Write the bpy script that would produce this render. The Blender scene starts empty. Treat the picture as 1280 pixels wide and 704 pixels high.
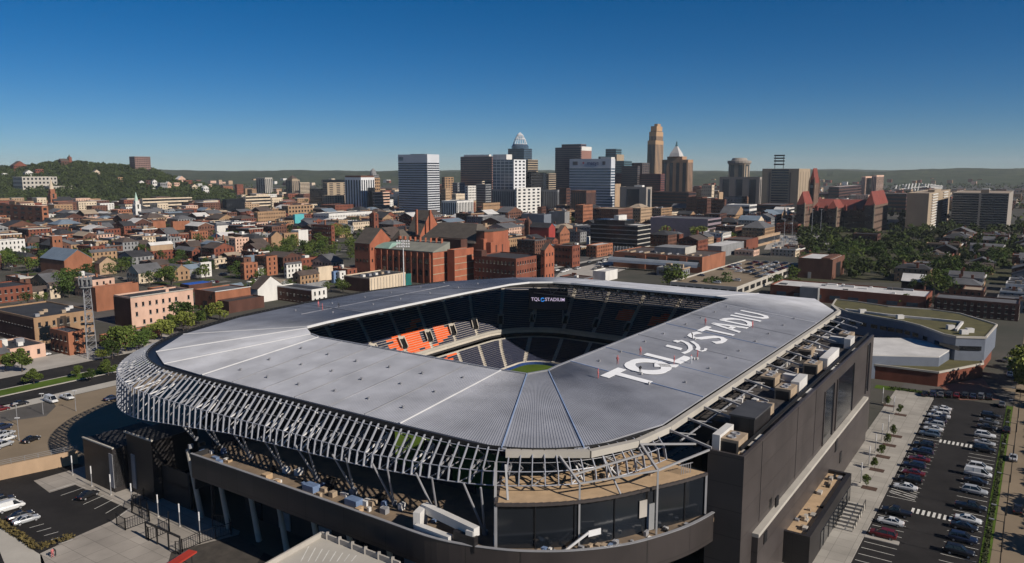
import bpy, math, random
from mathutils import Vector, Matrix
rnd = random.Random(7)
SC = bpy.context.scene
COL = SC.collection
rad = math.radians
# ------------------------------------------------------------------ camera model (metres, camera over the origin)
F = 970.0; CX = 640.0; CY = 352.0; CAMH = 68.0
PITCH = math.atan(139 / F); SP = math.sin(PITCH); CP = math.cos(PITCH)
_a = rad(34.4)
LV = Vector((math.sin(_a), math.cos(_a), 0)); SV = Vector((-math.cos(_a), math.sin(_a), 0))   # the two street directions
ANG_L = math.atan2(LV.y, LV.x); ANG_S = math.atan2(SV.y, SV.x)
def W(l, s, z=0.0): return Vector((l * LV.x + s * SV.x, l * LV.y + s * SV.y, z))
def LS(v): return (v[0] * LV.x + v[1] * LV.y, v[0] * SV.x + v[1] * SV.y)
def at(px, py, z=0.0):
    r = (px - CX) / F; d = (py - CY) / F
    v = (r, CP - d * SP, -SP - d * CP); t = (z - CAMH) / v[2]
    return Vector((v[0] * t, v[1] * t, z))
def atY(px, py, Y):
    dn = (py - CY) / F
    zr = -Y * (dn * CP + SP) / (CP - dn * SP)
    return Vector(((px - CX) / F * (Y * CP - zr * SP), Y, zr + CAMH))
def proj(p):
    z = p[2] - CAMH; dep = p[1] * CP - z * SP
    return (CX + F * p[0] / dep, CY + F * (-z * CP - p[1] * SP) / dep)

# ------------------------------------------------------------------ materials
MATS = {}
def mat(name, c, rough=.8, metal=0., var=.25, scale=.25, c2=None, bump=0., spec=.5, streak=1., rnd_v=0., fine=0.):
    if name in MATS: return MATS[name]
    m = bpy.data.materials.new(name); m.use_nodes = True; MATS[name] = m
    nt = m.node_tree; N = nt.nodes; K = nt.links
    b = N['Principled BSDF']
    b.inputs['Roughness'].default_value = rough; b.inputs['Metallic'].default_value = metal
    b.inputs['Specular IOR Level'].default_value = spec
    if c2 is None: c2 = tuple(max(0, x * (1 - var)) for x in c); c = tuple(min(1, x * (1 + var * .6)) for x in c)
    g = N.new('ShaderNodeNewGeometry'); mp = N.new('ShaderNodeMapping'); mp.inputs['Scale'].default_value = (1, 1, streak)
    K.new(g.outputs['Position'], mp.inputs['Vector'])
    n = N.new('ShaderNodeTexNoise'); n.inputs['Scale'].default_value = scale; n.inputs['Detail'].default_value = 6; n.inputs['Roughness'].default_value = .62
    K.new(mp.outputs[0], n.inputs['Vector'])
    r = N.new('ShaderNodeMapRange'); r.inputs[1].default_value = .3; r.inputs[2].default_value = .7
    K.new(n.outputs['Fac'], r.inputs[0])
    mx = N.new('ShaderNodeMix'); mx.data_type = 'RGBA'
    mx.inputs['A'].default_value = (*c2, 1); mx.inputs['B'].default_value = (*c, 1)
    K.new(r.outputs[0], mx.inputs['Factor'])
    out = mx.outputs['Result']
    if rnd_v:
        oi = N.new('ShaderNodeObjectInfo'); mr = N.new('ShaderNodeMapRange'); mr.inputs[3].default_value = 1 - rnd_v; mr.inputs[4].default_value = 1 + rnd_v
        K.new(oi.outputs['Random'], mr.inputs[0])
        hs = N.new('ShaderNodeHueSaturation'); K.new(out, hs.inputs['Color']); K.new(mr.outputs[0], hs.inputs['Value'])
        out = hs.outputs[0]
    K.new(out, b.inputs['Base Color'])
    if bump:
        bp = N.new('ShaderNodeBump'); bp.inputs['Strength'].default_value = bump; bp.inputs['Distance'].default_value = .1
        n2 = N.new('ShaderNodeTexNoise'); n2.inputs['Scale'].default_value = fine or 3; n2.inputs['Detail'].default_value = 4
        K.new(g.outputs['Position'], n2.inputs['Vector']); K.new(n2.outputs['Fac'], bp.inputs['Height']); K.new(bp.outputs[0], b.inputs['Normal'])
    return m
def emis(name, c, s):
    if name in MATS: return MATS[name]
    m = bpy.data.materials.new(name); m.use_nodes = True; MATS[name] = m
    b = m.node_tree.nodes['Principled BSDF']; b.inputs['Base Color'].default_value = (*c, 1)
    b.inputs['Emission Color'].default_value = (*c, 1); b.inputs['Emission Strength'].default_value = s
    return m
def panels(name, c, pw, ph, rough=.35, gap=.012, spec=.5, metal=0., axis='xyz', var=.2, bump=0., mort=.45):
    """cladding panels: a brick texture in the wall's own plane, darker joints, slight tone change per panel"""
    if name in MATS: return MATS[name]
    m = bpy.data.materials.new(name); m.use_nodes = True; MATS[name] = m
    nt = m.node_tree; N = nt.nodes; K = nt.links; b = N['Principled BSDF']
    b.inputs['Roughness'].default_value = rough; b.inputs['Specular IOR Level'].default_value = spec; b.inputs['Metallic'].default_value = metal
    g = N.new('ShaderNodeNewGeometry')
    d1 = N.new('ShaderNodeVectorMath'); d1.operation = 'DOT_PRODUCT'; d1.inputs[1].default_value = LV + SV * .999 if axis != 'plan' else LV
    K.new(g.outputs['Position'], d1.inputs[0])
    sx = N.new('ShaderNodeSeparateXYZ'); K.new(g.outputs['Position'], sx.inputs[0])
    cx = N.new('ShaderNodeCombineXYZ'); K.new(d1.outputs['Value'], cx.inputs[0]); K.new(sx.outputs['Z'], cx.inputs[1])
    if axis == 'plan':
        d2 = N.new('ShaderNodeVectorMath'); d2.operation = 'DOT_PRODUCT'; d2.inputs[1].default_value = SV; K.new(g.outputs['Position'], d2.inputs[0]); K.new(d2.outputs['Value'], cx.inputs[1])
    t = N.new('ShaderNodeTexBrick'); t.inputs['Scale'].default_value = 1; t.offset = 0.5 if axis == 'brick' else 0.0
    t.inputs['Brick Width'].default_value = pw; t.inputs['Row Height'].default_value = ph; t.inputs['Mortar Size'].default_value = gap
    t.inputs['Color1'].default_value = (*[x * (1 + var) for x in c], 1); t.inputs['Color2'].default_value = (*[x * (1 - var) for x in c], 1)
    t.inputs['Mortar'].default_value = (*[x * mort for x in c], 1)
    K.new(cx.outputs[0], t.inputs['Vector'])
    n = N.new('ShaderNodeTexNoise'); n.inputs['Scale'].default_value = .15; n.inputs['Detail'].default_value = 5
    K.new(g.outputs['Position'], n.inputs['Vector'])
    mr = N.new('ShaderNodeMapRange'); mr.inputs[1].default_value = .3; mr.inputs[2].default_value = .7; mr.inputs[3].default_value = .8; mr.inputs[4].default_value = 1.15
    K.new(n.outputs['Fac'], mr.inputs[0])
    hs = N.new('ShaderNodeHueSaturation'); K.new(t.outputs['Color'], hs.inputs['Color']); K.new(mr.outputs[0], hs.inputs['Value'])
    K.new(hs.outputs[0], b.inputs['Base Color'])
    return m

# ------------------------------------------------------------------ mesh building
class MB:
    def __init__(s): s.v = []; s.f = []
    def quad(s, a, b, c, d):
        i = len(s.v); s.v += [tuple(a), tuple(b), tuple(c), tuple(d)]; s.f.append((i, i + 1, i + 2, i + 3)); return s
    def poly(s, pts):
        i = len(s.v); s.v += [tuple(p) for p in pts]; s.f.append(tuple(range(i, i + len(pts)))); return s
    def hexa(s, p):      # 8 corners: bottom 4, top 4
        i = len(s.v); s.v += [tuple(q) for q in p]
        for f in ((3, 2, 1, 0), (4, 5, 6, 7), (0, 1, 5, 4), (1, 2, 6, 5), (2, 3, 7, 6), (3, 0, 4, 7)): s.f.append(tuple(i + k for k in f))
        return s
    def box(s, c, d):
        x, y, z = c; a, b, h = d[0] / 2, d[1] / 2, d[2] / 2
        return s.hexa([(x - a, y - b, z - h), (x + a, y - b, z - h), (x + a, y + b, z - h), (x - a, y + b, z - h),
                       (x - a, y - b, z + h), (x + a, y - b, z + h), (x + a, y + b, z + h), (x - a, y + b, z + h)])
    def lsbox(s, l0, l1, s0, s1, z0, z1):   # box in street coordinates
        return s.hexa([W(l0, s0, z0), W(l1, s0, z0), W(l1, s1, z0), W(l0, s1, z0), W(l0, s0, z1), W(l1, s0, z1), W(l1, s1, z1), W(l0, s1, z1)])
    def prism(s, poly, z0, z1):
        n = len(poly); i = len(s.v)
        s.v += [(p[0], p[1], z0) for p in poly] + [(p[0], p[1], z1) for p in poly]
        s.f.append(tuple(i + k for k in reversed(range(n)))); s.f.append(tuple(i + n + k for k in range(n)))
        for k in range(n): j = (k + 1) % n; s.f.append((i + k, i + j, i + n + j, i + n + k))
        return s
    def bar(s, a, b, w, h=None, up=(0, 0, 1)):   # rectangular bar
        a = Vector(a); b = Vector(b); h = h or w; d = (b - a).normalized(); u = Vector(up)
        x = d.cross(u)
        if x.length < 1e-4: x = d.cross(Vector((1, 0, 0)))
        x.normalize(); y = x.cross(d); x = x * (w / 2); y = y * (h / 2)
        return s.hexa([a - x - y, a + x - y, b + x - y, b - x - y, a - x + y, a + x + y, b + x + y, b - x + y])
    def tube(s, a, b, r, r2=None, n=8, caps=True):
        a = Vector(a); b = Vector(b); r2 = r if r2 is None else r2; d = (b - a).normalized()
        x = d.cross(Vector((0, 0, 1)))
        if x.length < 1e-3: x = Vector((1, 0, 0))
        x.normalize(); y = d.cross(x); i = len(s.v)
        for (p, q) in ((a, r), (b, r2)):
            for k in range(n): t = 2 * math.pi * k / n; s.v.append(tuple(p + x * (q * math.cos(t)) + y * (q * math.sin(t))))
        for k in range(n): j = (k + 1) % n; s.f.append((i + k, i + j, i + n + j, i + n + k))
        if caps: s.f.append(tuple(i + k for k in reversed(range(n)))); s.f.append(tuple(i + n + k for k in range(n)))
        return s
    def lathe(s, c, prof, n=16):   # prof: (radius, z)
        i = len(s.v); m = len(prof)
        for (r, z) in prof:
            for k in range(n): t = 2 * math.pi * k / n; s.v.append((c[0] + r * math.cos(t), c[1] + r * math.sin(t), c[2] + z))
        for q in range(m - 1):
            for k in range(n): j = (k + 1) % n; s.f.append((i + q * n + k, i + q * n + j, i + (q + 1) * n + j, i + (q + 1) * n + k))
        s.f.append(tuple(i + (m - 1) * n + k for k in range(n))); s.f.append(tuple(i + k for k in reversed(range(n))))
        return s
    def loft(s, rings, closed=True, cap=True):
        i = len(s.v); n = len(rings[0])
        for r in rings: s.v += [tuple(p) for p in r]
        for q in range(len(rings) - 1):
            for k in range(n if closed else n - 1): j = (k + 1) % n; s.f.append((i + q * n + k, i + q * n + j, i + (q + 1) * n + j, i + (q + 1) * n + k))
        if cap and closed:
            s.f.append(tuple(i + k for k in reversed(range(n)))); s.f.append(tuple(i + (len(rings) - 1) * n + k for k in range(n)))
        return s
    def mesh(s, name, m, smooth=False):
        me = bpy.data.meshes.new(name); me.from_pydata(s.v, [], s.f)
        for q in (m if isinstance(m, (list, tuple)) else [m]): me.materials.append(q)
        if smooth:
            me.polygons.foreach_set('use_smooth', [True] * len(me.polygons))
        me.update(); return me
    def build(s, name, m, parent=None, label=None, smooth=False, kind=None):
        return link(name, s.mesh(name, m, smooth), parent, label=label, kind=kind)
def link(name, me, parent=None, loc=None, rotz=0., scale=None, label=None, kind=None, world=True):
    o = bpy.data.objects.new(name, me); COL.objects.link(o)
    if loc is not None: o.location = loc
    if rotz: o.rotation_euler = (0, 0, rotz)
    if scale is not None: o.scale = scale
    if parent is not None:
        o.parent = parent
        if world: o.matrix_parent_inverse = Matrix.Translation(-Vector(parent.get('_base', (0, 0, 0)))) if '_base' in parent else Matrix()
    if label: o['label'] = label
    if kind: o['kind'] = kind
    return o
LABELS = {}
THINGS = []
def thing(name, label, cat, loc, group=None, kind=None):
    o = bpy.data.objects.new(name, None); COL.objects.link(o); o.location = loc; o.empty_display_size = 1
    o['_base'] = tuple(loc); o['category'] = cat
    if label: o['label'] = label
    if group: o['group'] = group
    if kind: o['kind'] = kind
    THINGS.append(o); return o
def tag(o, label, cat, group=None, kind=None):
    if label: o['label'] = label
    o['category'] = cat
    if group: o['group'] = group
    if kind: o['kind'] = kind
    THINGS.append(o); return o
def ground(name, pts, z, m):
    o = MB().poly([(p[0], p[1], z) for p in pts]).build(name, m); o['kind'] = 'structure'
    n = o.data.polygons[0].normal
    if n.z < 0: o.data.flip_normals()
    return o
def gpx(name, pix, z, m): return ground(name, [at(*p, z) for p in pix], z, m)
def gls(name, l0, l1, s0, s1, z, m): return ground(name, [W(l0, s0), W(l1, s0), W(l1, s1), W(l0, s1)], z, m)

# palette
M_brick = mat('red_brick', (.18, .062, .039), .9, var=.3, scale=.2, streak=.4, spec=.2)
M_brick2 = mat('orange_brick', (.28, .115, .064), .9, var=.25, scale=.2, streak=.4, spec=.2)
M_brick3 = mat('brown_brick', (.13, .062, .042), .9, var=.3, scale=.2, streak=.4, spec=.2)
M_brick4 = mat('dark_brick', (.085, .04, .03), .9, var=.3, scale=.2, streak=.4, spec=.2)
M_tan = mat('tan_stone', (.36, .25, .16), .9, var=.22, scale=.2, streak=.4, spec=.2)
M_buff = mat('buff_brick', (.30, .19, .11), .9, var=.22, scale=.2, streak=.4, spec=.2)
M_cream = mat('cream_paint', (.55, .45, .33), .85, var=.2, scale=.25, streak=.35, spec=.2)
M_white = mat('white_paint', (.60, .58, .54), .8, var=.16, scale=.25, streak=.35, spec=.2)
M_grey = mat('grey_render', (.22, .22, .22), .85, var=.25, scale=.25, streak=.4, spec=.2)
M_pink = mat('pale_pink_brick', (.55, .36, .27), .9, var=.2, scale=.18, streak=.45, spec=.2)
M_roofb = mat('black_roofing', (.028, .028, .031), .85, var=.4, scale=.15)
M_roofg = mat('grey_roofing', (.10, .10, .105), .85, var=.35, scale=.15)
M_roofw = mat('white_roofing', (.56, .54, .51), .7, var=.22, scale=.12)
M_roofbr = mat('brown_shingle', (.075, .055, .045), .9, var=.3, scale=.2)
M_roofbl = mat('blue_grey_metal_roof', (.16, .20, .24), .5, var=.2, scale=.2)
M_rooft = mat('tan_gravel_roof', (.32, .25, .18), .95, var=.25, scale=.12)
M_glass = mat('dark_glass', (.012, .015, .02), .12, var=.4, scale=.08, spec=.8)
M_glassb = mat('blue_glass', (.03, .06, .09), .1, var=.3, scale=.05, spec=.9)
M_conc = mat('concrete', (.36, .33, .29), .9, var=.2, scale=.15)
M_concl = mat('pale_concrete', (.40, .37, .32), .9, var=.16, scale=.15)
M_steelw = mat('white_steel', (.62, .61, .60), .45, var=.1, scale=.3)
M_steelg = mat('grey_steel', (.25, .25, .26), .45, var=.15, scale=.3)
M_black = mat('black_metal', (.012, .012, .013), .45, var=.3, scale=.3)
M_asph = mat('asphalt', (.022, .02, .0195), .95, var=.5, scale=.09, bump=.2, fine=6, spec=.2)
M_asph2 = mat('worn_asphalt', (.10, .092, .084), .95, var=.3, scale=.07, bump=.2, fine=6, spec=.2)
M_lotan = mat('tan_lot_paving', (.22, .17, .115), .95, var=.18, scale=.06, spec=.2)
M_paint = mat('road_paint', (.62, .60, .55), .8, var=.25, scale=.6)
M_grass = mat('mown_grass', (.075, .12, .016), .95, var=.3, scale=.1, bump=.4, spec=.1)
M_mulch = mat('brown_mulch', (.07, .035, .022), 1, var=.3, scale=.5)
# ================================================================== THE STADIUM
M_roofm = panels('grey_standing_seam_roof', (.285, .292, .32), 11.0, 4.5, rough=.58, metal=.05, axis='plan', var=.045, gap=.02, mort=.8)
M_clad = panels('bronze_black_cladding', (.017, .0145, .0145), 3.2, 2.4, rough=.5, var=.15, gap=.05)
M_cladw = panels('bronze_panel_cladding', (.055, .046, .043), 9.0, 4.2, rough=.46, var=.07, gap=.06)
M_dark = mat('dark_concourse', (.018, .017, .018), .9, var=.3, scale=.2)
M_navy = mat('navy_seat', (.018, .022, .045), .55, var=.2, scale=.8)
M_orange = mat('orange_seat', (.72, .11, .02), .6, var=.12, scale=.8)
M_tread = mat('terrace_concrete', (.50, .45, .38), .9, var=.18, scale=.4)
M_deck = mat('tan_deck_boards', (.42, .29, .17), .9, var=.2, scale=.5)
M_fin = mat('silver_fin', (.31, .32, .355), .42, metal=.1, var=.1, scale=.5)
M_hvac = mat('tan_plant_casing', (.33, .25, .17), .7, var=.25, scale=.6)
M_letter = mat('white_roof_lettering', (.80, .80, .80), .7, var=.08, scale=.4)
M_bluet = mat('blue_membrane_strip', (.24, .32, .48), .6, var=.2, scale=.3)

M_corner = mat('pale_grey_steel', (.30, .295, .295), .5, var=.1, scale=.4)
stad = thing('stadium', 'huge football stadium with grey metal roof ring, slanted silver fins and open pitch', 'stadium', W(172, 115, 0))
ZO, ZI = 27.6, 30.3

# ---- roof ring facets: outer and inner corners in street coordinates
NE = [(157.0, 184.5), (132.0, 181.8), (110.0, 174.4), (95.4, 162.3), (90.1, 150.6), (89.2, 136.0), (89.2, 83.0), (89.5, 63.1), (96.3, 53.1), (113.0, 48.0), (131.0, 48.0), (214.0, 48.0), (236.5, 48.4), (255.0, 58.0), (255.6, 76.0), (254.5, 132.0), (252.5, 151.0), (241.5, 165.3), (219.4, 178.7), (188.0, 184.9)]
IN = [(146.0, 147.0), (132.0, 146.7), (124.6, 145.9), (123.6, 144.6), (119.6, 138.4), (118.4, 134.5), (117.6, 83.0), (118.0, 77.4), (122.5, 75.5), (126.0, 75.8), (131.0, 75.8), (214.0, 75.6), (219.0, 74.9), (223.6, 75.4), (225.4, 80.0), (225.2, 130.0), (224.0, 136.5), (219.0, 142.8), (211.0, 145.4), (188.0, 146.6)]
NR = len(NE)
def zr(k, t): return ZO + (ZI - ZO) * t
def ribs(o0, o1, i0, i1, pitch=.46, h=.056):
    mb = MB(); o0 = W(*o0, ZO); o1 = W(*o1, ZO); i0 = W(*i0, ZI); i1 = W(*i1, ZI)
    n = max(1, int(max((o1 - o0).length, (i1 - i0).length) / pitch)); up = Vector((0, 0, 1)); rows = []
    prof = ((0, 0), (.72, 0), (.77, 1), (.93, 1)); us = [(k + p[0], p[1]) for k in range(n) for p in prof] + [(n, 0)]
    base = 0
    for (u, q) in us:
        t = u / n
        mb.v.append(tuple(o0.lerp(o1, t) + up * h * q)); mb.v.append(tuple(i0.lerp(i1, t) + up * h * q))
    for k in range(len(us) - 1): a = 2 * k; mb.f.append((a, a + 1, a + 3, a + 2))
    # a thin underside so that the sheet has thickness
    d = Vector((0, 0, -.25)); mb.quad(o0 + d, o1 + d, i1 + d, i0 + d); mb.quad(o0 + d, o1 + d, o1, o0); mb.quad(i0 + d, i1 + d, i1, i0)
    return mb
for k in range(NR):
    j = (k + 1) % NR
    ribs(NE[j], NE[k], IN[j], IN[k]).build('roof_panel', M_roofm, stad)
# ridge caps along the facet seams
for k, m in ((2, M_steelw), (3, M_steelw), (4, M_steelw), (5, M_steelw), (6, M_steelw), (7, M_bluet), (8, M_bluet), (10, M_bluet), (11, M_steelw), (14, M_steelw), (15, M_steelg), (17, M_steelg), (0, M_steelg)):
    a = W(*NE[k], ZO + .1); b = W(*IN[k], ZI + .1)
    MB().bar(a, b, .34 if m is not M_bluet else .16, .16).build('ridge_cap', m, stad)
def roof_pt(l, s):      # height of the roof over a plan point of the four straight sides
    t = {'n': (l - 89.2) / 28.8, 'w': (s - 48) / 27.8, 'e': (183.5 - s) / 36.8, 's': (254.8 - l) / 29.5}
    f = min(t.values()); return ZO + (ZI - ZO) * max(0, min(1, f))
for s in (126.5, 117.5, 108.5, 99.5, 91.0):       # panel joints of the north roof
    MB().bar(W(89.4, s, ZO + .07), W(117.9, s, ZI + .07), .16, .16).build('roof_joint', M_steelg, stad)
for l in (146, 162, 178, 194):
    MB().bar(W(l, 48.3, ZO + .07), W(l, 75.6, ZI + .07), .14, .15).build('roof_joint', M_bluet if l in (146, 178) else M_steelg, stad)
for l in (150, 166, 182, 198):
    MB().bar(W(l, 183.6, ZO + .07), W(l, 146.9, ZI + .07), .14, .15).build('roof_joint', M_steelg, stad)
# walkway line along the east roof
MB().bar(W(140, 166, 28.95), W(205, 166.5, 28.95), .25, .14).build('roof_joint', M_steelg, stad)
vent = MB().lathe((0, 0, 0), [(.2, 0), (.2, .3), (.28, .31), (.28, .4), (.08, .46)], 8).mesh('roof_vent', M_steelg)
for s in (131, 122, 113, 104, 95.5, 87):
    for l in (95, 102.5, 110): p = W(l + rnd.uniform(-1, 1), s, 0); p.z = roof_pt(l, s); link('roof_vent', vent, stad, p)
for l in range(136, 215, 11):
    for s in (53.5, 71.5): p = W(l + rnd.uniform(-2, 2), s, 0); p.z = roof_pt(l, s); link('roof_vent', vent, stad, p)
for l in range(146, 215, 13):
    for s in (158, 174): p = W(l + rnd.uniform(-2, 2), s, 0); p.z = roof_pt(l, s); link('roof_vent', vent, stad, p)
# soffit under the roof, edge trims
mb = MB()
for k in range(NR):
    j = (k + 1) % NR; mb.quad(W(*NE[k], ZO - 1.3), W(*NE[j], ZO - 1.3), W(*IN[j], ZI - .9), W(*IN[k], ZI - .9))
    mb.quad(W(*IN[k], ZI - .9), W(*IN[j], ZI - .9), W(*IN[j], ZI - .26), W(*IN[k], ZI - .26))
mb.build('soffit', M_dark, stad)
for ks, nm, m in (((14, 15, 16, 17, 18, 19, 0, 1), 'inner_trim', M_steelw), ((4, 5, 6, 7, 8, 9, 10, 11, 12, 13), 'inner_trim', M_steelg)):
    mb = MB()
    for k in ks:
        j = (k + 1) % NR; mb.bar(W(*IN[k], ZI - .1), W(*IN[j], ZI - .1), .5, .55)
    mb.build(nm, m, stad)
# outer ring as a smooth path (gutter, fins, rails)
def catmull(P, n=24):
    R = []
    for i in range(1, len(P) - 2):
        a, b, c, d = (Vector((*P[i + q], 0)) for q in (-1, 0, 1, 2))
        for k in range(n):
            t = k / n; R.append(.5 * ((2 * b) + (c - a) * t + (2 * a - 5 * b + 4 * c - d) * t * t + (3 * b - a - 3 * c + d) * t ** 3))
    R.append(Vector((*P[-2], 0))); return R
PATH = catmull([(236, 171.5), (219.4, 178.7), (188, 185.2), (157.0, 185.4), (132.0, 182.6), (110.0, 175.6), (96.2, 165.0), (89.6, 151), (88.6, 136.0), (88.6, 108), (88.6, 83.0), (90.0, 65), (97.2, 54.0), (111.0, 48.4), (128, 47.6)])
def resample(P, step):
    D = [0]
    for a, b in zip(P, P[1:]): D.append(D[-1] + (b - a).length)
    n = int(D[-1] / step); R = []; k = 0
    for i in range(n + 1):
        d = i * step
        while D[k + 1] < d and k < len(P) - 2: k += 1
        t = (d - D[k]) / (D[k + 1] - D[k]); R.append((P[k].lerp(P[k + 1], t), (P[k + 1] - P[k]).normalized()))
    return R
FIN = resample(PATH, 1.6)
def interp(x, T):
    for (a, b), (c, d) in zip(T, T[1:]):
        if x <= c: return b + (d - b) * max(0, x - a) / (c - a)
    return T[-1][1]
# profile along the path: distance from the west end is measured as index of the street position
def fin_pts(p, t):
    nrm = Vector((t.y, -t.x, 0)) * -1            # outward
    c = Vector((172, 115, 0))
    if (p - c).dot(nrm) < 0: nrm = -nrm
    key = p.y + max(0, p.x - 100) * (.6 if p.y > 110 else -.6)
    out = interp(key, [(30, 1.6), (60, 2.4), (85, 3.2), (120, 3.9), (140, 5.0), (155, 5.8), (175, 6.2), (260, 5.0)])
    dk = interp(key, [(30, 2.0), (60, 2.7), (85, 4.2), (120, 4.4), (140, 4.0), (155, 3.3), (175, 2.8), (260, 3.0)])
    tot = interp(key, [(30, 3.9), (60, 4.6), (85, 6.2), (120, 7.3), (140, 8.8), (155, 10.0), (175, 10.5), (260, 9.0)])
    T = p + nrm * .95; T.z = ZO - .05; K = p + nrm * (.95 + out); K.z = ZO + .2 - dk; B = K + nrm * .5; B.z = ZO + .2 - tot
    g = lambda v: W(v.x, v.y, v.z)
    return g(T), g(K), g(B), W(t.x, t.y, 0), p
rings = {'T': [], 'K': [], 'B': [], 'M': []}; rest = MB(); nfin = 0
for i, (p, t) in enumerate(FIN):
    T, K, B, tt, q = fin_pts(p, t); rings['T'].append(T.lerp(K, .12)); rings['K'].append(K); rings['B'].append(B); rings['M'].append(T.lerp(K, .6))
    mb = MB(); inw = (T - K); inw.z = 0; inw.normalize()
    w = tt * .065; d = inw * .24
    ring = lambda P, dd: [P - w - dd, P + w - dd, P + w + dd, P - w + dd]
    mb.loft([ring(T, d), ring(K, d), ring(B, d * .8)])
    if q.y > 172 and q.x > 118 or nfin >= 100: rest.v, rest.f = rest.v + mb.v, rest.f + [tuple(a + len(rest.v) for a in f) for f in mb.f]
    else: mb.build('facade_fin', M_fin, stad); nfin += 1
if rest.v: rest.build('facade_fin', M_fin, stad, kind='stuff')
def pipe(pts, r, name, m, n=6):
    mb = MB()
    for a, b in zip(pts, pts[1:]): mb.tube(a, b, r, n=n, caps=False)
    return mb.build(name, m, stad)
for nm, r in (('T', .07), ('M', .05), ('K', .085), ('B', .09)):
    inwd = [Vector((a.x, a.y, a.z)) for a in rings[nm]]; pipe(inwd, r, 'ring_rail', M_fin if nm != 'M' else M_steelg)
# dark gutter and inner support ring
mb = MB()
for (p, t), (p2, t2) in zip(FIN, FIN[1:]):
    def gp(p, t, o, z):
        n = Vector((t.y, -t.x, 0)); n = n if (p - Vector((172, 115, 0))).dot(n) > 0 else -n; q = p + n * o; return W(q.x, q.y, z)
    mb.quad(gp(p, t, -2.2, ZO - .35), gp(p2, t2, -2.2, ZO - .35), gp(p2, t2, .9, ZO - .3), gp(p, t, .9, ZO - .3))
    mb.quad(gp(p, t, .9, ZO - .3), gp(p2, t2, .9, ZO - .3), gp(p2, t2, .9, ZO + .2), gp(p, t, .9, ZO + .2))
    mb.quad(gp(p, t, -2.2, ZO - 1.3), gp(p2, t2, -2.2, ZO - 1.3), gp(p2, t2, -2.2, ZO - .35), gp(p, t, -2.2, ZO - .35))
mb.build('gutter', M_black, stad)
# lattice behind the fins: paired struts and knuckle plates every fourth fin
for i in range(2, len(FIN) - 2, 3):
    T, K, B = rings['T'][i], rings['K'][i], rings['B'][i]; p, t = FIN[i]
    if p.y > 172 and p.x > 118: continue
    inw = (T - K); inw.z = 0; inw.normalize(); R = T + inw * 2.6; R.z = ZO - 2.4
    mb = MB().bar(R, K, .22).bar(R, B, .2).bar(R, T - inw * .3, .16); R2 = rings['B'][i + 1] + inw * 3; R2.z = ZO - 3
    mb.bar(rings['K'][i + 1], R2, .12).bar(R2, rings['B'][i - 1], .12).bar(R, R2, .12); mb.build('facade_strut', M_steelw if rnd.random() < .6 else M_steelg, stad)
# raking V columns from the concourse up to the facade ring
for s in (64, 73, 82, 91, 100, 109, 118, 127, 135):
    b = W(86.5, s, 15.1); q = min(FIN, key=lambda f: abs(f[0].y - s) + (0 if f[0].x < 100 and f[0].y < 150 else 99))[0]
    i = [k for k, f in enumerate(FIN) if f[0] == q][0]; zB = rings['B'][i].z
    mb = MB()
    for dy in (-2.6, 2.6): mb.tube(b, W(83.4, s + dy * .6, zB + .8), .2, .16)
    mb.tube(W(86.5, s, 15.1), W(86.5, s, 15.7), .45); mb.build('raking_column', M_steelg, stad)

# ---- bowl: two tiers on an offset path round the pitch (east, south, west; low end on the north)
L0, L1, S0, S1 = 119.5, 225.0, 77.8, 145.8
def bowl(o, corner=6.0, l_start=None):
    """plan path at offset o: east side, south end, west side"""
    r = corner + o; P = []
    ls = L0 - 2 if l_start is None else l_start
    n = 30
    for k in range(n + 1): P.append((ls + (L1 - corner - ls) * k / n, S1 + o))
    for k in range(1, 10): a = math.pi / 2 * k / 10; P.append((L1 - corner + r * math.sin(a), S1 - corner + r * math.cos(a)))
    for k in range(21): P.append((L1 + o, S1 - corner - (S1 - S0 - 2 * corner) * k / 20))
    for k in range(1, 10): a = math.pi / 2 * k / 10; P.append((L1 - corner + r * math.cos(a), S0 + corner - r * math.sin(a)))
    for k in range(n + 1): P.append((L1 - corner - (L1 - corner - ls) * k / n, S0 - o))
    return P
def along(P):
    D = [0]
    for a, b in zip(P, P[1:]): D.append(D[-1] + math.dist(a, b))
    return D
tiers = []
def tier(n, o0, z0, tread, rise0, rise1):
    rows = []; z = z0; o = o0
    for k in range(n):
        rows.append((o, z)); o += tread; z += rise0 + (rise1 - rise0) * k / n
    return rows, (o, z)
low, lowend = tier(15, 2.2, 1.3, .80, .36, .42)
upp, uppend = tier(23, lowend[0] + 1.6, lowend[1] + 2.9, .82, .50, .60)
def terrace(rows, end, name):
    mb = MB(); prev = None
    for (o, z), (o2, z2) in zip(rows, rows[1:] + [end]):
        A = [W(*p, z) for p in bowl(o)]; B = [W(*p, z) for p in bowl(o2)]; Cc = [W(*p, z2) for p in bowl(o2)]
        for k in range(len(A) - 1): mb.quad(A[k], A[k + 1], B[k + 1], B[k]); mb.quad(B[k], B[k + 1], Cc[k + 1], Cc[k])
    A = [W(*p, rows[0][1]) for p in bowl(rows[0][0])]; A0 = [W(*p, rows[0][1] - 1.3) for p in bowl(rows[0][0])]
    for k in range(len(A) - 1): mb.quad(A0[k], A0[k + 1], A[k + 1], A[k])
    return mb.build(name, M_tread, stad)
terrace(low, lowend, 'lower_terrace'); terrace(upp, uppend, 'upper_terrace')
def in_poly(x, y, P):
    c = False; j = len(P) - 1
    for i in range(len(P)):
        if (P[i][1] > y) != (P[j][1] > y) and x < (P[j][0] - P[i][0]) * (y - P[i][1]) / (P[j][1] - P[i][1]) + P[i][0]: c = not c
        j = i
    return c
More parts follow.
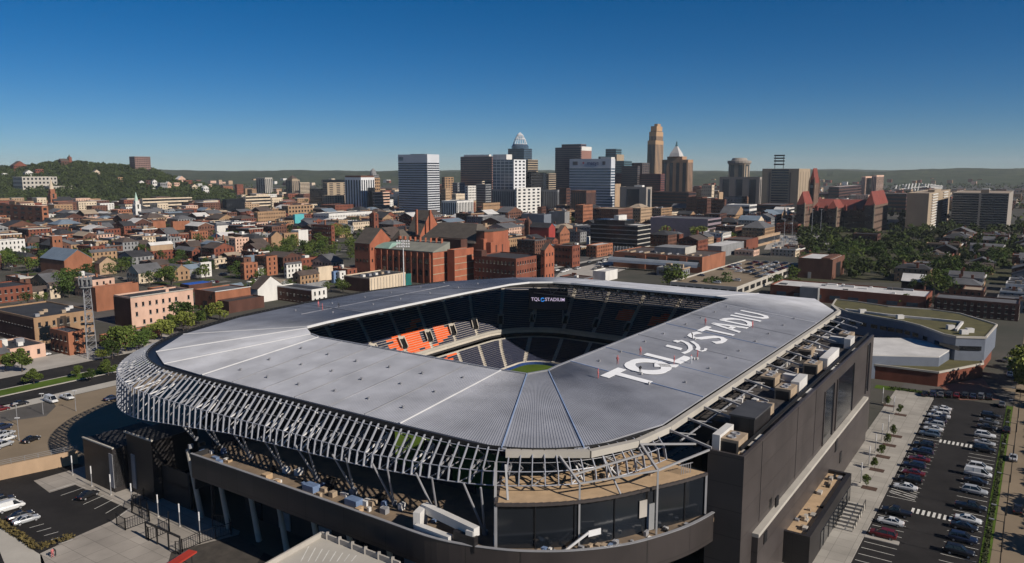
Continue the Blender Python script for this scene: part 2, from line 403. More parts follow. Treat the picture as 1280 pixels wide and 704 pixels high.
# orange seat mosaic: outline on the east stand (metres along the side, row)
MOS_U = [[(480, 428), (500, 413), (530, 408), (548, 430), (541, 438), (512, 441), (498, 437), (484, 432)], [(542, 406), (555, 403), (563, 415), (556, 425), (549, 429), (546, 416)], [(505, 412), (524, 390), (530, 392), (520, 408)]]
MOS_L = [[(540, 445), (554, 439), (574, 435), (577, 441), (561, 445), (565, 450), (545, 447)]]
HOLES = [[(524, 413), (535, 410), (539, 417), (529, 421)], [(531, 425), (543, 420), (547, 427), (535, 432)], [(546, 446), (556, 443), (559, 447), (550, 449)]]
MOS_S = [[(768, 398), (780, 385), (796, 388), (786, 402)], [(808, 402), (830, 390), (838, 396), (816, 410)]]
org = MB(); lows = MB(); rr = random.Random(3)
# aisles at fixed fractions of the path
def seats(rows, tag_, aisles, M):
    for ri, (o, z) in enumerate(rows):
        P = bowl(o + .42); D = along(P); tot = D[-1]; mb = MB()
        cuts = [0] + [a * tot for a in aisles] + [tot]
        for a, b in zip(cuts, cuts[1:]):
            a += .75; b -= .75
            n = max(1, int((b - a) / 2.4)); kk = 0
            for q in range(n):
                d0 = a + (b - a) * q / n; d1 = a + (b - a) * (q + 1) / n; pt = []
                for d in (d0, d1):
                    while kk < len(D) - 2 and D[kk + 1] < d: kk += 1
                    t = (d - D[kk]) / (D[kk + 1] - D[kk]); pt.append((P[kk][0] + (P[kk + 1][0] - P[kk][0]) * t, P[kk][1] + (P[kk + 1][1] - P[kk][1]) * t))
                c = W((pt[0][0] + pt[1][0]) / 2, (pt[0][1] + pt[1][1]) / 2, z + .5); x, y = proj(c)
                o_ = any(in_poly(x, y, Q) for Q in M) and rr.random() < .965 and not any(in_poly(x, y, Q) for Q in HOLES)
                tgt = org if o_ else mb
                a_ = W(*pt[0], z); b_ = W(*pt[1], z); dr = (b_ - a_).normalized(); nn = Vector((-dr.y, dr.x, 0))
                if nn.dot(W(172, 115, 0) - a_) > 0: nn = -nn
                tgt.hexa([a_ - nn * .18, b_ - nn * .18, b_ + nn * .28, a_ + nn * .28, a_ - nn * .18 + Vector((0, 0, .32)), b_ - nn * .18 + Vector((0, 0, .32)), b_ + nn * .21 + Vector((0, 0, .52)), a_ + nn * .21 + Vector((0, 0, .52))])
        mb.build('seat_row', M_navy, stad)
AI = [k / 27 for k in range(1, 27)]
seats(low, 'lower', AI, MOS_L); seats(upp, 'upper', AI, MOS_U + MOS_S)
org.build('seat_mosaic', M_orange, stad, label='orange seats forming a shape among the dark navy seats')
def pt_on(o, f, z):
    P = bowl(o); D = along(P); d = f * D[-1]
    for k in range(len(D) - 1):
        if D[k + 1] >= d: t = (d - D[k]) / (D[k + 1] - D[k]); return W(P[k][0] + (P[k + 1][0] - P[k][0]) * t, P[k][1] + (P[k + 1][1] - P[k][1]) * t, z)
for rows, end in ((low, lowend), (upp, uppend)):
    for f in AI:
        mb = MB()
        for (o, z), (o2, z2) in zip(rows, rows[1:] + [end]):
            a = pt_on(o, f, z + .02); b = pt_on(o2, f, z + .02); d = (b - a).normalized(); sd = Vector((-d.y, d.x, 0)) * .6
            up = Vector((0, 0, .42)); mb.hexa([a - sd, a + sd, b + sd, b - sd, a - sd + up * .5, a + sd + up * .5, b + sd + up * .5, b - sd + up * .5])
        mb.build('aisle_steps', M_tread, stad)
    if rows is upp:
        for f in AI:                                  # vomitories: dark openings with pale side walls
            i = 3; a = pt_on(rows[i][0], f, rows[i][1] + .55); b = pt_on(rows[i + 4][0], f, rows[i + 4][1] + .55); d = (b - a); d.z = 0; d.normalize(); sd = Vector((-d.y, d.x, 0))
            mb = MB().hexa([a - sd * .7, a + sd * .7, b + sd * .7, b - sd * .7, a - sd * .7 + Vector((0, 0, .3)), a + sd * .7 + Vector((0, 0, .3)), b + sd * .7 + Vector((0, 0, .3)), b - sd * .7 + Vector((0, 0, .3))])
            mb.build('vomitory', M_black, stad)
            mb = MB().bar(a - sd * .95 + Vector((0, 0, .3)), b - sd * .95 + Vector((0, 0, .3)), .25, 1.1).bar(a + sd * .95 + Vector((0, 0, .3)), b + sd * .95 + Vector((0, 0, .3)), .25, 1.1).bar(b - sd * 1.1 + Vector((0, 0, .4)), b + sd * 1.1 + Vector((0, 0, .4)), .25, 1.2)
            mb.build('vomitory_wall', M_tread, stad)
# walkway, fascia of the upper tier, back wall
o, z = lowend
A = [W(*p, z) for p in bowl(o)]; B = [W(*p, z) for p in bowl(upp[0][0])]; mb = MB()
for k in range(len(A) - 1): mb.quad(A[k], A[k + 1], B[k + 1], B[k])
mb.build('cross_aisle', M_tread, stad)
mb = MB(); P = [W(*p, upp[0][1] + .1) for p in bowl(upp[0][0] - .12)]
for a, b in zip(P, P[1:]): mb.bar(a, b, .25, .9)
mb.build('tier_fascia', M_concl, stad)
mb = MB(); P = [W(*p, upp[0][1] - 1.2) for p in bowl(upp[0][0] + .2)]
for a, b in zip(P, P[1:]): mb.bar(a, b, .2, 1.8)
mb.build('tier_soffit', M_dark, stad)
mb = MB(); P = [W(*p, lowend[1] + .1) for p in bowl(lowend[0] + .1)]
for a, b in zip(P, P[1:]): mb.bar(a, b, .22, .8)
mb.build('walkway_parapet', M_concl, stad)
E_ = MB(); P = bowl(uppend[0] + .2)
for a, b in zip(P, P[1:]):
    ze = 25.5 if (a[1] > S1 and a[0] < 215) else uppend[1] + 1.0
    E_.quad(W(*a, 0), W(*b, 0), W(*b, ze), W(*a, ze))
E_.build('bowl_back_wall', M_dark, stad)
mb = MB()
for s in range(60, 150, 6):                 # open truss above the south stand
    a = W(251.5, s, uppend[1] + .5); b = W(252.5, s + 3, ZO - 1.2); c = W(251.5, s + 6, uppend[1] + .5); mb.bar(a, b, .22).bar(b, c, .22)
mb.bar(W(252, 58, ZO - 1.0), W(252, 152, ZO - 1.0), .3).bar(W(252, 58, uppend[1] + 1.4), W(252, 152, uppend[1] + 1.4), .2)
mb.build('roof_truss', M_steelg, stad)
for l in (236, 243):
    mb = MB()
    for s in range(62, 146, 7): mb.bar(W(l, s, ZO - 1.2 + (254.8 - l) / 29.5 * 2.7), W(l - 3, s + 3.5, ZO - 3.4), .2).bar(W(l - 3, s + 3.5, ZO - 3.4), W(l, s + 7, ZO - 1.2 + (254.8 - l) / 29.5 * 2.7), .2)
    mb.bar(W(l - 3, 60, ZO - 3.4), W(l - 3, 150, ZO - 3.4), .25); mb.build('roof_truss', M_steelg, stad)
lampm = MB().box((0, 0, 0), (1.1, .7, .5)).mesh('floodlight', M_steelw)
for s in range(66, 142, 6): link('floodlight', lampm, stad, W(229, s, ZI - 1.7), rotz=ANG_S)
for l in range(136, 216, 9): link('floodlight', lampm, stad, W(l, 149.5, ZI - 1.7), rotz=ANG_L)
# low north stand under the roof
mb = MB()
for k in range(24): mb.lsbox(117.2 - k * .8 - .8, 117.2 - k * .8, 80, 143, 0, 1.2 + k * .55)
mb.build('north_terrace', M_tread, stad)
for k in range(24): MB().lsbox(117.2 - k * .8 - .75, 117.2 - k * .8 - .3, 80.5, 142.5, 1.2 + k * .55, 2.0 + k * .55).build('seat_row', M_navy, stad)
# perimeter boards, mown pitch
mb = MB(); P = [W(*p, .45) for p in bowl(1.7, 5)]
for a, b in zip(P, P[1:]): mb.bar(a, b, .3, .95)
mb.build('perimeter_board', mat('royal_blue_board', (.015, .045, .16), .5, var=.2, scale=.3), stad)
gls('pitch', 117.5, 226.5, 76.5, 147, .03, M_grass)
# scoreboard in the south-east corner, facing the pitch
def ltext(s, size, name, m, parent, mtx, ext=.04):
    cu = bpy.data.curves.new(name, 'FONT'); cu.body = s; cu.size = size; cu.align_x = 'CENTER'; cu.align_y = 'CENTER'; cu.extrude = ext; cu.offset = .012 * size
    cu.materials.append(m); o = bpy.data.objects.new(name, cu); COL.objects.link(o); o.matrix_world = mtx
    me = o.to_mesh(); me = bpy.data.meshes.new_from_object(o); bpy.data.objects.remove(o); o = bpy.data.objects.new(name, me); COL.objects.link(o)
    o.matrix_world = mtx
    if parent is not None:
        o.parent = parent
        if '_base' in parent: o.matrix_parent_inverse = Matrix.Translation(-Vector(parent['_base']))
    return o
sb_c = atY(685, 374.5, 283); nrm = Vector((-sb_c.x, -sb_c.y, 0)).normalized(); nrm = (nrm + W(-.35, -.1, 0)).normalized(); sbx = Vector((-nrm.y, nrm.x, 0)) 
def sbm(off, up=0): 
    x = sbx; y = Vector((0, 0, 1)); z = nrm; c = sb_c + z * off + y * up
    return Matrix(((x.x, y.x, z.x, c.x), (x.y, y.y, z.y, c.y), (x.z, y.z, z.z, c.z), (0, 0, 0, 1)))
def sbox(mb, u0, u1, v0, v1, w0, w1):
    m = sbm(0); P = [m @ Vector((u, v, w)) for v in (v0, v1) for (u, w) in ((u0, w0), (u1, w0), (u1, w1), (u0, w1))]; return mb.hexa(P)
sbo = sbox(MB(), -7.2, 7.2, -3.9, 3.9, -1.2, 0).build('scoreboard', M_black, stad)
sc_ = sbox(MB(), -6.9, 6.9, -3.6, 3.6, 0, .06).build('screen', emis('screen_glow', (.004, .004, .012), .25), sbo); sc_.matrix_parent_inverse = Matrix()

wl = emis('screen_letter_white', (.6, .5, .66), .7); bl = emis('screen_logo_blue', (.05, .30, .85), .7)
def sub(o, parent): o.parent = parent; o.matrix_parent_inverse = Matrix(); return o
sub(ltext('TQL', 1.75, 'screen_lettering', wl, None, sbm(.09) @ Matrix.Translation((-4.6, 0, 0)), .02), sbo)
sub(ltext('STADIUM', 1.75, 'screen_lettering', wl, None, sbm(.09) @ Matrix.Translation((2.55, 0, 0)), .02), sbo)
mb = MB(); m_ = sbm(.1)
for a0, a1, r0, r1 in ((.5, 3.4, .35, .72), (3.8, 6.0, .55, .85)):
    for k in range(8): 
        t0 = a0 + (a1 - a0) * k / 8; t1 = a0 + (a1 - a0) * (k + 1) / 8
        mb.quad(*[m_ @ Vector((-2.0 + r * math.cos(t), r * math.sin(t), 0)) for (r, t) in ((r0, t0), (r1, t0), (r1, t1), (r0, t1))])
sub(mb.build('screen_logo', bl, None), sbo)
for u in (-5.5, 5.5):
    m_ = sbm(-.8); MB().bar(m_ @ Vector((u, 3.9, 0)), m_ @ Vector((u, 6.5, 0)), .3).bar(m_ @ Vector((u, -3.9, 0)), m_ @ Vector((u, -8, 0)), .4).build('scoreboard_post', M_steelg, stad)

# ---- white lettering laid on the west roof: metres along (l) and across (s) the roof
def rp(l, s): p = W(l, s, 0); p.z = ZO + (s - 48) * (ZI - ZO) / 27.8 + .13; return p
def letter(strokes, name='roof_letter'):
    mb = MB()
    for st in strokes:
        if st[0] == 'p': pts = st[1]; q = [rp(*a) for a in pts]; dz = Vector((0, 0, .06)); mb.v += [tuple(a) for a in q] + [tuple(a + dz) for a in q]; n = len(q); i = len(mb.v) - 2 * n; mb.f.append(tuple(i + n + k for k in range(n)));  mb.f += [(i + k, i + (k + 1) % n, i + n + (k + 1) % n, i + n + k) for k in range(n)]
        else:
            pts, w = st[1], st[2]
            if len(st) > 3: ws = st[3]
            else: ws = (w, w)
            L_, R_ = [], []
            for k, a in enumerate(pts):
                b = pts[min(k + 1, len(pts) - 1)]; c = pts[max(k - 1, 0)]; d = Vector((b[0] - c[0], b[1] - c[1])); d.normalize(); n = Vector((-d.y, d.x)); hw = abs(n.x) * ws[0] / 2 + abs(n.y) * ws[1] / 2
                L_.append((a[0] + n.x * hw, a[1] + n.y * hw)); R_.append((a[0] - n.x * hw, a[1] - n.y * hw))
            dz = Vector((0, 0, .06))
            for k in range(len(pts) - 1):
                q = [rp(*R_[k]), rp(*R_[k + 1]), rp(*L_[k + 1]), rp(*L_[k])]; mb.hexa(q + [x + dz for x in q])
    return mb.build(name, M_letter, stad)
def arc(cx, cy, rx, ry, a0, a1, n=18): return [(cx + rx * math.cos(rad(a0 + (a1 - a0) * k / n)), cy + ry * math.sin(rad(a0 + (a1 - a0) * k / n))) for k in range(n + 1)]
T_ = lambda c, w, sw, y0=58.2, y1=66.8, bh=1.75: [('p', [(c - w / 2, y1 - bh), (c + w / 2, y1 - bh), (c + w / 2, y1), (c - w / 2, y1)]), ('p', [(c - sw / 2, y0), (c + sw / 2, y0), (c + sw / 2, y1 - bh), (c - sw / 2, y1 - bh)])]
letter(T_(130.8, 7.4, 1.9))
letter([('s', arc(140.2, 63.0, 4.2, 3.4, 0, 360, 32), 1.8, (2.0, 1.5)), ('p', [(141.0, 62.0), (143.0, 62.9), (146.2, 58.9), (144.0, 58.7)])])
letter([('p', [(147.0, 59.0), (148.9, 59.0), (148.9, 67.2), (147.0, 67.2)]), ('p', [(148.9, 59.0), (153.5, 59.0), (153.5, 60.8), (148.9, 60.8)])])
# winking smile and arrow between the words
letter([('p', [(157.0, 63.0), (158.9, 63.4), (158.9, 66.9), (157.2, 66.7)]), ('p', [(162.6, 66.2), (164.4, 66.0), (164.4, 67.2), (162.8, 67.3)])], 'roof_logo')
letter([('s', [(155.0, 61.7), (157.6, 61.5), (160.0, 61.9), (162.4, 63.0), (164.2, 64.6), (165.0, 66.4)], .8, (.9, .7)), ('s', [(166.4, 64.2), (164.6, 62.3), (162.4, 61.0), (160.6, 60.6), (160.2, 59.5)], .7, (.8, .6)), ('s', [(160.0, 59.6), (161.6, 59.2), (163.2, 59.6)], .5)], 'roof_logo')
letter([('s', [(176.0, 66.0), (174.4, 66.6), (172.6, 66.7), (170.8, 66.2), (170.0, 65.1), (170.4, 64.0), (172.0, 63.3), (173.8, 62.6), (175.3, 61.7), (175.6, 60.5), (174.7, 59.5), (172.9, 59.1), (171.0, 59.3), (169.6, 60.2)], 1.1, (1.5, 1.0))])
letter(T_(180.6, 6.6, 1.55, 59.2, 67.2, 1.25))
letter([('p', [(184.2, 59.2), (185.8, 59.2), (188.6, 67.3), (187.2, 67.3)]), ('p', [(190.2, 59.2), (191.9, 59.2), (188.9, 67.3), (187.5, 67.3)]), ('p', [(186.0, 61.6), (190.0, 61.6), (189.8, 62.8), (186.4, 62.8)])])
letter([('p', [(193.0, 59.3), (194.4, 59.3), (194.4, 67.3), (193.0, 67.3)]), ('s', [(194.0, 66.8), (196.2, 66.5), (198.0, 65.4), (198.8, 63.3), (198.0, 61.2), (196.2, 60.1), (194.0, 59.8)], 1.1, (1.4, 1.0))])
letter([('p', [(201.0, 59.2), (202.5, 59.2), (202.5, 67.2), (201.0, 67.2)])])
letter([('s', [(205.2, 67.2), (205.2, 62.4), (205.8, 60.3), (207.6, 59.3), (209.4, 60.2), (210.2, 62.4), (210.2, 67.2)], 1.2, (1.35, 1.1))])

# ---- west side: cream chord, raking braces, premium block with rooftop plant
mb = MB()
WP = [W(*q, ZO - .55) for q in ((89.2, 62.2), (96.0, 52.0), (104.0, 48.2), (113.0, 46.9), (214, 46.9), (238, 47.2), (247, 51))]
for a, b in zip(WP[:], WP[1:]): mb.bar(a, b, .95, 1.0)
mb.build('edge_chord', M_concl, stad)
ZD = 25.5; WL0, WL1, WS0, WS1 = 110.9, 216.0, 34.0, 46.0
for l in [112.5 + 7.4 * k for k in range(17)]:
    MB().bar(W(l, 46.9, ZO - .5), W(l - .6, 39.4, ZD + .2), .3, .34).build('raking_brace', M_corner, stad)
    MB().bar(W(l, 46.6, ZO - .9), W(l + 3.4, 43.5, ZD + .4), .15).build('brace_strut', M_corner, stad)
pipe([W(l, 44.6, ZO - 1.9) for l in (112, 232)], .16, 'brace_rail', M_steelg)
# open corner frame over the pavilion
P0 = [W(93.4, 55.8, ZO - .6), W(104.0, 47.6, ZO - .6)]
Q1 = W(91.2, 50.9, 24.4); Q2 = W(100.5, 43.2, 25.0); Q4 = W(110.9, 39.4, ZD + .2)
MB().bar(Q1, Q2, .22).build('corner_beam', M_corner, stad); MB().bar(Q2, Q4, .26).build('corner_beam', M_corner, stad)
MB().bar(P0[0], Q1, .28).build('corner_beam', M_corner, stad); MB().bar(P0[1], Q2, .34).build('corner_beam', M_corner, stad); MB().bar(P0[1], W(112, 42, ZD + .3), .26).build('corner_beam', M_corner, stad)
MB().bar(W(98.5, 51.5, ZO - .8), W(95.8, 46.8, 22.2), .22).build('corner_beam', M_steelg, stad); MB().bar(W(92, 53, 24.8), W(103.4, 46, 26.2), .25).build('corner_beam', M_corner, stad)
for q in (Q1, Q2): MB().bar(q, Vector((q.x, q.y, 15.2)), .26).build('corner_post', M_corner, stad)
MB().bar(W(83.7, 60.3, 15.1), W(86.2, 61.8, 26.8), .36).bar(W(85.4, 59.2, 22), W(86.6, 60.4, 26.6), .3).build('corner_post', M_corner, stad)
# block
blk = MB(); blk.lsbox(WL0, 127, WS0, 39.6, 0, ZD - .9).lsbox(127, WL1, WS0, WS1 + 2, 0, ZD - .9); blk.lsbox(WL0, WL1, WS0, WS0 + .5, ZD - .9, ZD + .25); blk.lsbox(WL0, WL0 + .5, WS0 + .5, 39.6, ZD - .9, ZD + .25)
blk.build('premium_block', M_cladw, stad)
MB().lsbox(WL0 + .5, 127, WS0 + .5, 39.6, ZD - .9, ZD - .5).lsbox(127, WL1, WS0 + .5, WS1 + 1, ZD - .9, ZD - .5).build('plant_deck', mat('dark_roof_deck', (.055, .047, .042), .9, var=.4, scale=.5), stad)
for a, b in ((162.3, 170.9), (173.9, 191.6), (208.0, 211.2)):
    MB().lsbox(a, b, WS0 - .06, WS0 + .3, 11.9, 23.2 if a < 200 else 24.5).build('glazed_slot', M_glass, stad)
    for l in (a, b): MB().lsbox(l - .2, l + .2, WS0 - .25, WS0 + .1, 11.9, 23.4 if a < 200 else 24.6).build('slot_frame', M_cladw, stad)
for l in (120, 141.5, 155): MB().lsbox(l - .06, l + .06, WS0 - .05, WS0 + .1, 12, ZD).build('panel_joint', M_black, stad)
MB().lsbox(116.5, 207, WS0 - 1.1, WS0 - .02, 10.9, 11.5).build('ledge', M_concl, stad)
MB().lsbox(116.5, 207, WS0 - 1.0, WS0 - .03, 0, 10.88).build('podium_wall', M_cladw, stad)
for l, z0, z1 in ((119.5, 8.6, 10.4), (125.5, 12.6, 14.2), (170.5, 8.2, 11.0), (176, 4, 6.4)): MB().lsbox(l, l + 1.6, WS0 - 1.15, WS0 - .9, z0, z1).build('wall_louvre', M_black, stad)
# plant: placed on the deck
def plant(name, l0, l1, s0, s1, h, m, z=ZD - .5): return MB().lsbox(l0, l1, s0, s1, z, z + h).build(name, m, stad)
ph = plant('plant_room', 120.5, 129.5, 35.6, 39.5, 3.6, M_clad); MB().lsbox(120.3, 129.7, 35.4, 39.7, ZD + 3.1, ZD + 3.4).build('plant_room_roof', mat('charcoal_roof', (.05, .05, .053), .7, var=.3, scale=.3), stad)
def ahu(l, s, dl=4.5, ds=3, h=2.2):
    plant('air_handler', l, l + dl, s, s + ds, h, M_hvac); plant('air_handler_grille', l - .06, l, s + .3, s + ds - .3, h * .8, M_black)
    for k in range(2): MB().lathe(W(l + dl * (.3 + .4 * k), s + ds / 2, ZD - .5 + h), [(.7, 0), (.7, .18), (.55, .18), (.5, .05)], 10).build('plant_fan', M_steelg, stad)
for l, s in ((113.0, 35.6), (131.5, 36.8), (146.0, 36.6), (168.5, 37.0), (153, 41.5), (182, 41.5), (205, 37.5)): ahu(l, s)
def duct(pts, w=1.3, h=1.6):
    mb = MB()
    for a, b in zip(pts, pts[1:]): mb.bar(W(a[0], a[1], ZD - .4 + h / 2), W(b[0], b[1], ZD - .4 + h / 2), w, h)
    mb.build('white_duct', M_roofw, stad)
duct([(112.6, 39.0), (119, 39.0)], 1.2, 2.6); duct([(150.5, 37.0), (157.5, 37.2)], 1.6, 2.6); duct([(157, 37.2), (157.5, 41)], 1.4, 2.2); duct([(173.5, 37), (186, 37.2)], 1.7, 2.6); duct([(185.5, 37.2), (186, 43)], 1.5, 1.6); duct([(198, 37), (203, 37)], 1.5, 2.4); duct([(203, 37), (203.5, 42)], 1.4, 1.6)
rq = random.Random(21)
for k in range(46):
    l = rq.uniform(128, 213); s = rq.uniform(40.5, 46); d = rq.uniform(.5, 1.6)
    plant('plant_unit', l, l + d, s, s + rq.uniform(.4, 1.3), rq.uniform(.4, 1.3), rq.choice((M_steelg, M_roofw, M_hvac, M_conc, M_black)))
for k in range(9):
    l = rq.uniform(112, 205); plant('plant_curb', l, l + rq.uniform(2, 5), 34.9, 35.6 + rq.uniform(0, .6), .3, rq.choice((M_roofw, M_conc)))
MB().lsbox(113, 215, 35.2, 35.3, ZD + .2, ZD + .9).build('roof_rail', M_black, stad)

# ---- north concourse deck, bronze parapet band, glazed pavilion
ZB = 16.0
band = [(80.1, 127), (80.1, 120), (80.1, 106), (80.0, 93.9), (79.9, 79.6), (79.9, 67.7), (82.3, 58.8), (85.4, 53.1), (88.9, 48.8), (93.3, 44.9), (98.0, 42.2), (104.0, 39.7), (110.6, 38.2)]
bs = catmull([(80.1, 140)] + band + [(118, 37.5)], 5)
mb = MB()
for a, b in zip(bs, bs[1:]):
    P = [W(a.x, a.y, 11.4), W(b.x, b.y, 11.4), W(b.x, b.y, ZB), W(a.x, a.y, ZB)]; c = W(172, 115, 0); n = (c - P[0]); n.z = 0; n.normalize(); n *= .35
    mb.hexa([P[0], P[1], P[1] + n, P[0] + n, P[3], P[2], P[2] + n, P[3] + n])
mb.build('parapet_band', panels('bronze_band_panel', (.038, .031, .029), 4.5, 6, rough=.5, var=.1, gap=.05), stad)
mb = MB()
for a, b in zip(bs, bs[1:]): mb.bar(W(a.x + .1, a.y + .1, ZB + .05), W(b.x + .1, b.y + .1, ZB + .05), .5, .1)
mb.build('band_coping', M_steelg, stad)
deckp = [(v.x + .3, v.y + .05) for v in bs] + [(110.8, 47), (106, 62), (97.6, 78), (97.6, 127)]
MB().prism([W(*p) for p in deckp], 14.4, 15.1).build('concourse_deck', mat('shade_toned_deck', (.24, .17, .105), .9, c2=(.12, .09, .065), scale=.35), stad)  # darker decking tone stands in for the shade under the fins
inner = [(v.x + 11, v.y + (3 if v.x > 82 else 0)) for v in bs if v.x < 97]
mb = MB()
for a, b in zip(inner, inner[1:]): mb.quad(W(*a, 0), W(*b, 0), W(*b, 14.4), W(*a, 14.4))
mb.build('undercroft_wall', M_dark, stad)
for k in range(10): a = inner[3 + 4 * k]; MB().lsbox(a[0] - .3, a[0] - .05, a[1] - 1.6, a[1] + 1.6, .2, 3.6).build('undercroft_door', M_steelg if k % 3 else M_glass, stad)
MB().lsbox(97.2, 97.6, 74, 146, 0, 16.2).lsbox(97.2, 97.6, 92, 146, 16.2, 23.5).lsbox(97.2, 97.6, 79, 85, 16.2, 22).lsbox(80.5, 97.6, 126.6, 127.0, 9, 16).lsbox(86, 97, 127, 138, 7.5, 8).lsbox(86, 86.5, 137.5, 138, 0, 8).lsbox(86, 86.5, 130, 130.5, 0, 8).build('concourse_back_wall', M_dark, stad)
for s in (133, 124.2, 115.3, 107.4, 98.5, 90, 81, 73):
    MB().tube(W(85.4, s, 0), W(83.6, s + .5, 14.4), .55, .38, n=10).build('concourse_column', M_concl, stad)
pv = [(83.5, 59.9), (86.6, 55.4), (90.4, 51.2), (95.3, 47.4), (101.4, 44.0), (106.6, 41.3), (110.9, 39.6)]
pvs = [(v.x, v.y) for v in catmull([(80, 65)] + pv + [(117, 37)], 5)]
roofp = [W(*p) for p in pvs] + [W(114, 50), W(110, 62), W(97, 68)]
ZP = 22.0
MB().prism(roofp, ZP - .45, ZP).build('pavilion_roof', M_deck, stad)
mb = MB()
for a, b in zip(pvs, pvs[1:]): mb.bar(W(*a, ZP - .2), W(*b, ZP - .12), .4, .4)
mb.bar(W(*pvs[0], ZP - .2), W(97, 68, ZP - .2), .5, .6); mb.build('pavilion_fascia', M_cladw, stad)
mb = MB()
for a, b in zip(pvs, pvs[1:]): mb.quad(W(a[0] + .4, a[1] + .25, 15.1), W(b[0] + .4, b[1] + .25, 15.1), W(b[0] + .4, b[1] + .25, ZP - .5), W(a[0] + .4, a[1] + .25, ZP - .5))
mb.quad(W(83.9, 60.2, 15.1), W(97, 68, 15.1), W(97, 68, ZP - .5), W(83.9, 60.2, ZP - .5)); mb.build('pavilion_glazing', M_glass, stad)
for a in pvs[::5]: MB().bar(W(a[0] + .3, a[1] + .15, 15.1), W(a[0] + .3, a[1] + .15, ZP - .5), .09, .14).build('mullion', M_black, stad)
for a in (pvs[0], pvs[-1]): MB().bar(W(a[0] + .1, a[1] + .1, 15.1), W(a[0] + .1, a[1] + .1, ZP - .4), .4).build('pavilion_column', M_steelg, stad)
mb = MB(); mb.bar(W(88.5, 51.7, 15.2), W(91.0, 49.3, 17.6), .2, .35).bar(W(91.0, 49.3, 17.4), W(92.8, 48.3, 17.4), .12, .9); mb.build('pavilion_stair', M_steelw, stad)
for a, b, z0, z1, m in ((18, 19, 17.6, 20.2, M_conc), (19, 20, 15.3, 19.4, M_grey)):
    p, q = pvs[a], pvs[b]; MB().bar(W(p[0] + .25, p[1] + .1, (z0 + z1) / 2), W(q[0] + .25, q[1] + .1, (z0 + z1) / 2), .12, z1 - z0).build('glazing_cover', m, stad)
duct_ = MB()
for a, b, z, w, h in (((83.8, 73.4), (81.8, 62.0), 17.9, 1.1, 1.3), ((81.2, 72.6), (80.9, 66), 15.9, 1.0, 1.3), ((83.8, 73.4), (81.2, 72.6), 16.8, 1.1, 2.8), ((81.6, 63.4), (81.7, 62.2), 17.0, 1.2, 2.2)): duct_.bar(W(*a, z), W(*b, z), w, h)
duct_.build('deck_duct', M_roofw, stad)
MB().lsbox(81.0, 81.8, 61.8, 65.6, 15.1, 17.4).build('deck_cabin', M_clad, stad)
m_bw = mat('blue_wrap', (.14, .2, .32), .5, var=.3, scale=.8)
for k in range(46):
    s_ = rq.uniform(72, 132); l = rq.uniform(80.8, 86); d = rq.uniform(.5, 1.5); MB().lsbox(l, l + d, s_, s_ + rq.uniform(.4, 1.6), 15.1, 15.1 + rq.uniform(.3, 1.1)).build('deck_pallet', rq.choice((M_hvac, M_deck, M_black, M_black, M_steelg, M_roofw, m_bw)), stad)
for s_ in (96, 86): MB().lsbox(82.0, 83.6, s_, s_ + 2.6, 15.1, 16.2).build('deck_pallet', m_bw, stad)
for k in range(24):
    q = rq.choice(pvs[6:-4]); l = q[0] - rq.uniform(.6, 1.8); s_ = q[1] - rq.uniform(.4, 1.3); d = rq.uniform(.3, 1.0); MB().lsbox(l, l + d, s_, s_ + rq.uniform(.3, .8), 15.1, 15.1 + rq.uniform(.2, .8)).build('deck_pallet', rq.choice((M_hvac, M_steelg, M_black, M_roofw, m_bw)), stad)
for k in range(10): l = rq.uniform(96, 108); s_ = rq.uniform(46, 52); MB().lsbox(l, l + rq.uniform(.4, 1.4), s_, s_ + rq.uniform(.3, .8), ZP, ZP + rq.uniform(.3, .9)).build('roof_pallet', rq.choice((M_hvac, M_steelg, M_black, M_deck)), stad)
mb = MB()
for k in range(5): mb.bar(W(108 + .4 * k, 42.6 - .2 * k, ZP), W(108 + .4 * k, 42.6 - .2 * k, ZP + 1.6), .09)
mb.bar(W(107.5, 42.8, ZP + 1.5), W(110, 41.6, ZP + 1.5), .09); mb.build('roof_rail', M_steelg, stad)
# ---- blade walls at the north-east corner
MB().prism([W(*p) for p in ((82.6, 170.6), (82.4, 159), (90, 159), (95.6, 164.2), (95.6, 170.6))], 9.6, 9.66).prism([W(*p) for p in ((85, 157), (84.8, 148), (94.6, 148), (94.6, 157))], 12.8, 12.86).build('blade_wall_roof', M_dark, stad)
MB().prism([W(*p) for p in ((82.2, 171), (82.0, 158.6), (90, 158.6), (96, 164), (96, 171))], 0, 9.6).build('blade_wall', M_clad, stad)
MB().prism([W(*p) for p in ((84.6, 157.4), (84.4, 147.6), (95, 147.6), (95, 157.4))], 0, 12.8).build('blade_wall', M_clad, stad)
MB().lsbox(84.35, 84.8, 147.5, 158, 12.82, 13.1).lsbox(82.0, 82.4, 158.6, 171, 9.62, 9.9).build('blade_wall_coping', M_concl, stad)
for s in (159.2, 155.0): MB().lsbox(81.9 if s > 158 else 84.38, 84.2 if s > 158 else 84.7, s - .6, s + .8, 1, 8.5).build('blade_wall_sun_patch', M_steelg, stad)  # grey strips paint the patches of sunlight on the dark cladding
MB().lsbox(86, 96, 138, 147, 4, 4.6).lsbox(86, 86.4, 138, 147, 0, 7.6).build('entrance_canopy', M_clad, stad)
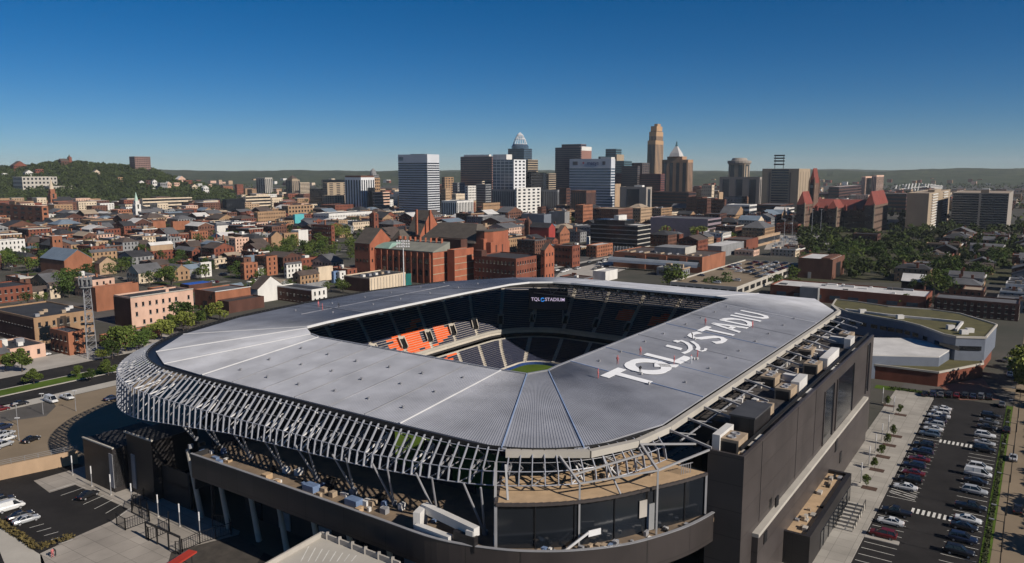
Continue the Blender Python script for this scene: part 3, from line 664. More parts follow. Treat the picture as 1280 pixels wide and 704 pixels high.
# ================================================================== GROUND, ROADS, LOTS
def ground_sheet():
    m = mat('city_ground', (.095, .085, .072), .95, c2=(.05, .052, .04), scale=.02, spec=.15)
    n = MB().poly([(-9000, -300, 0), (9000, -300, 0), (9000, 9200, 0), (-9000, 9200, 0)]).build('ground', m); n['kind'] = 'structure'
ground_sheet()
gls('parkway_road', 0, 640, 246, 256.5, .02, M_asph); gls('parkway_road', 0, 640, 265, 279, .02, M_asph)
gls('median_grass', 0, 255, 257.2, 264.3, .14, M_grass)
mb = MB(); mb.lsbox(0, 255, 256.4, 257.2, 0, .16); mb.lsbox(0, 255, 264.3, 265, 0, .16); o = mb.build('median_kerb', M_concl); o['kind'] = 'structure'
gls('sidewalk', 0, 640, 279, 284, .12, M_conc); gls('sidewalk', 0, 200, 240, 246, .12, M_concl)
gls('parking_lot_surface', 30, 150, 186.8, 240, .016, M_lotan)
gpx('lot_patch', [(0, 506), (62, 497), (70, 508), (58, 520), (0, 528)], .02, M_asph2)
gpx('parking_lot_asphalt', [(-40, 609), (95, 578), (120, 592), (350, 700), (350, 740), (-40, 740)], .02, M_asph)
gpx('plaza', [(42, 601), (108, 582), (300, 664), (292, 682), (225, 740), (55, 740), (50, 692), (92, 672), (140, 651), (160, 636), (94, 606), (62, 616)], .03, panels('west_plaza_paving', (.30, .27, .235), 4.0, 4.0, rough=.9, gap=.05, spec=.2, axis='plan', var=.08, mort=.6))
gpx('sidewalk', [(-30, 647), (-10, 652), (45, 690), (52, 694), (70, 740), (20, 740), (0, 690), (-30, 668)], .03, M_concl)
gpx('mulch_bed', [(214, 690), (300, 668), (330, 690), (300, 740), (200, 740)], .05, mat('dark_planting_bed', (.05, .042, .034), 1, var=.4, scale=.5))
gls('side_street', 180, 200, 284, 700, .024, M_asph2)
gls('side_street', 350, 640, 246, 300, .014, M_asph2)
gls('sidewalk', 96, 180, 284, 300, .10, M_conc)
gpx('corner_lot', [(-60, 446), (20, 423), (62, 436), (110, 447), (60, 462), (0, 474), (-60, 488)], .018, M_asph2)
# wall between the two west lots, with a fence on top
A_ = W(40, 195.0); B_ = W(71, 186.5); C_ = W(86.2, 182.4)
wl_ = MB().bar(A_ + Vector((0, 0, 1.6)), B_ + Vector((0, 0, 1.6)), .5, 3.2).bar(B_ + Vector((0, 0, 1.6)), C_ + Vector((0, 0, 1.6)), .5, 3.2).build('retaining_wall', M_tan); tag(wl_, 'long tan retaining wall between the upper lot and the fenced plaza', 'wall')
mb = MB()
for a, b in ((A_, B_), (B_, C_)):
    n = int((b - a).length / 2.5)
    for k in range(n + 1): p = a.lerp(b, k / n); mb.tube(p + Vector((0, 0, 3.2)), p + Vector((0, 0, 4.4)), .04, n=5)
    for z in (3.6, 4.0, 4.4): mb.bar(a + Vector((0, 0, z)), b + Vector((0, 0, z)), .05)
tag(mb.build('railing', M_steelg), 'thin metal railing along the top of the tan retaining wall', 'railing')
def stall_lines(name, pts, m=M_paint, z=.035, w=.14):
    mb = MB()
    for a, b in pts:
        a = Vector((a[0], a[1], z)); b = Vector((b[0], b[1], z)); d = (b - a).normalized(); n = Vector((-d.y, d.x, 0)) * w / 2; mb.quad(a - n, b - n, b + n, a + n)
    o = mb.build(name, m); o['kind'] = 'structure'; return o
stall_lines('painted_stall_lines', [(at(62 + k * 14, 614 + k * 5.6), at(95 + k * 11.5, 604 + k * 5.2)) for k in range(7)])
stall_lines('painted_stall_lines', [(at(28 + k * 9, 655 + k * 5), at(46 + k * 9, 650 + k * 5)) for k in range(6)])

# ================================================================== RIGHT-HAND LOT
gls('parking_lot_asphalt', 90, 262, 4.6, 23.2, .02, M_asph)
M_pave = panels('plaza_paving', (.33, .305, .265), 3.0, 3.0, rough=.9, gap=.04, spec=.2, axis='plan', var=.08, mort=.6)
gls('plaza', 90, 262, 23.2, 34, .10, M_pave)
mb = MB(); mb.lsbox(90, 258, 23.05, 23.2, 0, .12); o = mb.build('kerb', M_conc); o['kind'] = 'structure'
gls('lot_verge', 90, 262, 3.0, 4.6, .06, M_grass); gls('sidewalk', 60, 420, -2.0, 3.0, .08, M_lotan); gls('street', 60, 700, -16, -2.0, .02, M_asph2); gls('sidewalk', 60, 420, -20, -16, .08, M_conc)
gls('school_street', 266, 280, -60, 33, .03, M_asph2); gls('lot_verge', 260.5, 265, 20, 40, .05, M_grass); gls('sidewalk', 280, 284, -20, 34, .08, M_lotan)
stall_lines('painted_stall_lines', [(W(l, 17.2), W(l, 22.7)) for l in [132 + 2.75 * k for k in range(44)] if not 165 < l < 172] + [(W(l, 5), W(l, 10.5)) for l in [132 + 2.75 * k for k in range(44)]])
for l in (168.3, 217.5): stall_lines('painted_crossing', [(W(l - 1.3, s), W(l + 1.3, s)) for s in [10.5 + .95 * k for k in range(8)]], w=.5)
stall_lines('painted_hatching', [(W(174 + k * 1.2, 17.5), W(175.5 + k * 1.2, 22.5)) for k in range(5)], w=.2)
for l, s in ((151, 18.5),):
    o = MB().prism([W(l - .8, 17.2), W(l + .8, 17.2), W(l + .8, 23), W(l - .8, 23)], .02, .16).build('kerbed_island', M_conc); o['kind'] = 'structure'
# ------------------------------------------------------------------ cars
def car_mesh(kind):
    """body, glazing, wheels and lamps of one car in local metres, nose towards +x"""
    if kind == 'sedan': Ln, Wd, prof, cab = 4.7, 1.8, [(-2.35, .55, .80), (-2.2, .35, .98), (-1.3, .3, 1.02), (.85, .3, .98), (2.0, .33, .82), (2.32, .45, .66)], [(-1.55, 1.0, .0), (-.75, 1.44, 1), (.35, 1.46, 1), (1.25, .98, 0)]
    elif kind == 'suv': Ln, Wd, prof, cab = 4.8, 1.92, [(-2.4, .6, 1.0), (-2.3, .4, 1.12), (-1.2, .36, 1.16), (.9, .36, 1.12), (2.1, .4, 1.0), (2.38, .55, .8)], [(-2.3, 1.12, 0), (-1.95, 1.72, 1), (.3, 1.76, 1), (1.15, 1.12, 0)]
    elif kind == 'van': Ln, Wd, prof, cab = 5.4, 2.0, [(-2.7, .6, 1.15), (-2.65, .4, 1.25), (-1, .36, 1.25), (1.2, .36, 1.25), (2.3, .4, 1.1), (2.68, .55, .85)], [(-2.66, 1.25, 0), (-2.5, 2.1, 1), (1.0, 2.12, 1), (2.0, 1.2, 0)]
    else: Ln, Wd, prof, cab = 5.6, 1.98, [(-2.8, .65, 1.05), (-2.7, .5, 1.1), (-.9, .45, 1.12), (1.3, .45, 1.12), (2.5, .5, 1.02), (2.78, .6, .8)], [(-.75, 1.1, 0), (-.5, 1.75, 1), (.75, 1.78, 1), (1.5, 1.12, 0)]
    hw = Wd / 2; mb = MB(); rings = []
    for (x, z0, z1) in prof:
        q = .86 if abs(x) > 2 else 1
        rings.append([(x, -hw * q * .9, z0), (x, -hw * q, z0 + .15), (x, -hw * q, z1 - .22), (x, -hw * q * .86, z1), (x, hw * q * .86, z1), (x, hw * q, z1 - .22), (x, hw * q, z0 + .15), (x, hw * q * .9, z0)])
    mb.loft(rings)
    (x0, z0, _), (x1, z1, _), (x2, z2, _), (x3, z3, _) = cab
    a = hw * .84; b = hw * .68
    # roof sheet belongs to the body
    mb.hexa([(x1 + .02, -b, z1 - .03), (x2 - .02, -b, z2 - .03), (x2 - .02, b, z2 - .03), (x1 + .02, b, z1 - .03), (x1 + .08, -b * .92, z1 + .05), (x2 - .08, -b * .92, z2 + .05), (x2 - .08, b * .92, z2 + .05), (x1 + .08, b * .92, z1 + .05)])
    for sg in (-1, 1):
        for xa, xb, za, zb in ((x0, x1, z0, z1), (x3, x2, z3, z2)): mb.bar((xa, sg * a, za), (xb, sg * b, zb), .09, .09)
        xm = (x1 + x2) / 2; mb.bar((xm, sg * (a + .01), z0), (xm, sg * (b + .02), z1), .1, .08)
    if kind == 'van':
        for sg in (-1, 1): mb.quad((x0 + .1, sg * (a + .02), z0), (.6, sg * (a + .02), z0), (.5, sg * (b + .02), z1), (x1, sg * (b + .02), z1))
    body = mb.mesh('car_body_' + kind, MATS['car_white'])
    g = MB().hexa([(x0, -a, z0 - .05), (x3, -a, z3 - .05), (x3, a, z3 - .05), (x0, a, z0 - .05), (x1, -b, z1), (x2, -b, z2), (x2, b, z2), (x1, b, z1)]).mesh('car_glazing_' + kind, M_glass)
    hl = [(2.2 if kind in ('sedan', 'suv') else Ln / 2 - .15, sg * hw * .62, .72 if kind == 'sedan' else .85) for sg in (-1, 1)]
    tl = [(-Ln / 2 + .08, sg * hw * .66, .82 if kind == 'sedan' else 1.0) for sg in (-1, 1)]
    return body, g, [(x, sg * (hw - .12)) for x in (-Ln * .29, Ln * .31) for sg in (-1, 1)], hl, tl
CARC = {'white': (.62, .62, .61), 'silver': (.36, .37, .38), 'black': (.012, .012, .014), 'dark red': (.12, .012, .014), 'navy': (.014, .022, .05), 'grey': (.10, .105, .11), 'blue grey': (.10, .14, .19), 'yellow': (.45, .30, .02), 'red': (.38, .03, .03)}
for k, c in CARC.items(): mat('car_' + k.replace(' ', '_'), c, .28, metal=.1, var=.04, scale=.4, spec=.6)
M_tyre = mat('tyre_rubber', (.015, .015, .015), .9); M_hl = mat('lamp_lens', (.7, .7, .68), .15, spec=.8); M_tl = mat('red_lamp_lens', (.35, .01, .01), .25)
WHEEL = MB().tube((0, -.12, 0), (0, .12, 0), .34, n=12).mesh('wheel', M_tyre); HUB = MB().tube((0, -.13, 0), (0, .13, 0), .2, n=8).mesh('wheel_rim', M_steelg)
HL = MB().box((0, 0, 0), (.16, .36, .16)).mesh('headlight', M_hl); TL = MB().box((0, 0, 0), (.1, .3, .2)).mesh('tail_light', M_tl)
CARK = {k: car_mesh(k) for k in ('sedan', 'suv', 'van', 'pickup')}; BODYM = {}
def body_mesh(kind, col):
    k = (kind, col)
    if k not in BODYM: me = CARK[kind][0].copy(); me.materials.clear(); me.materials.append(MATS['car_' + col.replace(' ', '_')]); BODYM[k] = me
    return BODYM[k]
CARS = []
def car(kind, col, p, ang, group, label=None, parts=True):
    if not parts:
        o = link('parked_car', body_mesh(kind, col), None, p, ang); 
        g = link('car_window', CARK[kind][1], o); CARS.append((o, kind, col, group)); tag(o, label, 'car', group); return o
    r = thing('parked_car', label, 'car', p, group); r.rotation_euler = (0, 0, ang); del r['_base']
    link('car_body', body_mesh(kind, col), r); link('car_window', CARK[kind][1], r)
    for x, y in CARK[kind][2]: w_ = link('wheel', WHEEL, r, (x, y, .34)); link('wheel_rim', HUB, w_)
    for q in CARK[kind][3]: link('headlight', HL, r, q)
    for q in CARK[kind][4]: link('tail_light', TL, r, q)
    CARS.append((r, kind, col, group)); return r
LEFTROW = [(1119, 502, 'white', 'sedan'), (1128, 508, 'white', 'suv'), (1138, 515, 'white', 'pickup'), (1142, 521.5, 'navy', 'sedan'), (1146, 527.5, 'silver', 'suv'), (1150, 533.5, 'white', 'sedan'), (1147, 540, 'blue grey', 'suv'), (1139, 554, 'black', 'suv'), (1136, 562, 'navy', 'suv'), (1132, 571, 'dark red', 'sedan'), (1130, 580, 'navy', 'suv'), (1125, 588, 'dark red', 'sedan'), (1119, 596, 'black', 'suv'), (1113, 605, 'white', 'sedan'), (1097, 635, 'black', 'pickup'), (1095, 648, 'white', 'sedan'), (1087, 664, 'dark red', 'suv')]
RIGHTROW = [(1230, 519, 'black', 'suv'), (1228, 526, 'grey', 'sedan'), (1226, 533, 'black', 'sedan'), (1222, 543, 'white', 'suv'), (1220, 552, 'silver', 'sedan'), (1217, 560, 'black', 'suv'), (1211, 582, 'white', 'suv'), (1208, 590, 'white', 'van'), (1206, 599, 'black', 'sedan'), (1203, 611, 'silver', 'suv'), (1194, 630, 'black', 'pickup'), (1190, 645, 'white', 'sedan'), (1187, 654, 'black', 'sedan'), (1180, 668, 'navy', 'suv'), (1176, 684, 'black', 'suv')]
ORD = ['nearest', 'second', 'third', 'fourth', 'fifth', 'sixth', 'seventh', 'eighth', 'ninth', 'tenth', 'eleventh', 'twelfth', 'thirteenth', 'fourteenth', 'fifteenth', 'sixteenth', 'seventeenth', 'eighteenth', 'nineteenth', 'twentieth']
GN = 'cars parked in the lot beside the stadium tower'
for row, s, nm, rot in ((LEFTROW, 19.9, 'row nearer the stadium', 0), (RIGHTROW, 7.8, 'row nearer the street', math.pi)):
    n = len(row)
    for i, (x, y, c, k) in enumerate(row):
        l = LS(at(x, y, .6))[0]; car(k, c, W(l, s + rnd.uniform(-.3, .3), .02), ANG_S + rot + rnd.uniform(-.03, .03), GN, '%s %s, %s from the near end of the %s' % (c, k, ORD[n - 1 - i], nm))
car('suv', 'black', at(1178, 528, .02), ANG_L + math.pi, None, 'black suv driving alone along the aisle of the lot beside the stadium')
for i, x in enumerate(range(1156, 1240, 10)): car('suv' if i % 2 else 'sedan', ['black', 'navy', 'grey', 'black', 'dark red', 'black', 'navy', 'grey', 'black'][i], at(x, 494.5 + (x - 1156) * .05, .02), ANG_L + rnd.uniform(-.05, .05), 'dark cars along the far edge of the lot', '%s %s, %s from the left in the dark row at the lot\'s far end' % (['black', 'navy', 'grey', 'black', 'dark red', 'black', 'navy', 'grey', 'black'][i], 'suv' if i % 2 else 'sedan', (['first'] + ORD[1:])[i]))
for i, (x, y, c) in enumerate([(1252, 508, 'grey'), (1258, 540, 'black'), (1266, 575, 'silver'), (1272, 640, 'black'), (1262, 470, 'white'), (1256, 452, 'grey')]): car('sedan', c, at(x, y, .02), ANG_L, 'cars on the street at the right edge', '%s sedan on the shaded street right of the verge, %s from the near end' % (c, ['third', 'third', 'second', 'nearest', 'fifth', 'farthest'][i] if i != 0 else 'fourth'))
WL_ = [(64, 503, 'white', 'van', ANG_S + math.pi, 'white van parked on the tan lot, left one of the pair'), (84, 499, 'white', 'pickup', ANG_S + math.pi, 'white pickup parked right of the white van on the tan lot'), (25, 507, 'black', 'sedan', ANG_L, 'black sedan at the back of the tan lot by the sidewalk'), (1, 514, 'dark red', 'sedan', ANG_L, 'dark red sedan cut off by the picture edge on the tan lot'), (39, 552, 'black', 'sedan', ANG_L + .3, 'black sedan parked alone above the tan retaining wall'), (4, 537, 'navy', 'suv', ANG_L + .25, 'navy suv, back one of the row above the retaining wall'), (7, 545, 'silver', 'sedan', ANG_L + .25, 'silver sedan behind the white one above the retaining wall'), (8, 551, 'white', 'sedan', ANG_L + .25, 'white sedan between two silver cars above the retaining wall'), (4, 559, 'silver', 'suv', ANG_L + .25, 'silver suv, front one of the row above the retaining wall'), (140, 500, 'navy', 'sedan', ANG_L, 'navy sedan in the shadow beside the round stadium corner'),
       (110, 622, 'black', 'sedan', ANG_L + .25, 'black sedan parked alone in the striped stalls by the pole row'), (3, 629, 'black', 'suv', ANG_L - .15, 'black suv behind the white van beside the hedge'), (12, 638, 'white', 'van', ANG_L - .1, 'white van with red roof stripe beside the hedge'), (26, 648, 'black', 'sedan', ANG_L - .1, 'black sedan between the white van and the silver car'), (33, 653, 'silver', 'sedan', ANG_L - .1, 'silver sedan parked last in the row beside the hedge'), (37, 445, 'black', 'suv', ANG_S, 'black suv on the corner lot beside the brown warehouse'), (55, 445, 'white', 'sedan', ANG_L, 'white sedan turning in front of the red brick shed'), (3, 434, 'navy', 'sedan', ANG_S, 'navy sedan at the picture edge by the brown warehouse')]
for x, y, c, k, a, lb in WL_: car(k, c, at(x, y, .02), a, 'cars parked on the west lots', lb)

# ------------------------------------------------------------------ trees
M_leaf = [mat('leaf_deep', (.050, .080, .018), .85, var=.5, scale=.5, rnd_v=.35, spec=.15), mat('leaf_mid', (.085, .115, .024), .85, var=.45, scale=.5, rnd_v=.2, spec=.15), mat('leaf_fresh', (.15, .17, .035), .85, var=.4, scale=.5, rnd_v=.2, spec=.15)]
M_bark = mat('bark', (.07, .055, .042), .95, var=.3, scale=.8)
def crown_mesh(seed, n, spread, kind):
    r = random.Random(seed); lobes = []
    for k in range(9 if kind else 7):
        a = r.uniform(0, 6.28); d = r.uniform(0, .5) * spread; z = r.uniform(.38, .84); lobes.append((d * math.cos(a), d * math.sin(a), z, r.uniform(.13, .24) * (1.15 - .4 * abs(z - .55))))
    lobes.append((0, 0, .86, .13)); mb = MB()
    for k in range(n):
        c = r.choice(lobes); u = Vector((r.gauss(0, 1), r.gauss(0, 1), r.gauss(0, 1))).normalized() * c[3] * r.uniform(.55, 1.12) ** .6; p = Vector(c[:3]) + Vector((u.x * 1.1, u.y * 1.1, u.z * .85))
        q = r.uniform(.018, .045); a = Vector((r.gauss(0, 1), r.gauss(0, 1), r.gauss(0, .7))).normalized(); b = a.cross(Vector((r.gauss(0, 1), r.gauss(0, 1), r.gauss(0, 1)))).normalized()
        mb.quad(p - a * q - b * q * .7, p + a * q * 1.2 - b * q * .4, p + a * q * .8 + b * q * .8, p - a * q * .9 + b * q * .6)
    return mb
def trunk_mesh(seed):
    r = random.Random(seed); mb = MB(); mb.tube((0, 0, -.02), (0, 0, .35), .028, .02, n=6)
    for k in range(5): a = r.uniform(0, 6.28); z = r.uniform(.25, .4); e = (math.cos(a) * .24, math.sin(a) * .24, z + r.uniform(.2, .35)); mb.tube((0, 0, z), e, .014, .005, n=5)
    mb.tube((0, 0, .35), (.02, .01, .72), .019, .006, n=5); return mb.mesh('tree_trunk', M_bark)
CROWN = {}
for c in range(3): CROWN[c] = [crown_mesh(50 + 7 * c + v, 1500, .75 + .12 * v, v).mesh('tree_crown', M_leaf[c]) for v in range(4)]
CROWNF = {}
for c in range(3): CROWNF[c] = [crown_mesh(90 + 7 * c + v, 520, .8 + .12 * v, v).mesh('tree_crown', M_leaf[c]) for v in range(3)]
TRUNK = [trunk_mesh(k) for k in range(3)]
TREES = []
def tree(p, h, c, wide=1.0, group=None, label=None, far=False):
    r = thing('tree', label, 'tree', p, group); del r['_base']; r.rotation_euler = (0, 0, rnd.uniform(0, 6.28)); r.scale = (h * wide, h * wide, h)
    link('crown', rnd.choice((CROWNF if far else CROWN)[c]), r); link('trunk', rnd.choice(TRUNK), r)
    TREES.append((r, h, c, label)); return r
# ------------------------------------------------------------------ street furniture close to the stadium
for i, (x, y) in enumerate([(91, 594), (115, 608), (139, 619), (165, 631), (198, 646), (225, 658), (250, 669)]):
    p = at(x, y, .03); r = thing('light_column', 'slim light column with white upper half, %s from the left along the west plaza' % (['first'] + ORD[1:])[i], 'light column', p, 'light columns along the plaza')
    MB().tube(p, p + Vector((0, 0, 2.9)), .09, n=8).build('post', M_steelg, r); MB().tube(p + Vector((0, 0, 2.9)), p + Vector((0, 0, 4.6)), .13, n=8).build('lamp_tube', M_steelw, r); MB().lathe(p, [(.25, 0), (.25, .12), (.12, .2)], 8).build('base', M_conc, r)
for i, (x, y) in enumerate([(1103, 504), (1117, 515), (1110, 541), (1102, 552), (1094, 566), (1086, 582), (1076, 604)]):
    l, s = LS(at(x, y)); p = W(l, s, .1); r = thing('light_column', 'slim light column with white upper half, %s from the far end of the tree plaza' % (['first'] + ORD[1:])[i], 'light column', p, 'light columns on the tree plaza')
    MB().tube(p, p + Vector((0, 0, 2.9)), .09, n=8).build('post', M_steelg, r); MB().tube(p + Vector((0, 0, 2.9)), p + Vector((0, 0, 4.6)), .13, n=8).build('lamp_tube', M_steelw, r); MB().lathe(p, [(.25, 0), (.25, .12), (.12, .2)], 8).build('base', M_conc, r)
    q = W(l - 1.6, s - 1.2, .1)
    b = MB().lsbox(l - 3.2, l - 1.2, s - 3.6, s - .6, .1, .16).build('mulch_bed', M_mulch); b['kind'] = 'structure'
    tree(W(l - 2.2, s - 1.6, .1), 3.0, 1, .62, 'young trees of the tree plaza', 'young staked tree in a mulch bed on the plaza, %s from the far end' % (['first'] + ORD[1:])[i])
for i, l in enumerate((151, 158, 176, 196, 214, 236, 250)):
    p = W(l, 1.5, .08); r = thing('street_lamp', 'tall dark street lamp on the right-hand sidewalk, %s from the near end' % ORD[i], 'street lamp', p, 'street lamps of the right-hand sidewalk')
    MB().tube(p, p + Vector((0, 0, 8.5)), .1, .06, n=8).build('post', M_black, r); MB().bar(p + Vector((0, 0, 8.4)), W(l, 3.3, 8.6), .08).build('lamp_arm', M_black, r); MB().bar(W(l, 2.9, 8.58), W(l, 3.7, 8.62), .3, .14).build('lamp_head', M_steelg, r)
for i, (x, y) in enumerate([(95, 514), (54, 518), (22, 531), (24, 551)]):
    p = at(x, y, .02); r = thing('lot_lamp', 'slender lamp post on the tan lot, %s from the right' % (['first'] + ORD[1:])[i], 'lamp post', p, 'lamp posts of the tan lot')
    MB().tube(p, p + Vector((0, 0, 6.0)), .1, .06, n=8).build('post', M_steelg, r); MB().bar(p + Vector((-.6, 0, 6)), p + Vector((.6, 0, 6)), .35, .16).build('lamp_head', M_steelw, r)
def fence(name, label, pts, h, parent=None, step=.45):
    p0 = pts[0]; r = thing(name, label, 'fence', p0); mb = MB(); pk = MB()
    for a, b in zip(pts, pts[1:]):
        for z in (.2, h - .1): mb.bar(a + Vector((0, 0, z)), b + Vector((0, 0, z)), .09, .09)
        n = max(1, int((b - a).length / 2.4))
        for k in range(n + 1): q = a.lerp(b, k / n); mb.bar(q, q + Vector((0, 0, h + .1)), .15)
        n = max(1, int((b - a).length / step))
        for k in range(n + 1): q = a.lerp(b, k / n); pk.bar(q + Vector((0, 0, .2)), q + Vector((0, 0, h - .1)), .055)
    mb.build('fence_frame', M_black, r); pk.build('fence_bars', M_black, r); return r
P = lambda x, y: at(x, y, .03)
fence('security_fence', 'black barred fence pen beside the striped stalls', [P(146, 656), P(157, 663), P(187, 652), P(184, 640), P(167, 632), P(165, 641), P(178, 648)], 2.4)
fence('security_fence', 'black barred fence in front of the dark blade walls', [P(170, 633), P(180, 624), P(193, 629)], 2.4)
fence('security_fence', 'black gate pen with tall overhead frame on the plaza', [P(183, 672), P(186, 676), P(212, 665), P(211, 656)], 2.6)
fence('security_fence', 'black barred fence leading right towards the stadium columns', [P(220, 693), P(228, 690), P(250, 680), P(289, 668), P(286, 660), P(266, 658)], 2.4)
g_ = thing('gate_frame', 'tall black overhead gate frame on the plaza beside the red canopy', 'gate', P(200, 682))
mb = MB(); a, b = P(183, 674), P(226, 694)
for k in range(4): q = a.lerp(b, k / 3); mb.bar(q, q + Vector((0, 0, 3.4)), .22)
mb.build('gate_posts', M_black, g_); MB().bar(a + Vector((0, 0, 3.4)), b + Vector((0, 0, 3.4)), .3).build('gate_beam', M_black, g_)
c_ = thing('entrance_canopy', 'red topped entrance canopy with blue underside at the bottom edge', 'canopy', P(222, 703))
m_red = mat('red_canopy', (.36, .035, .02), .6, var=.1); a, b = at(241, 689, 2.6), at(205, 712, 2.6)
MB().bar(a, b, 1.8, .3).build('canopy_roof', m_red, c_); MB().bar(a + Vector((-.9, .4, -.2)), b + Vector((-.9, .4, -.2)), .5, .3).build('canopy_edge', mat('blue_canopy_edge', (.10, .16, .32), .6, var=.1), c_)
for t in (0.05, .95): q = a.lerp(b, t); MB().tube(Vector((q.x, q.y, 0)), q, .08).build('canopy_post', M_black, c_)
# hedge round the lower left stalls
def hedge(label, pts, w, h, m=None, parent=None):
    r = random.Random(len(label)); mb = MB()
    for a, b in zip(pts, pts[1:]):
        n = int((b - a).length * 34)
        d = (b - a).normalized(); s_ = Vector((-d.y, d.x, 0))
        for k in range(n):
            p = a.lerp(b, r.random()) + s_ * r.uniform(-w, w) * .5; p.z = r.uniform(.05, h); q = r.uniform(.06, .2); u = Vector((r.gauss(0, 1), r.gauss(0, 1), r.gauss(0, 1))).normalized(); v = u.cross(Vector((r.gauss(0, 1), r.gauss(0, 1), 1))).normalized()
            mb.quad(p - u * q - v * q, p + u * q - v * q * .7, p + u * q + v * q, p - u * q + v * q)
    o = mb.build('hedge', m or M_leaf[0]); return tag(o, label, 'hedge')
hedge('low clipped hedge bordering the lower left parking stalls', [P(-10, 650), P(4, 658), P(47, 687), P(92, 671)], 1.4, .9, mat('hedge_leaf', (.10, .075, .02), .9, var=.4, scale=.6))
hedge('long low hedge strip along the grass verge beside the dark car row', [W(262, 36), W(262.5, 28), W(262, 24)], 1.6, .9)
hedge('narrow ground hedge along the verge between lot and right-hand sidewalk', [W(120, 3.8), W(200, 3.8), W(258, 3.8)], .7, .28, mat('ground_hedge_leaf', (.045, .055, .015), .9, var=.4, scale=.6))
for i, (x, y) in enumerate([(44, 464), (66, 471)]): pass
tree(at(7, 464), 6, 1, .9, None, 'small green tree at the left edge by the parkway'); tree(at(28, 465), 8.5, 1, 1.0, None, 'round bright green tree standing on the corner lot by the parkway')
for i, (x, y, h, c) in enumerate([(128, 452, 7, 2), (139, 448, 9, 1), (149, 444, 10, 1), (160, 440, 10, 1), (172, 436, 9, 0), (184, 432, 9, 1), (205, 424, 9.5, 2), (216, 420, 10.5, 2), (227, 416, 11, 2), (238, 411, 11, 2), (250, 407, 10, 2), (262, 402, 11, 2), (276, 398, 9, 2), (40, 480, 5, 1), (98, 474, 5, 1), (110, 478, 4.5, 1), (134, 471, 5, 1)]):
    tree(at(x + rnd.uniform(-3, 3), y + rnd.uniform(-2, 2)), h * rnd.uniform(.6, 1.15), c if rnd.random() < .6 else rnd.choice((0, 1)), rnd.uniform(.75, 1.1), 'trees along the parkway', None)
for i, (l, s, h) in enumerate([(270, -3, 14), (277, -2, 15), (284, -1.5, 15), (292, -4, 14), (262, -12, 9), (238, -13, 8), (222, -14, 8), (196, -14, 8.5), (178, -15, 8), (300, -6, 13), (312, -8, 13), (148, -19, 11), (160, -20, 12), (173, -19, 11), (186, -21, 13), (203, -20, 12), (219, -19, 12), (232, -21, 13), (249, -20, 12)]):
    tree(W(l, s, .05), h, 2 if i < 4 else 0, .9 if i < 4 else 1.0, 'trees on the right-hand street', None)
# people: one continuous skinned body each
def person_mesh(name, shirt, hunch=0.0):
    J = [(0, 0, .95), (0, 0, 1.2), (0, 0, 1.42), (0, 0, 1.5), (0, .02, 1.66), (.1, 0, .9), (.12, .02, .5), (.13, -.02, .06), (.14, .12, .04), (-.1, 0, .9), (-.13, .1, .5), (-.14, .02, .06), (-.15, .16, .04), (.2, 0, 1.4), (.27, .03, 1.13), (.25, .2, .98), (-.2, 0, 1.4), (-.27, .04, 1.13), (-.24, .2, 1.0)]
    if hunch: J = [(x, y + hunch * max(0, z - .95), z - hunch * .35 * max(0, z - .95)) for x, y, z in J]
    E_ = [(0, 1), (1, 2), (2, 3), (3, 4), (0, 5), (5, 6), (6, 7), (7, 8), (0, 9), (9, 10), (10, 11), (11, 12), (2, 13), (13, 14), (14, 15), (2, 16), (16, 17), (17, 18)]
    R = [.14, .15, .14, .06, .11, .1, .07, .05, .045, .1, .07, .05, .045, .07, .05, .04, .07, .05, .04]
    me = bpy.data.meshes.new(name); me.from_pydata(J, E_, []); o = bpy.data.objects.new(name, me); COL.objects.link(o)
    md = o.modifiers.new('skin', 'SKIN'); 
    if not me.skin_vertices: bpy.context.view_layer.objects.active = o
    sv = me.skin_vertices[0].data if me.skin_vertices else None
    if sv is None:
        bpy.data.objects.remove(o)
        mb = MB()
        for a, b in E_: mb.tube(J[a], J[b], R[a], R[b], n=6)
        mb.lathe(J[4], [(.05, -.12), (.1, -.05), (.11, .03), (.07, .11), (.01, .13)], 8); return mb.mesh(name, shirt)
    for v, q in zip(sv, R): v.radius = (q, q)
    sv[0].use_root = True
    s2 = o.modifiers.new('sub', 'SUBSURF'); s2.levels = 1; s2.render_levels = 1
    dg = bpy.context.evaluated_depsgraph_get(); out = bpy.data.meshes.new_from_object(o.evaluated_get(dg)); bpy.data.objects.remove(o); out.materials.clear(); out.materials.append(shirt); out.name = name
    return out
M_wred = mat('red_workwear', (.42, .12, .12), .8, var=.2, scale=2); M_wblk = mat('black_workwear', (.02, .02, .022), .8, var=.2, scale=2); M_wwht = mat('white_workwear', (.7, .7, .7), .8, var=.1, scale=2)
M_hat = mat('hard_hat', (.6, .12, .10), .4)
PM = {'red': person_mesh('person_red', M_wred), 'black': person_mesh('person_black', M_wblk, .5), 'white': person_mesh('person_white', M_wwht)}
HAT = MB().lathe((0, .02, 1.7), [(.16, 0), (.15, .03), (.12, .1), (.03, .14)], 10).mesh('hard_hat', M_hat)
def person(c, p, ang, label, hat=True):
    r = thing('person', label, 'person', p, 'roof workers' if p.z > 20 else None); r.rotation_euler = (0, 0, ang); del r['_base']; link('body', PM[c], r)
    if hat and c != 'black': link('hard_hat', HAT, r)
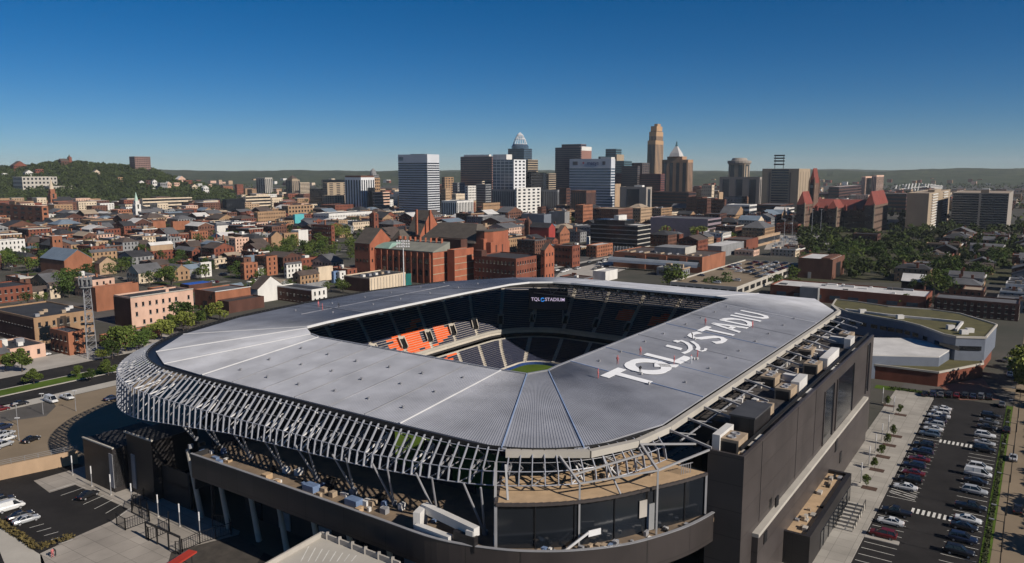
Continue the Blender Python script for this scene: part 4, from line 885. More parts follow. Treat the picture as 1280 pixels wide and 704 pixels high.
for l, s, c, lb in ((125.6, 66.5, 'red', 'worker in red standing left of the roof letter T'), (136.6, 68.0, 'red', 'worker in red beside the top of the roof letter Q'), (146.4, 67.6, 'red', 'worker in red at the top left of the roof letter L'), (145.8, 59.8, 'red', 'worker in red at the foot of the roof letter L'), (154.0, 58.0, 'red', 'worker in red by the paint buckets right of the roof letter L'), (184.9, 67.9, 'red', 'worker in red between the roof letters T and A'), (192.4, 58.4, 'red', 'worker in red below the roof letters A and D'), (134.9, 62.3, 'black', 'worker in black crouching between the roof letters T and Q'), (169.0, 65.0, 'black', 'worker in black bending over the roof letter S'), (149.4, 57.6, 'white', 'worker in white standing below the roof letter L')):
    person(c, rp(l, s) - Vector((0, 0, .05)), rnd.uniform(0, 6.2), lb)
for i, (x, y) in enumerate([(398, 382), (424, 386), (403, 388)]):
    q = at(x, y, 28.9); l, s = LS(q); q.z = roof_pt(l, s) + .07; person(['red', 'black', 'red'][i], q, rnd.uniform(0, 6), ['worker in red on the far east roof, left one', 'worker in black on the far east roof', 'worker in red on the far east roof, nearer one'][i])
person('red', at(66, 697, .03), 1, 'person in red walking on the sidewalk at the lower left', False); person('black', at(70, 695, .03), 2, 'person in black walking on the sidewalk at the lower left', False)
BK = MB().lathe((0, 0, 0), [(.18, 0), (.22, .45), (.2, .45)], 10).mesh('paint_bucket', M_roofw)
for i, (l, s) in enumerate([(152.6, 58.2), (153.2, 57.7), (134.2, 61.6), (168.6, 64.2), (129.7, 58.0)]): tag(link('paint_bucket', BK, None, rp(l, s)), ['white paint bucket left of the worker by the letter L', 'white paint bucket right beside the worker by the letter L', 'white paint bucket beside the crouching worker at the letter Q', 'white paint bucket beside the worker at the letter S', 'white paint bucket at the foot of the roof letter T'][i], 'bucket', 'paint buckets on the roof')

# ------------------------------------------------------------------ low annex below the tower, plaza stairs, corner deck at the bottom
ax = thing('entrance_annex', 'low dark annex with tan roof terrace at the foot of the stadium tower', 'building', W(149, 31, 0))
mb = MB().lsbox(131.8, 166, 28.6, 33, 0, 5.2); mb.lsbox(131.8, 166, 28.6, 29.5, 5.2, 6.0).lsbox(131.8, 132.5, 29.5, 33, 5.2, 6.0).lsbox(165.2, 166, 29.5, 33, 5.2, 6.0); mb.build('wall', M_clad, ax)
MB().lsbox(132.5, 165.2, 29.5, 33, 5.22, 5.32).build('roof_terrace', M_deck, ax)
MB().lsbox(140, 165, 28.5, 28.62, .3, 3.6).build('window', M_glass, ax)
for l in range(142, 165, 4): MB().lsbox(l, l + .12, 28.42, 28.56, .3, 3.6).build('mullion', M_black, ax)
for k in range(16): l = rq.uniform(134, 163); s = rq.uniform(29.8, 32.3); tag(MB().lsbox(l, l + rq.uniform(.4, 1.6), s, s + rq.uniform(.3, .9), 5.32, 5.4 + rq.uniform(.2, .8)).build('building_material', rq.choice((M_hvac, M_conc, M_black, M_steelg))), None, 'material stack', 'material stacks on the annex terrace')
st = thing('stairs', 'broad concrete stairs with dark railings beside the annex', 'stairs', W(156, 27, 0))
mb = MB()
for k in range(8): mb.lsbox(151 + k * 1.6, 151.8 + k * 1.6, 25.2, 28.3, .1, .35 + .12 * k)
mb.build('steps', M_concl, st); mb = MB()
for s in (25.2, 28.2):
    mb.bar(W(151, s, 1.2), W(163.5, s, 2.1), .08)
    for k in range(6): mb.bar(W(151.3 + k * 2.4, s, .1), W(151.3 + k * 2.4, s, 1.25 + .17 * k), .08)
mb.build('railing', M_black, st)
cdk = thing('access_deck', 'pale concrete deck corner with painted stripes at the bottom of the picture', 'deck', W(80, 90, 0))
ZK = 12.5
dp = [at(402, 671, ZK), at(330, 712, ZK), at(300, 780, ZK), at(640, 780, ZK), at(500, 709, ZK)]
MB().prism(dp, ZK - .8, ZK).build('deck_slab', M_concl, cdk)
mb = MB()
for a, b in ((dp[1], dp[0]), (dp[0], dp[4])): mb.bar(a + Vector((0, 0, .4)), b + Vector((0, 0, .4)), .3, .8)
mb.build('deck_parapet', M_conc, cdk)
mb = MB()
for k in range(8): a = at(376 + k * 9, 702, ZK + .02); b = at(386 + k * 8.5, 683 + k * 1.6, ZK + .02); d = (b - a).normalized(); n = Vector((-d.y, d.x, 0)) * .08; mb.quad(a - n, b - n, b + n, a + n)
mb.build('deck_stripes', M_paint, cdk)
for k in range(6): q = dp[0].lerp(dp[4], (k + .5) / 6); MB().bar(q, q + Vector((0, 0, 1.1)), .4).build('deck_pier', M_conc, cdk)
for q in dp[:2] + dp[4:]: MB().tube((q.x, q.y + .8, 0), (q.x, q.y + .8, ZK - .8), .4).build('deck_column', M_conc, cdk)
# ================================================================== BUILDINGS
UNIT = {}
def unit(m):
    if m.name not in UNIT: UNIT[m.name] = MB().box((0, 0, 0), (1, 1, 1)).mesh('pane_' + m.name, m)
    return UNIT[m.name]
FOOT = []       # taken footprints in street coordinates
BLD = []        # (object, description words, ...) for the label pass
LK = {'red': 'red brick', 'orange': 'orange brick', 'brown': 'brown brick', 'dark': 'dark brick', 'tan': 'tan stone', 'buff': 'buff brick', 'cream': 'cream', 'white': 'white', 'grey': 'grey', 'pink': 'pale pink'}
WALL = {'red': M_brick, 'orange': M_brick2, 'brown': M_brick3, 'dark': M_brick4, 'tan': M_tan, 'buff': M_buff, 'cream': M_cream, 'white': M_white, 'grey': M_grey, 'pink': M_pink}
ROOF = {'black': M_roofb, 'grey': M_roofg, 'white': M_roofw, 'brown': M_roofbr, 'blue-grey': M_roofbl, 'tan': M_rooft}
def win(face, c, u, z, wd, ht, m, par, name='window', th=.14, kind=None):
    """one window on the left (towards -L) or right (towards -S) face of the block whose near corner is c=(l,s)"""
    if face == 'l': p = W(c[0] - th * .5 + .03, c[1] + u, z); a = ANG_S
    else: p = W(c[0] + u, c[1] - th * .5 + .03, z); a = ANG_L
    return link(name, unit(m), par, p, a, (wd, th, ht), kind=kind)
def windows(par, c, lenS, lenL, h, st, fl, m, cols=None, z0=0., marg=1.2, sill=None, wname=None):
    n = 0
    fh = (h - z0) / fl
    for face, ln, vis in (('l', lenS, 1), ('r', lenL, 1)):
        if ln < 2.2: continue
        if st in ('bands', 'bandsr', 'bandsl'):
            if (st == 'bandsr' and face == 'l') or (st == 'bandsl' and face == 'r'): continue
            for k in range(fl): win(face, c, ln / 2, z0 + fh * (k + .55), ln - .5, fh * .52, m, par, wname or 'window_band')
        elif st == 'ribs':
            q = cols or max(3, int(ln / 3.2)); q = min(q, 45)
            for k in range(q): win(face, c, ln * (k + .5) / q, z0 + (h - z0) * .49, ln / q * .48, (h - z0) * .9, m, par, wname or 'window_strip')
        elif st in ('house', 'grid'):
            sp = 2.7 if st == 'house' else max(3.2, ln / 9)
            if h > 40: sp = max(sp, ln / 6)
            q = cols if cols and face == 'r' else max(1, int((ln - marg) / sp))
            if st == 'grid': q = min(q, max(3, 90 // (2 * fl)))
            for f in range(fl):
                for k in range(q):
                    wd, ht = (1.0, min(1.9, fh * .56)) if st == 'house' else (ln / q * .5, fh * .5)
                    win(face, c, marg / 2 + (ln - marg) * (k + .5) / q, z0 + fh * (f + .55), wd, ht, m, par); n += 1
                    if sill: win(face, c, marg / 2 + (ln - marg) * (k + .5) / q, z0 + fh * (f + .55) - ht / 2 - .1, wd + .3, .16, sill, par, 'window_sill', .3)
    return n
def block(c, lenS, lenL, h, wall, roof, par, rt='flat', z0=0., rise=None, par_h=.7, wname='wall', rname='roof', over=.25):
    l0, s0 = c; l1, s1 = l0 + lenL, s0 + lenS; wm = MB()
    if rt == 'flat':
        t = min(.4, lenS * .2, lenL * .2)
        wm.lsbox(l0, l1, s0, s1, z0, h)
        if par_h: wm.lsbox(l0, l1, s0, s0 + t, h, h + par_h).lsbox(l0, l1, s1 - t, s1, h, h + par_h).lsbox(l0, l0 + t, s0 + t, s1 - t, h, h + par_h).lsbox(l1 - t, l1, s0 + t, s1 - t, h, h + par_h)
        wm.build(wname, wall, par); return MB().lsbox(l0 + t, l1 - t, s0 + t, s1 - t, h - .05, h + .12).build(rname, roof, par)
    e = over
    if rt == 'gabS':        # ridge along S, gable ends facing -S and +S
        rise = rise or lenL * .35; lm = (l0 + l1) / 2
        wm.lsbox(l0, l1, s0, s1, z0, h); i = MB()
        for s, d in ((s0, .001), (s1, 0)): pass
        wm.hexa([W(l0, s0, h), W(l1, s0, h), W(l1, s1, h), W(l0, s1, h), W(lm - .05, s0, h + rise - .1), W(lm + .05, s0, h + rise - .1), W(lm + .05, s1, h + rise - .1), W(lm - .05, s1, h + rise - .1)]); wm.build(wname, wall, par)
        k = rise / ((l1 - l0) / 2); t = .25; rm = MB()
        for a in (l0 - e, l1 + e): rm.hexa([W(a, s0 - e, h - e * k), W(lm, s0 - e, h + rise), W(lm, s1 + e, h + rise), W(a, s1 + e, h - e * k), W(a, s0 - e, h - e * k + t), W(lm, s0 - e, h + rise + t), W(lm, s1 + e, h + rise + t), W(a, s1 + e, h - e * k + t)])
        return rm.build(rname, roof, par)
    if rt == 'gabL':
        rise = rise or lenS * .35; sm = (s0 + s1) / 2
        wm.lsbox(l0, l1, s0, s1, z0, h); wm.hexa([W(l0, s0, h), W(l1, s0, h), W(l1, s1, h), W(l0, s1, h), W(l0, sm - .05, h + rise - .1), W(l1, sm - .05, h + rise - .1), W(l1, sm + .05, h + rise - .1), W(l0, sm + .05, h + rise - .1)]); wm.build(wname, wall, par)
        k = rise / ((s1 - s0) / 2); t = .25; rm = MB()
        for a in (s0 - e, s1 + e): rm.hexa([W(l0 - e, a, h - e * k), W(l0 - e, sm, h + rise), W(l1 + e, sm, h + rise), W(l1 + e, a, h - e * k), W(l0 - e, a, h - e * k + t), W(l0 - e, sm, h + rise + t), W(l1 + e, sm, h + rise + t), W(l1 + e, a, h - e * k + t)])
        return rm.build(rname, roof, par)
    if rt in ('hip', 'pyr'):
        wm.lsbox(l0, l1, s0, s1, z0, h).build(wname, wall, par); rise = rise or min(lenS, lenL) * .3
        m = min(lenS, lenL) / 2 * (.999 if rt == 'pyr' else .8); sm, lm = (s0 + s1) / 2, (l0 + l1) / 2
        il0, il1, is0, is1 = min(l0 + m, lm - .02), max(l1 - m, lm + .02), min(s0 + m, sm - .02), max(s1 - m, sm + .02)
        return MB().hexa([W(l0 - e, s0 - e, h), W(l1 + e, s0 - e, h), W(l1 + e, s1 + e, h), W(l0 - e, s1 + e, h), W(il0, is0, h + rise), W(il1, is0, h + rise), W(il1, is1, h + rise), W(il0, is1, h + rise)]).build(rname, roof, par)
def solve(xl, xc, xr, yt, yb=None, Y=None):
    """near corner, side lengths and height of a block aligned with the streets, from its outline in the photograph"""
    if yb is not None: C = at(xc, yb, 0); Y = C.y
    top = atY(xc, yt, Y); h = top.z; zr = h - CAMH; dep = Y * CP - zr * SP
    c = LS(top)
    k = (xl - CX) / F; a = (k * dep - top.x) / (SV.x - k * SV.y * CP)
    k = (xr - CX) / F; b = (k * dep - top.x) / (LV.x - k * LV.y * CP)
    return c, max(a, 2.), max(b, 2.), h
MIDBOX = []
def nm_clamp(n): return n in ('shaded_terrace', 'tan_roofed_house', 'tan_flank_house', 'white_roofed_shed')
def B(name, label, cat, xl, xc, xr, yt, wall, roof, yb=None, Y=None, st='house', fl=None, rt='flat', g=M_glass, cols=None, rise=None, lmin=None, smin=None, group=None, top=(), sill=None, z0w=0., par_h=.7, marg=1.2):
    c, lenS, lenL, h = solve(xl, xc, xr, yt, yb, Y)
    if lmin: lenL = max(lenL, lmin)
    if smin: lenS = max(lenS, smin)
    if nm_clamp(name): lenL = min(lenL, 16)
    if name == 'white_roof_warehouse': lenL = 24
    if yb: MIDBOX.append((xl, yt, xr, yb, proj(W(*c))[1], W(*c).y))
    r = thing(name, label, cat, W(c[0] + lenL / 2, c[1] + lenS / 2, 0), group)
    wall = WALL.get(wall, wall) if isinstance(wall, str) else wall; roof = ROOF.get(roof, roof) if isinstance(roof, str) else roof
    ro = block(c, lenS, lenL, h, wall, roof, r, rt, rise=rise, par_h=par_h)
    if st and st != 'plain': windows(r, c, lenS, lenL, h, st, fl or max(1, round(h / 3.6)), g, cols, z0w, marg, sill)
    for t in top:        # rooftop boxes as fractions of the plan: (l0,l1,s0,s1,height,material,name)
        MB().lsbox(c[0] + lenL * t[0], c[0] + lenL * t[1], c[1] + lenS * t[2], c[1] + lenS * t[3], h + .1, h + .1 + t[4]).build(t[6] if len(t) > 6 else 'penthouse', t[5], r)
    FOOT.append((c[0] - 1, c[0] + lenL + 1, c[1] - 1, c[1] + lenS + 1))
    return r, c, lenS, lenL, h
def addblock(r, xl, xc, xr, yt, Y, wall, roof, st=None, fl=8, g=M_glass, rt='flat', z0=0., par_h=.6, cols=None, rise=None, wname='wall', smax=None):
    c, lenS, lenL, h = solve(xl, xc, xr, yt, None, Y)
    if smax: lenS = min(lenS, smax)
    block(c, lenS, lenL, h, wall, roof, r, rt, z0=z0, par_h=par_h, rise=rise, wname=wname); FOOT.append((c[0] - 1, c[0] + lenL + 1, c[1] - 1, c[1] + lenS + 1))
    if st: windows(r, c, lenS, lenL, h, st, fl, g, cols, z0)
    return c, lenS, lenL, h
# ------------------------------------------------------------------ downtown towers
m_pg = mat('grey_white_spandrel', (.50, .51, .53), .6, var=.08, scale=.05); m_brn = mat('red_brown_granite', (.26, .135, .105), .6, var=.15, scale=.05); m_pur = mat('purple_brown_granite', (.13, .075, .075), .55, var=.15, scale=.05)
m_dk = mat('dark_stone', (.07, .05, .045), .7, var=.2, scale=.05); m_carew = mat('tan_tower_brick', (.40, .25, .135), .85, var=.15, scale=.06); m_pnc = mat('warm_tower_brick', (.34, .20, .115), .85, var=.15, scale=.06)
m_ribc = mat('ribbed_concrete', (.27, .235, .20), .85, var=.15, scale=.06); m_tanc = mat('tan_precast', (.31, .24, .165), .85, var=.12, scale=.06); m_blk = mat('black_curtain_wall', (.012, .014, .017), .2, var=.2, scale=.05)
m_dred = mat('dark_red_brick_tower', (.16, .045, .035), .85, var=.2, scale=.06); m_teal = mat('teal_glass', (.05, .11, .13), .12, var=.25, scale=.04, spec=.9); m_win = mat('tower_glass', (.02, .026, .036), .15, var=.3, scale=.05, spec=.7)
m_strw = mat('white_fin_panel', (.62, .62, .62), .6, var=.08, scale=.05); m_mirror = mat('blue_curtain_wall', (.05, .08, .12), .12, var=.3, scale=.03, spec=.9)
OT = 'office tower'
r, *_ = B('office_tower', 'tall white banded office tower left of the skyline, sunlit right face with dark window bands', OT, 497.5, 534, 549, 193.5, m_pg, 'grey', Y=1150, st=None); c, a, b, h = _
windows(r, c, a, b, h - 11, 'bands', 23, m_win); MB().lsbox(c[0] + b * .3, c[0] + b * .7, c[1] + a * .2, c[1] + a * .7, h, h + 1.5).build('penthouse', M_grey, r)
win('l', c, a * .9, h - 5.5, a * .16, 5, M_mirror := m_mirror, r, 'logo_panel')
B('office_tower', 'wide red-brown office slab with white penthouse right of the white banded tower', OT, 575.5, 615, 618.5, 196, m_brn, 'grey', Y=1480, st='bands', fl=22, g=m_win, top=((.1, .9, .1, .9, 4, M_white),))
r, *_ = B('office_tower', 'blue-grey glass office tower with white gridded sunlit side below the crowned skyscraper', OT, 616, 642, 657, 200, m_mirror, 'grey', Y=1330, st=None); c, a, b, h = _
MB().lsbox(c[0], c[0] + b, c[1] - .5, c[1] - .02, 0, h + .7).build('white_frame', m_strw, r); windows(r, (c[0], c[1] - .5), .1, b, h, 'grid', 15, m_win, 6)
for k in range(16): win('l', c, a / 2, h * (k + .6) / 16, a, .9, m_pg, r, 'spandrel')
for k in range(5): win('l', c, a * k / 5 + 1, h / 2, .7, h, m_pg, r, 'mullion')
addblock(r, 616, 633, 640, 193.5, 1360, M_white, M_roofw)
r, *_ = B('crowned_skyscraper', 'blue glass skyscraper with open tiara crown, tallest on the left of downtown', 'skyscraper', 635, 655, 665, 186, m_mirror, 'grey', Y=1720, st='bands', fl=30, g=m_win); c, a, b, h = _
cc = W(c[0] + b / 2, c[1] + a / 2, 0); z1 = atY(650, 180, 1720).z; zt = atY(650, 165, 1720).z; rx = a * .36
MB().lathe((cc.x, cc.y, 0), [(rx * 1.25, h), (rx * 1.25, (h + z1) / 2), (rx * 1.05, z1)], 20).build('upper_drum', m_mirror, r)
mb = MB(); ring = lambda z, q: [Vector((cc.x + q * math.cos(t * .3927), cc.y + q * .8 * math.sin(t * .3927), z)) for t in range(17)]
for (z, q) in ((z1, rx * 1.0), (z1 + (zt - z1) * .45, rx * .72), (z1 + (zt - z1) * .8, rx * .38)):
    R_ = ring(z, q)
    for p, q2 in zip(R_, R_[1:]): mb.tube(p, q2, .8, n=5)
A0, A1, A2 = ring(z1, rx), ring(z1 + (zt - z1) * .45, rx * .72), ring(z1 + (zt - z1) * .8, rx * .38)
for k in range(0, 16): mb.tube(A0[k], A1[k], .7, n=5); mb.tube(A1[k], A2[(k + 1) % 16], .6, n=5); mb.tube(A2[k], Vector((cc.x, cc.y, zt)), .5, n=5)
mb.build('tiara_crown', m_strw, r)
B('office_tower', 'tan striped tower top just right of the crowned skyscraper', OT, 657, 660, 672.5, 200, m_tanc, 'tan', Y=1500, st='bands', fl=20, g=m_win)
B('office_tower', 'squat black glass office block in front of the sky gap', OT, 656, 679, 683, 216.5, m_blk, 'black', Y=1350, st='bands', fl=14, g=m_win)
B('office_tower', 'narrow tan striped block beside the purple-brown stepped tower', OT, 682.5, 686, 695, 217.5, m_tanc, 'grey', Y=1400, st='bands', fl=16, g=m_win)
r, *_ = B('stepped_tower', 'purple-brown stepped office tower behind the white sign building', OT, 694, 726, 739, 184.5, m_pur, 'grey', Y=1420, st='bands', fl=30, g=m_win)
addblock(r, 702, 726, 733, 180.5, 1425, m_pur, M_roofg, 'bands', 30, m_win); c, a, b, h = addblock(r, 724, 727, 739.5, 184, 1422, m_brn, M_roofw)
MB().lsbox(c[0], c[0] + b, c[1] - .2, c[1] + a, h - 6, h + 1.2).build('white_cap', M_white, r)
r, *_ = B('sign_building', 'broad white and blue banded office block carrying a rooftop star sign', 'office block', 712, 764, 769, 199, m_pg, 'white', Y=1200, st=None); c, a, b, h = _
windows(r, c, a, b, h - 13, 'bands', 17, m_mirror); MB().lsbox(c[0] + .1, c[0] + b * .9, c[1] + .1, c[1] + a * .25, h + .7, h + 3).build('penthouse', M_white, r)
def leftface(c, u, z, off=.12): 
    x = -SV; y = Vector((0, 0, 1)); n = -LV; p = W(c[0], c[1] + u, z) + n * off
    return Matrix(((x.x, y.x, n.x, p.x), (x.y, y.y, n.y, p.y), (x.z, y.z, n.z, p.z), (0, 0, 0, 1)))
t_ = ltext('macys', 8.5, 'sign_lettering', mat('sign_blue', (.06, .07, .16), .6), r, leftface(c, a * .43, h - 5.8, .2), .1)
mb = MB(); mm = leftface(c, a * .66, h - 5.6, .25)
mb.poly([mm @ Vector(((2.6 if k % 2 == 0 else 1.05) * math.sin(k * math.pi / 5), (2.6 if k % 2 == 0 else 1.05) * math.cos(k * math.pi / 5), 0)) for k in range(10)]); mb.build('sign_star', mat('sign_red', (.5, .03, .03), .6), r)
for u, w_ in ((.86, .12), (.17, .07)): win('l', c, a * u, h - 6, a * w_, 5.5, M_roofg, r, 'sign_panel')
r, *_ = B('teal_glass_tower', 'teal glass tower with stepped top right of the sign building', OT, 748, 772, 778, 196, m_teal, 'grey', Y=1620, st='bands', fl=24, g=m_win)
addblock(r, 757, 770, 777, 186.5, 1630, m_teal, M_roofg, 'bands', 24, m_win); addblock(r, 769, 771, 780, 193.5, 1615, m_tanc, M_rooft)
r, *_ = B('dark_red_block', 'massive dark red office block with sunlit right edge below the tall tan skyscraper', OT, 769, 826, 831, 218, m_dred, 'black', Y=1320, st='bands', fl=20, g=m_win)
addblock(r, 777, 797, 800, 208, 1335, m_dk, M_roofg, 'bands', 22, m_win); addblock(r, 768, 780, 790, 201.5, 1420, m_teal, M_roofg, 'bands', 22, m_win); addblock(r, 778, 803, 812, 204, 1500, m_dk, M_roofg, 'grid', 18, m_win)
B('columned_block', 'grey-brown columned office block with plain tan sunlit side', OT, 775, 808, 815, 234.5, m_ribc, 'tan', Y=1150, st='ribs', fl=10, g=m_win, cols=1, top=((.2, .6, .2, .5, 3, M_white),))
r, *_ = B('tan_skyscraper', 'tallest slim tan brick skyscraper with stepped shoulders and lit right face', 'skyscraper', 809.5, 819.5, 829.5, 176, m_carew, 'tan', Y=1760, st='ribs', g=m_win, cols=6)
addblock(r, 811.5, 820.5, 829, 165, 1768, m_carew, M_rooft, 'ribs', 1, m_win); addblock(r, 813.5, 821, 828, 158, 1774, m_carew, M_rooft, 'ribs', 1, m_win); addblock(r, 818, 822, 826, 155.2, 1780, m_carew, M_rooft)
r, *_ = B('pyramid_tower', 'brown skyscraper topped by a white stepped pyramid and dark finial', 'skyscraper', 827.5, 860, 866.5, 200, m_pnc, 'tan', Y=1620, st='ribs', g=m_win, cols=4); c, a, b, h = _
addblock(r, 834, 853, 858.5, 196, 1632, m_pnc, M_rooft)
pc = atY(845.5, 194, 1645); zt = atY(845.5, 183, 1645).z; q = 11
MB().loft([[Vector((pc.x, pc.y, 0)) + W(l * q * k, s * q * k, z) for l, s in ((-1, -1), (1, -1), (1, 1), (-1, 1))] for z, k in ((pc.z - 3, 1.05), (pc.z + 4, .85), (zt, .2))]).build('pyramid_roof', mat('white_terracotta', (.45, .43, .41), .6, var=.15, scale=.1), r)
zf = atY(845.5, 176.5, 1645).z; MB().lathe((pc.x, pc.y, 0), [(2.6, zt - 1), (2.6, zt + 3), (1.6, zt + 4), (1.6, zf - 3), (.3, zf)], 8).build('finial', m_teal, r)
r, *_ = B('drum_topped_tower', 'ribbed grey hotel block with a taller tower carrying a round drum top', OT, 899.5, 950, 957, 222, m_ribc, 'grey', Y=1330, st='ribs', g=m_win, cols=3)
c, a, b, h = addblock(r, 911, 931, 937.5, 202, 1360, m_tanc, M_roofg, 'ribs', 1, m_win, cols=2); p = W(c[0] + b / 2, c[1] + a / 2, 0)
MB().lathe((p.x, p.y, 0), [(a * .62, h - 6), (a * .72, h - 2), (a * .72, h + 1.5), (a * .5, h + 2), (a * .42, h + 6), (a * .3, h + 6.5)], 20).build('drum_top', m_ribc, r)
r, *_ = B('tan_office_block', 'bulky tan office tower with dark central window bay and rooftop antenna sign frame', OT, 953, 999, 1013, 211.5, m_tanc, 'tan', Y=1180, st=None); c, a, b, h = _
for k in range(18): win('l', c, a * .5, h * (k + .6) / 18, a * .46, h / 18 * .6, m_win, r, 'window_band')
for u in (.22, .78): win('l', c, a * u, h * .48, 1.6, h * .9, m_dk, r, 'gap_shade_strip')  # flat dark strips carry the gaps' shade in their colour, no recess cut
for k in range(4): win('r', c, b * (.15 + .23 * k), h * .48, 1.2, h * .92, m_dk, r, 'gap_shade_strip')
fr = MB(); z0 = h; zt = atY(976, 194.5, 1200).z
for l, s in ((c[0] + 4, c[1] + a * .45), (c[0] + 4, c[1] + a * .68)): fr.bar(W(l, s, z0), W(l, s, zt), .7)
for t in (.35, .6, .8, 1): fr.bar(W(c[0] + 4, c[1] + a * .42, z0 + (zt - z0) * t), W(c[0] + 4, c[1] + a * .71, z0 + (zt - z0) * t), .6, 2.2)
fr.build('antenna_frame', M_black, r)
# left cluster of downtown
r, *_ = B('round_topped_tower', 'pale octagonal apartment tower at the far left of the skyline cluster', 'apartment tower', 320, 331, 340.5, 222.5, M_concl, 'grey', Y=2050, st='ribs', g=m_win, cols=4)
r, *_ = B('pyramid_roofed_tower', 'tan apartment tower with a low pyramid cap on the left', 'apartment tower', 357, 365, 374.5, 225, m_tanc, 'tan', Y=1950, st='ribs', g=m_win, cols=4); c, a, b, h = _
block((c[0] + b * .15, c[1] + a * .15), a * .7, b * .7, h + 3, m_tanc, M_roofbr, r, 'pyr', z0=h, rise=9)
B('yellow_apartment_block', 'yellowish apartment block beside the pyramid-capped tan tower', 'apartment block', 373.5, 375, 387, 228.5, M_cream, 'tan', Y=1900, st='bands', fl=12)
r, *_ = B('stepped_tan_building', 'tan stepped art-deco building in front of dark glass towers', OT, 403, 409, 436, 229, m_tanc, 'tan', Y=1330, st='grid', fl=15, g=m_win)
addblock(r, 403, 418, 434, 245, 1290, m_tanc, M_rooft, 'grid', 9, m_win)
B('dark_glass_tower', 'dark glass tower standing behind the tan stepped building', OT, 403, 428, 440, 225.5, m_blk, 'black', Y=1420, st='bands', fl=18, g=m_win)
r, *_ = B('striped_tower', 'black and white vertically striped apartment tower', 'apartment tower', 431, 451, 468, 222.5, m_strw, 'brown', Y=1240, st='ribs', g=m_win, cols=6); c, a, b, h = _
MB().lsbox(c[0] + b * .48, c[0] + b + .3, c[1] - .3, c[1] + 5, 0, h * .72).build('dark_bay', m_blk, r); MB().lsbox(c[0] + .5, c[0] + b - .5, c[1] + .5, c[1] + a - .5, h + .7, h + 3.5).build('penthouse', M_brick3, r)
r, *_ = B('domed_tower', 'slim grey tower with rounded dome top behind the striped tower', OT, 459, 466, 474, 219, M_grey, 'grey', Y=1600, st='bands', fl=16, g=m_win); c, a, b, h = _
p = W(c[0] + b / 2, c[1] + a / 2, 0); MB().lathe((p.x, p.y, h), [(a * .4, 0), (a * .42, 4), (a * .34, 9), (a * .16, 12), (.3, 14)], 14).build('dome', M_grey, r)
B('office_block', 'tan and pink banded low office block right of the striped tower', 'office block', 466, 468, 487, 241, M_pink, 'white', Y=1230, st='bands', fl=7)
B('office_block', 'narrow buff tower rising behind the pink banded block', 'office block', 466, 468, 475, 223, M_buff, 'tan', Y=1330, st='grid', fl=10)
B('black_apartment_block', 'wide black glass block at the foot of the tan stepped building', 'office block', 387, 403, 409, 237, m_blk, 'white', Y=1380, st='bands', fl=8, g=m_win)
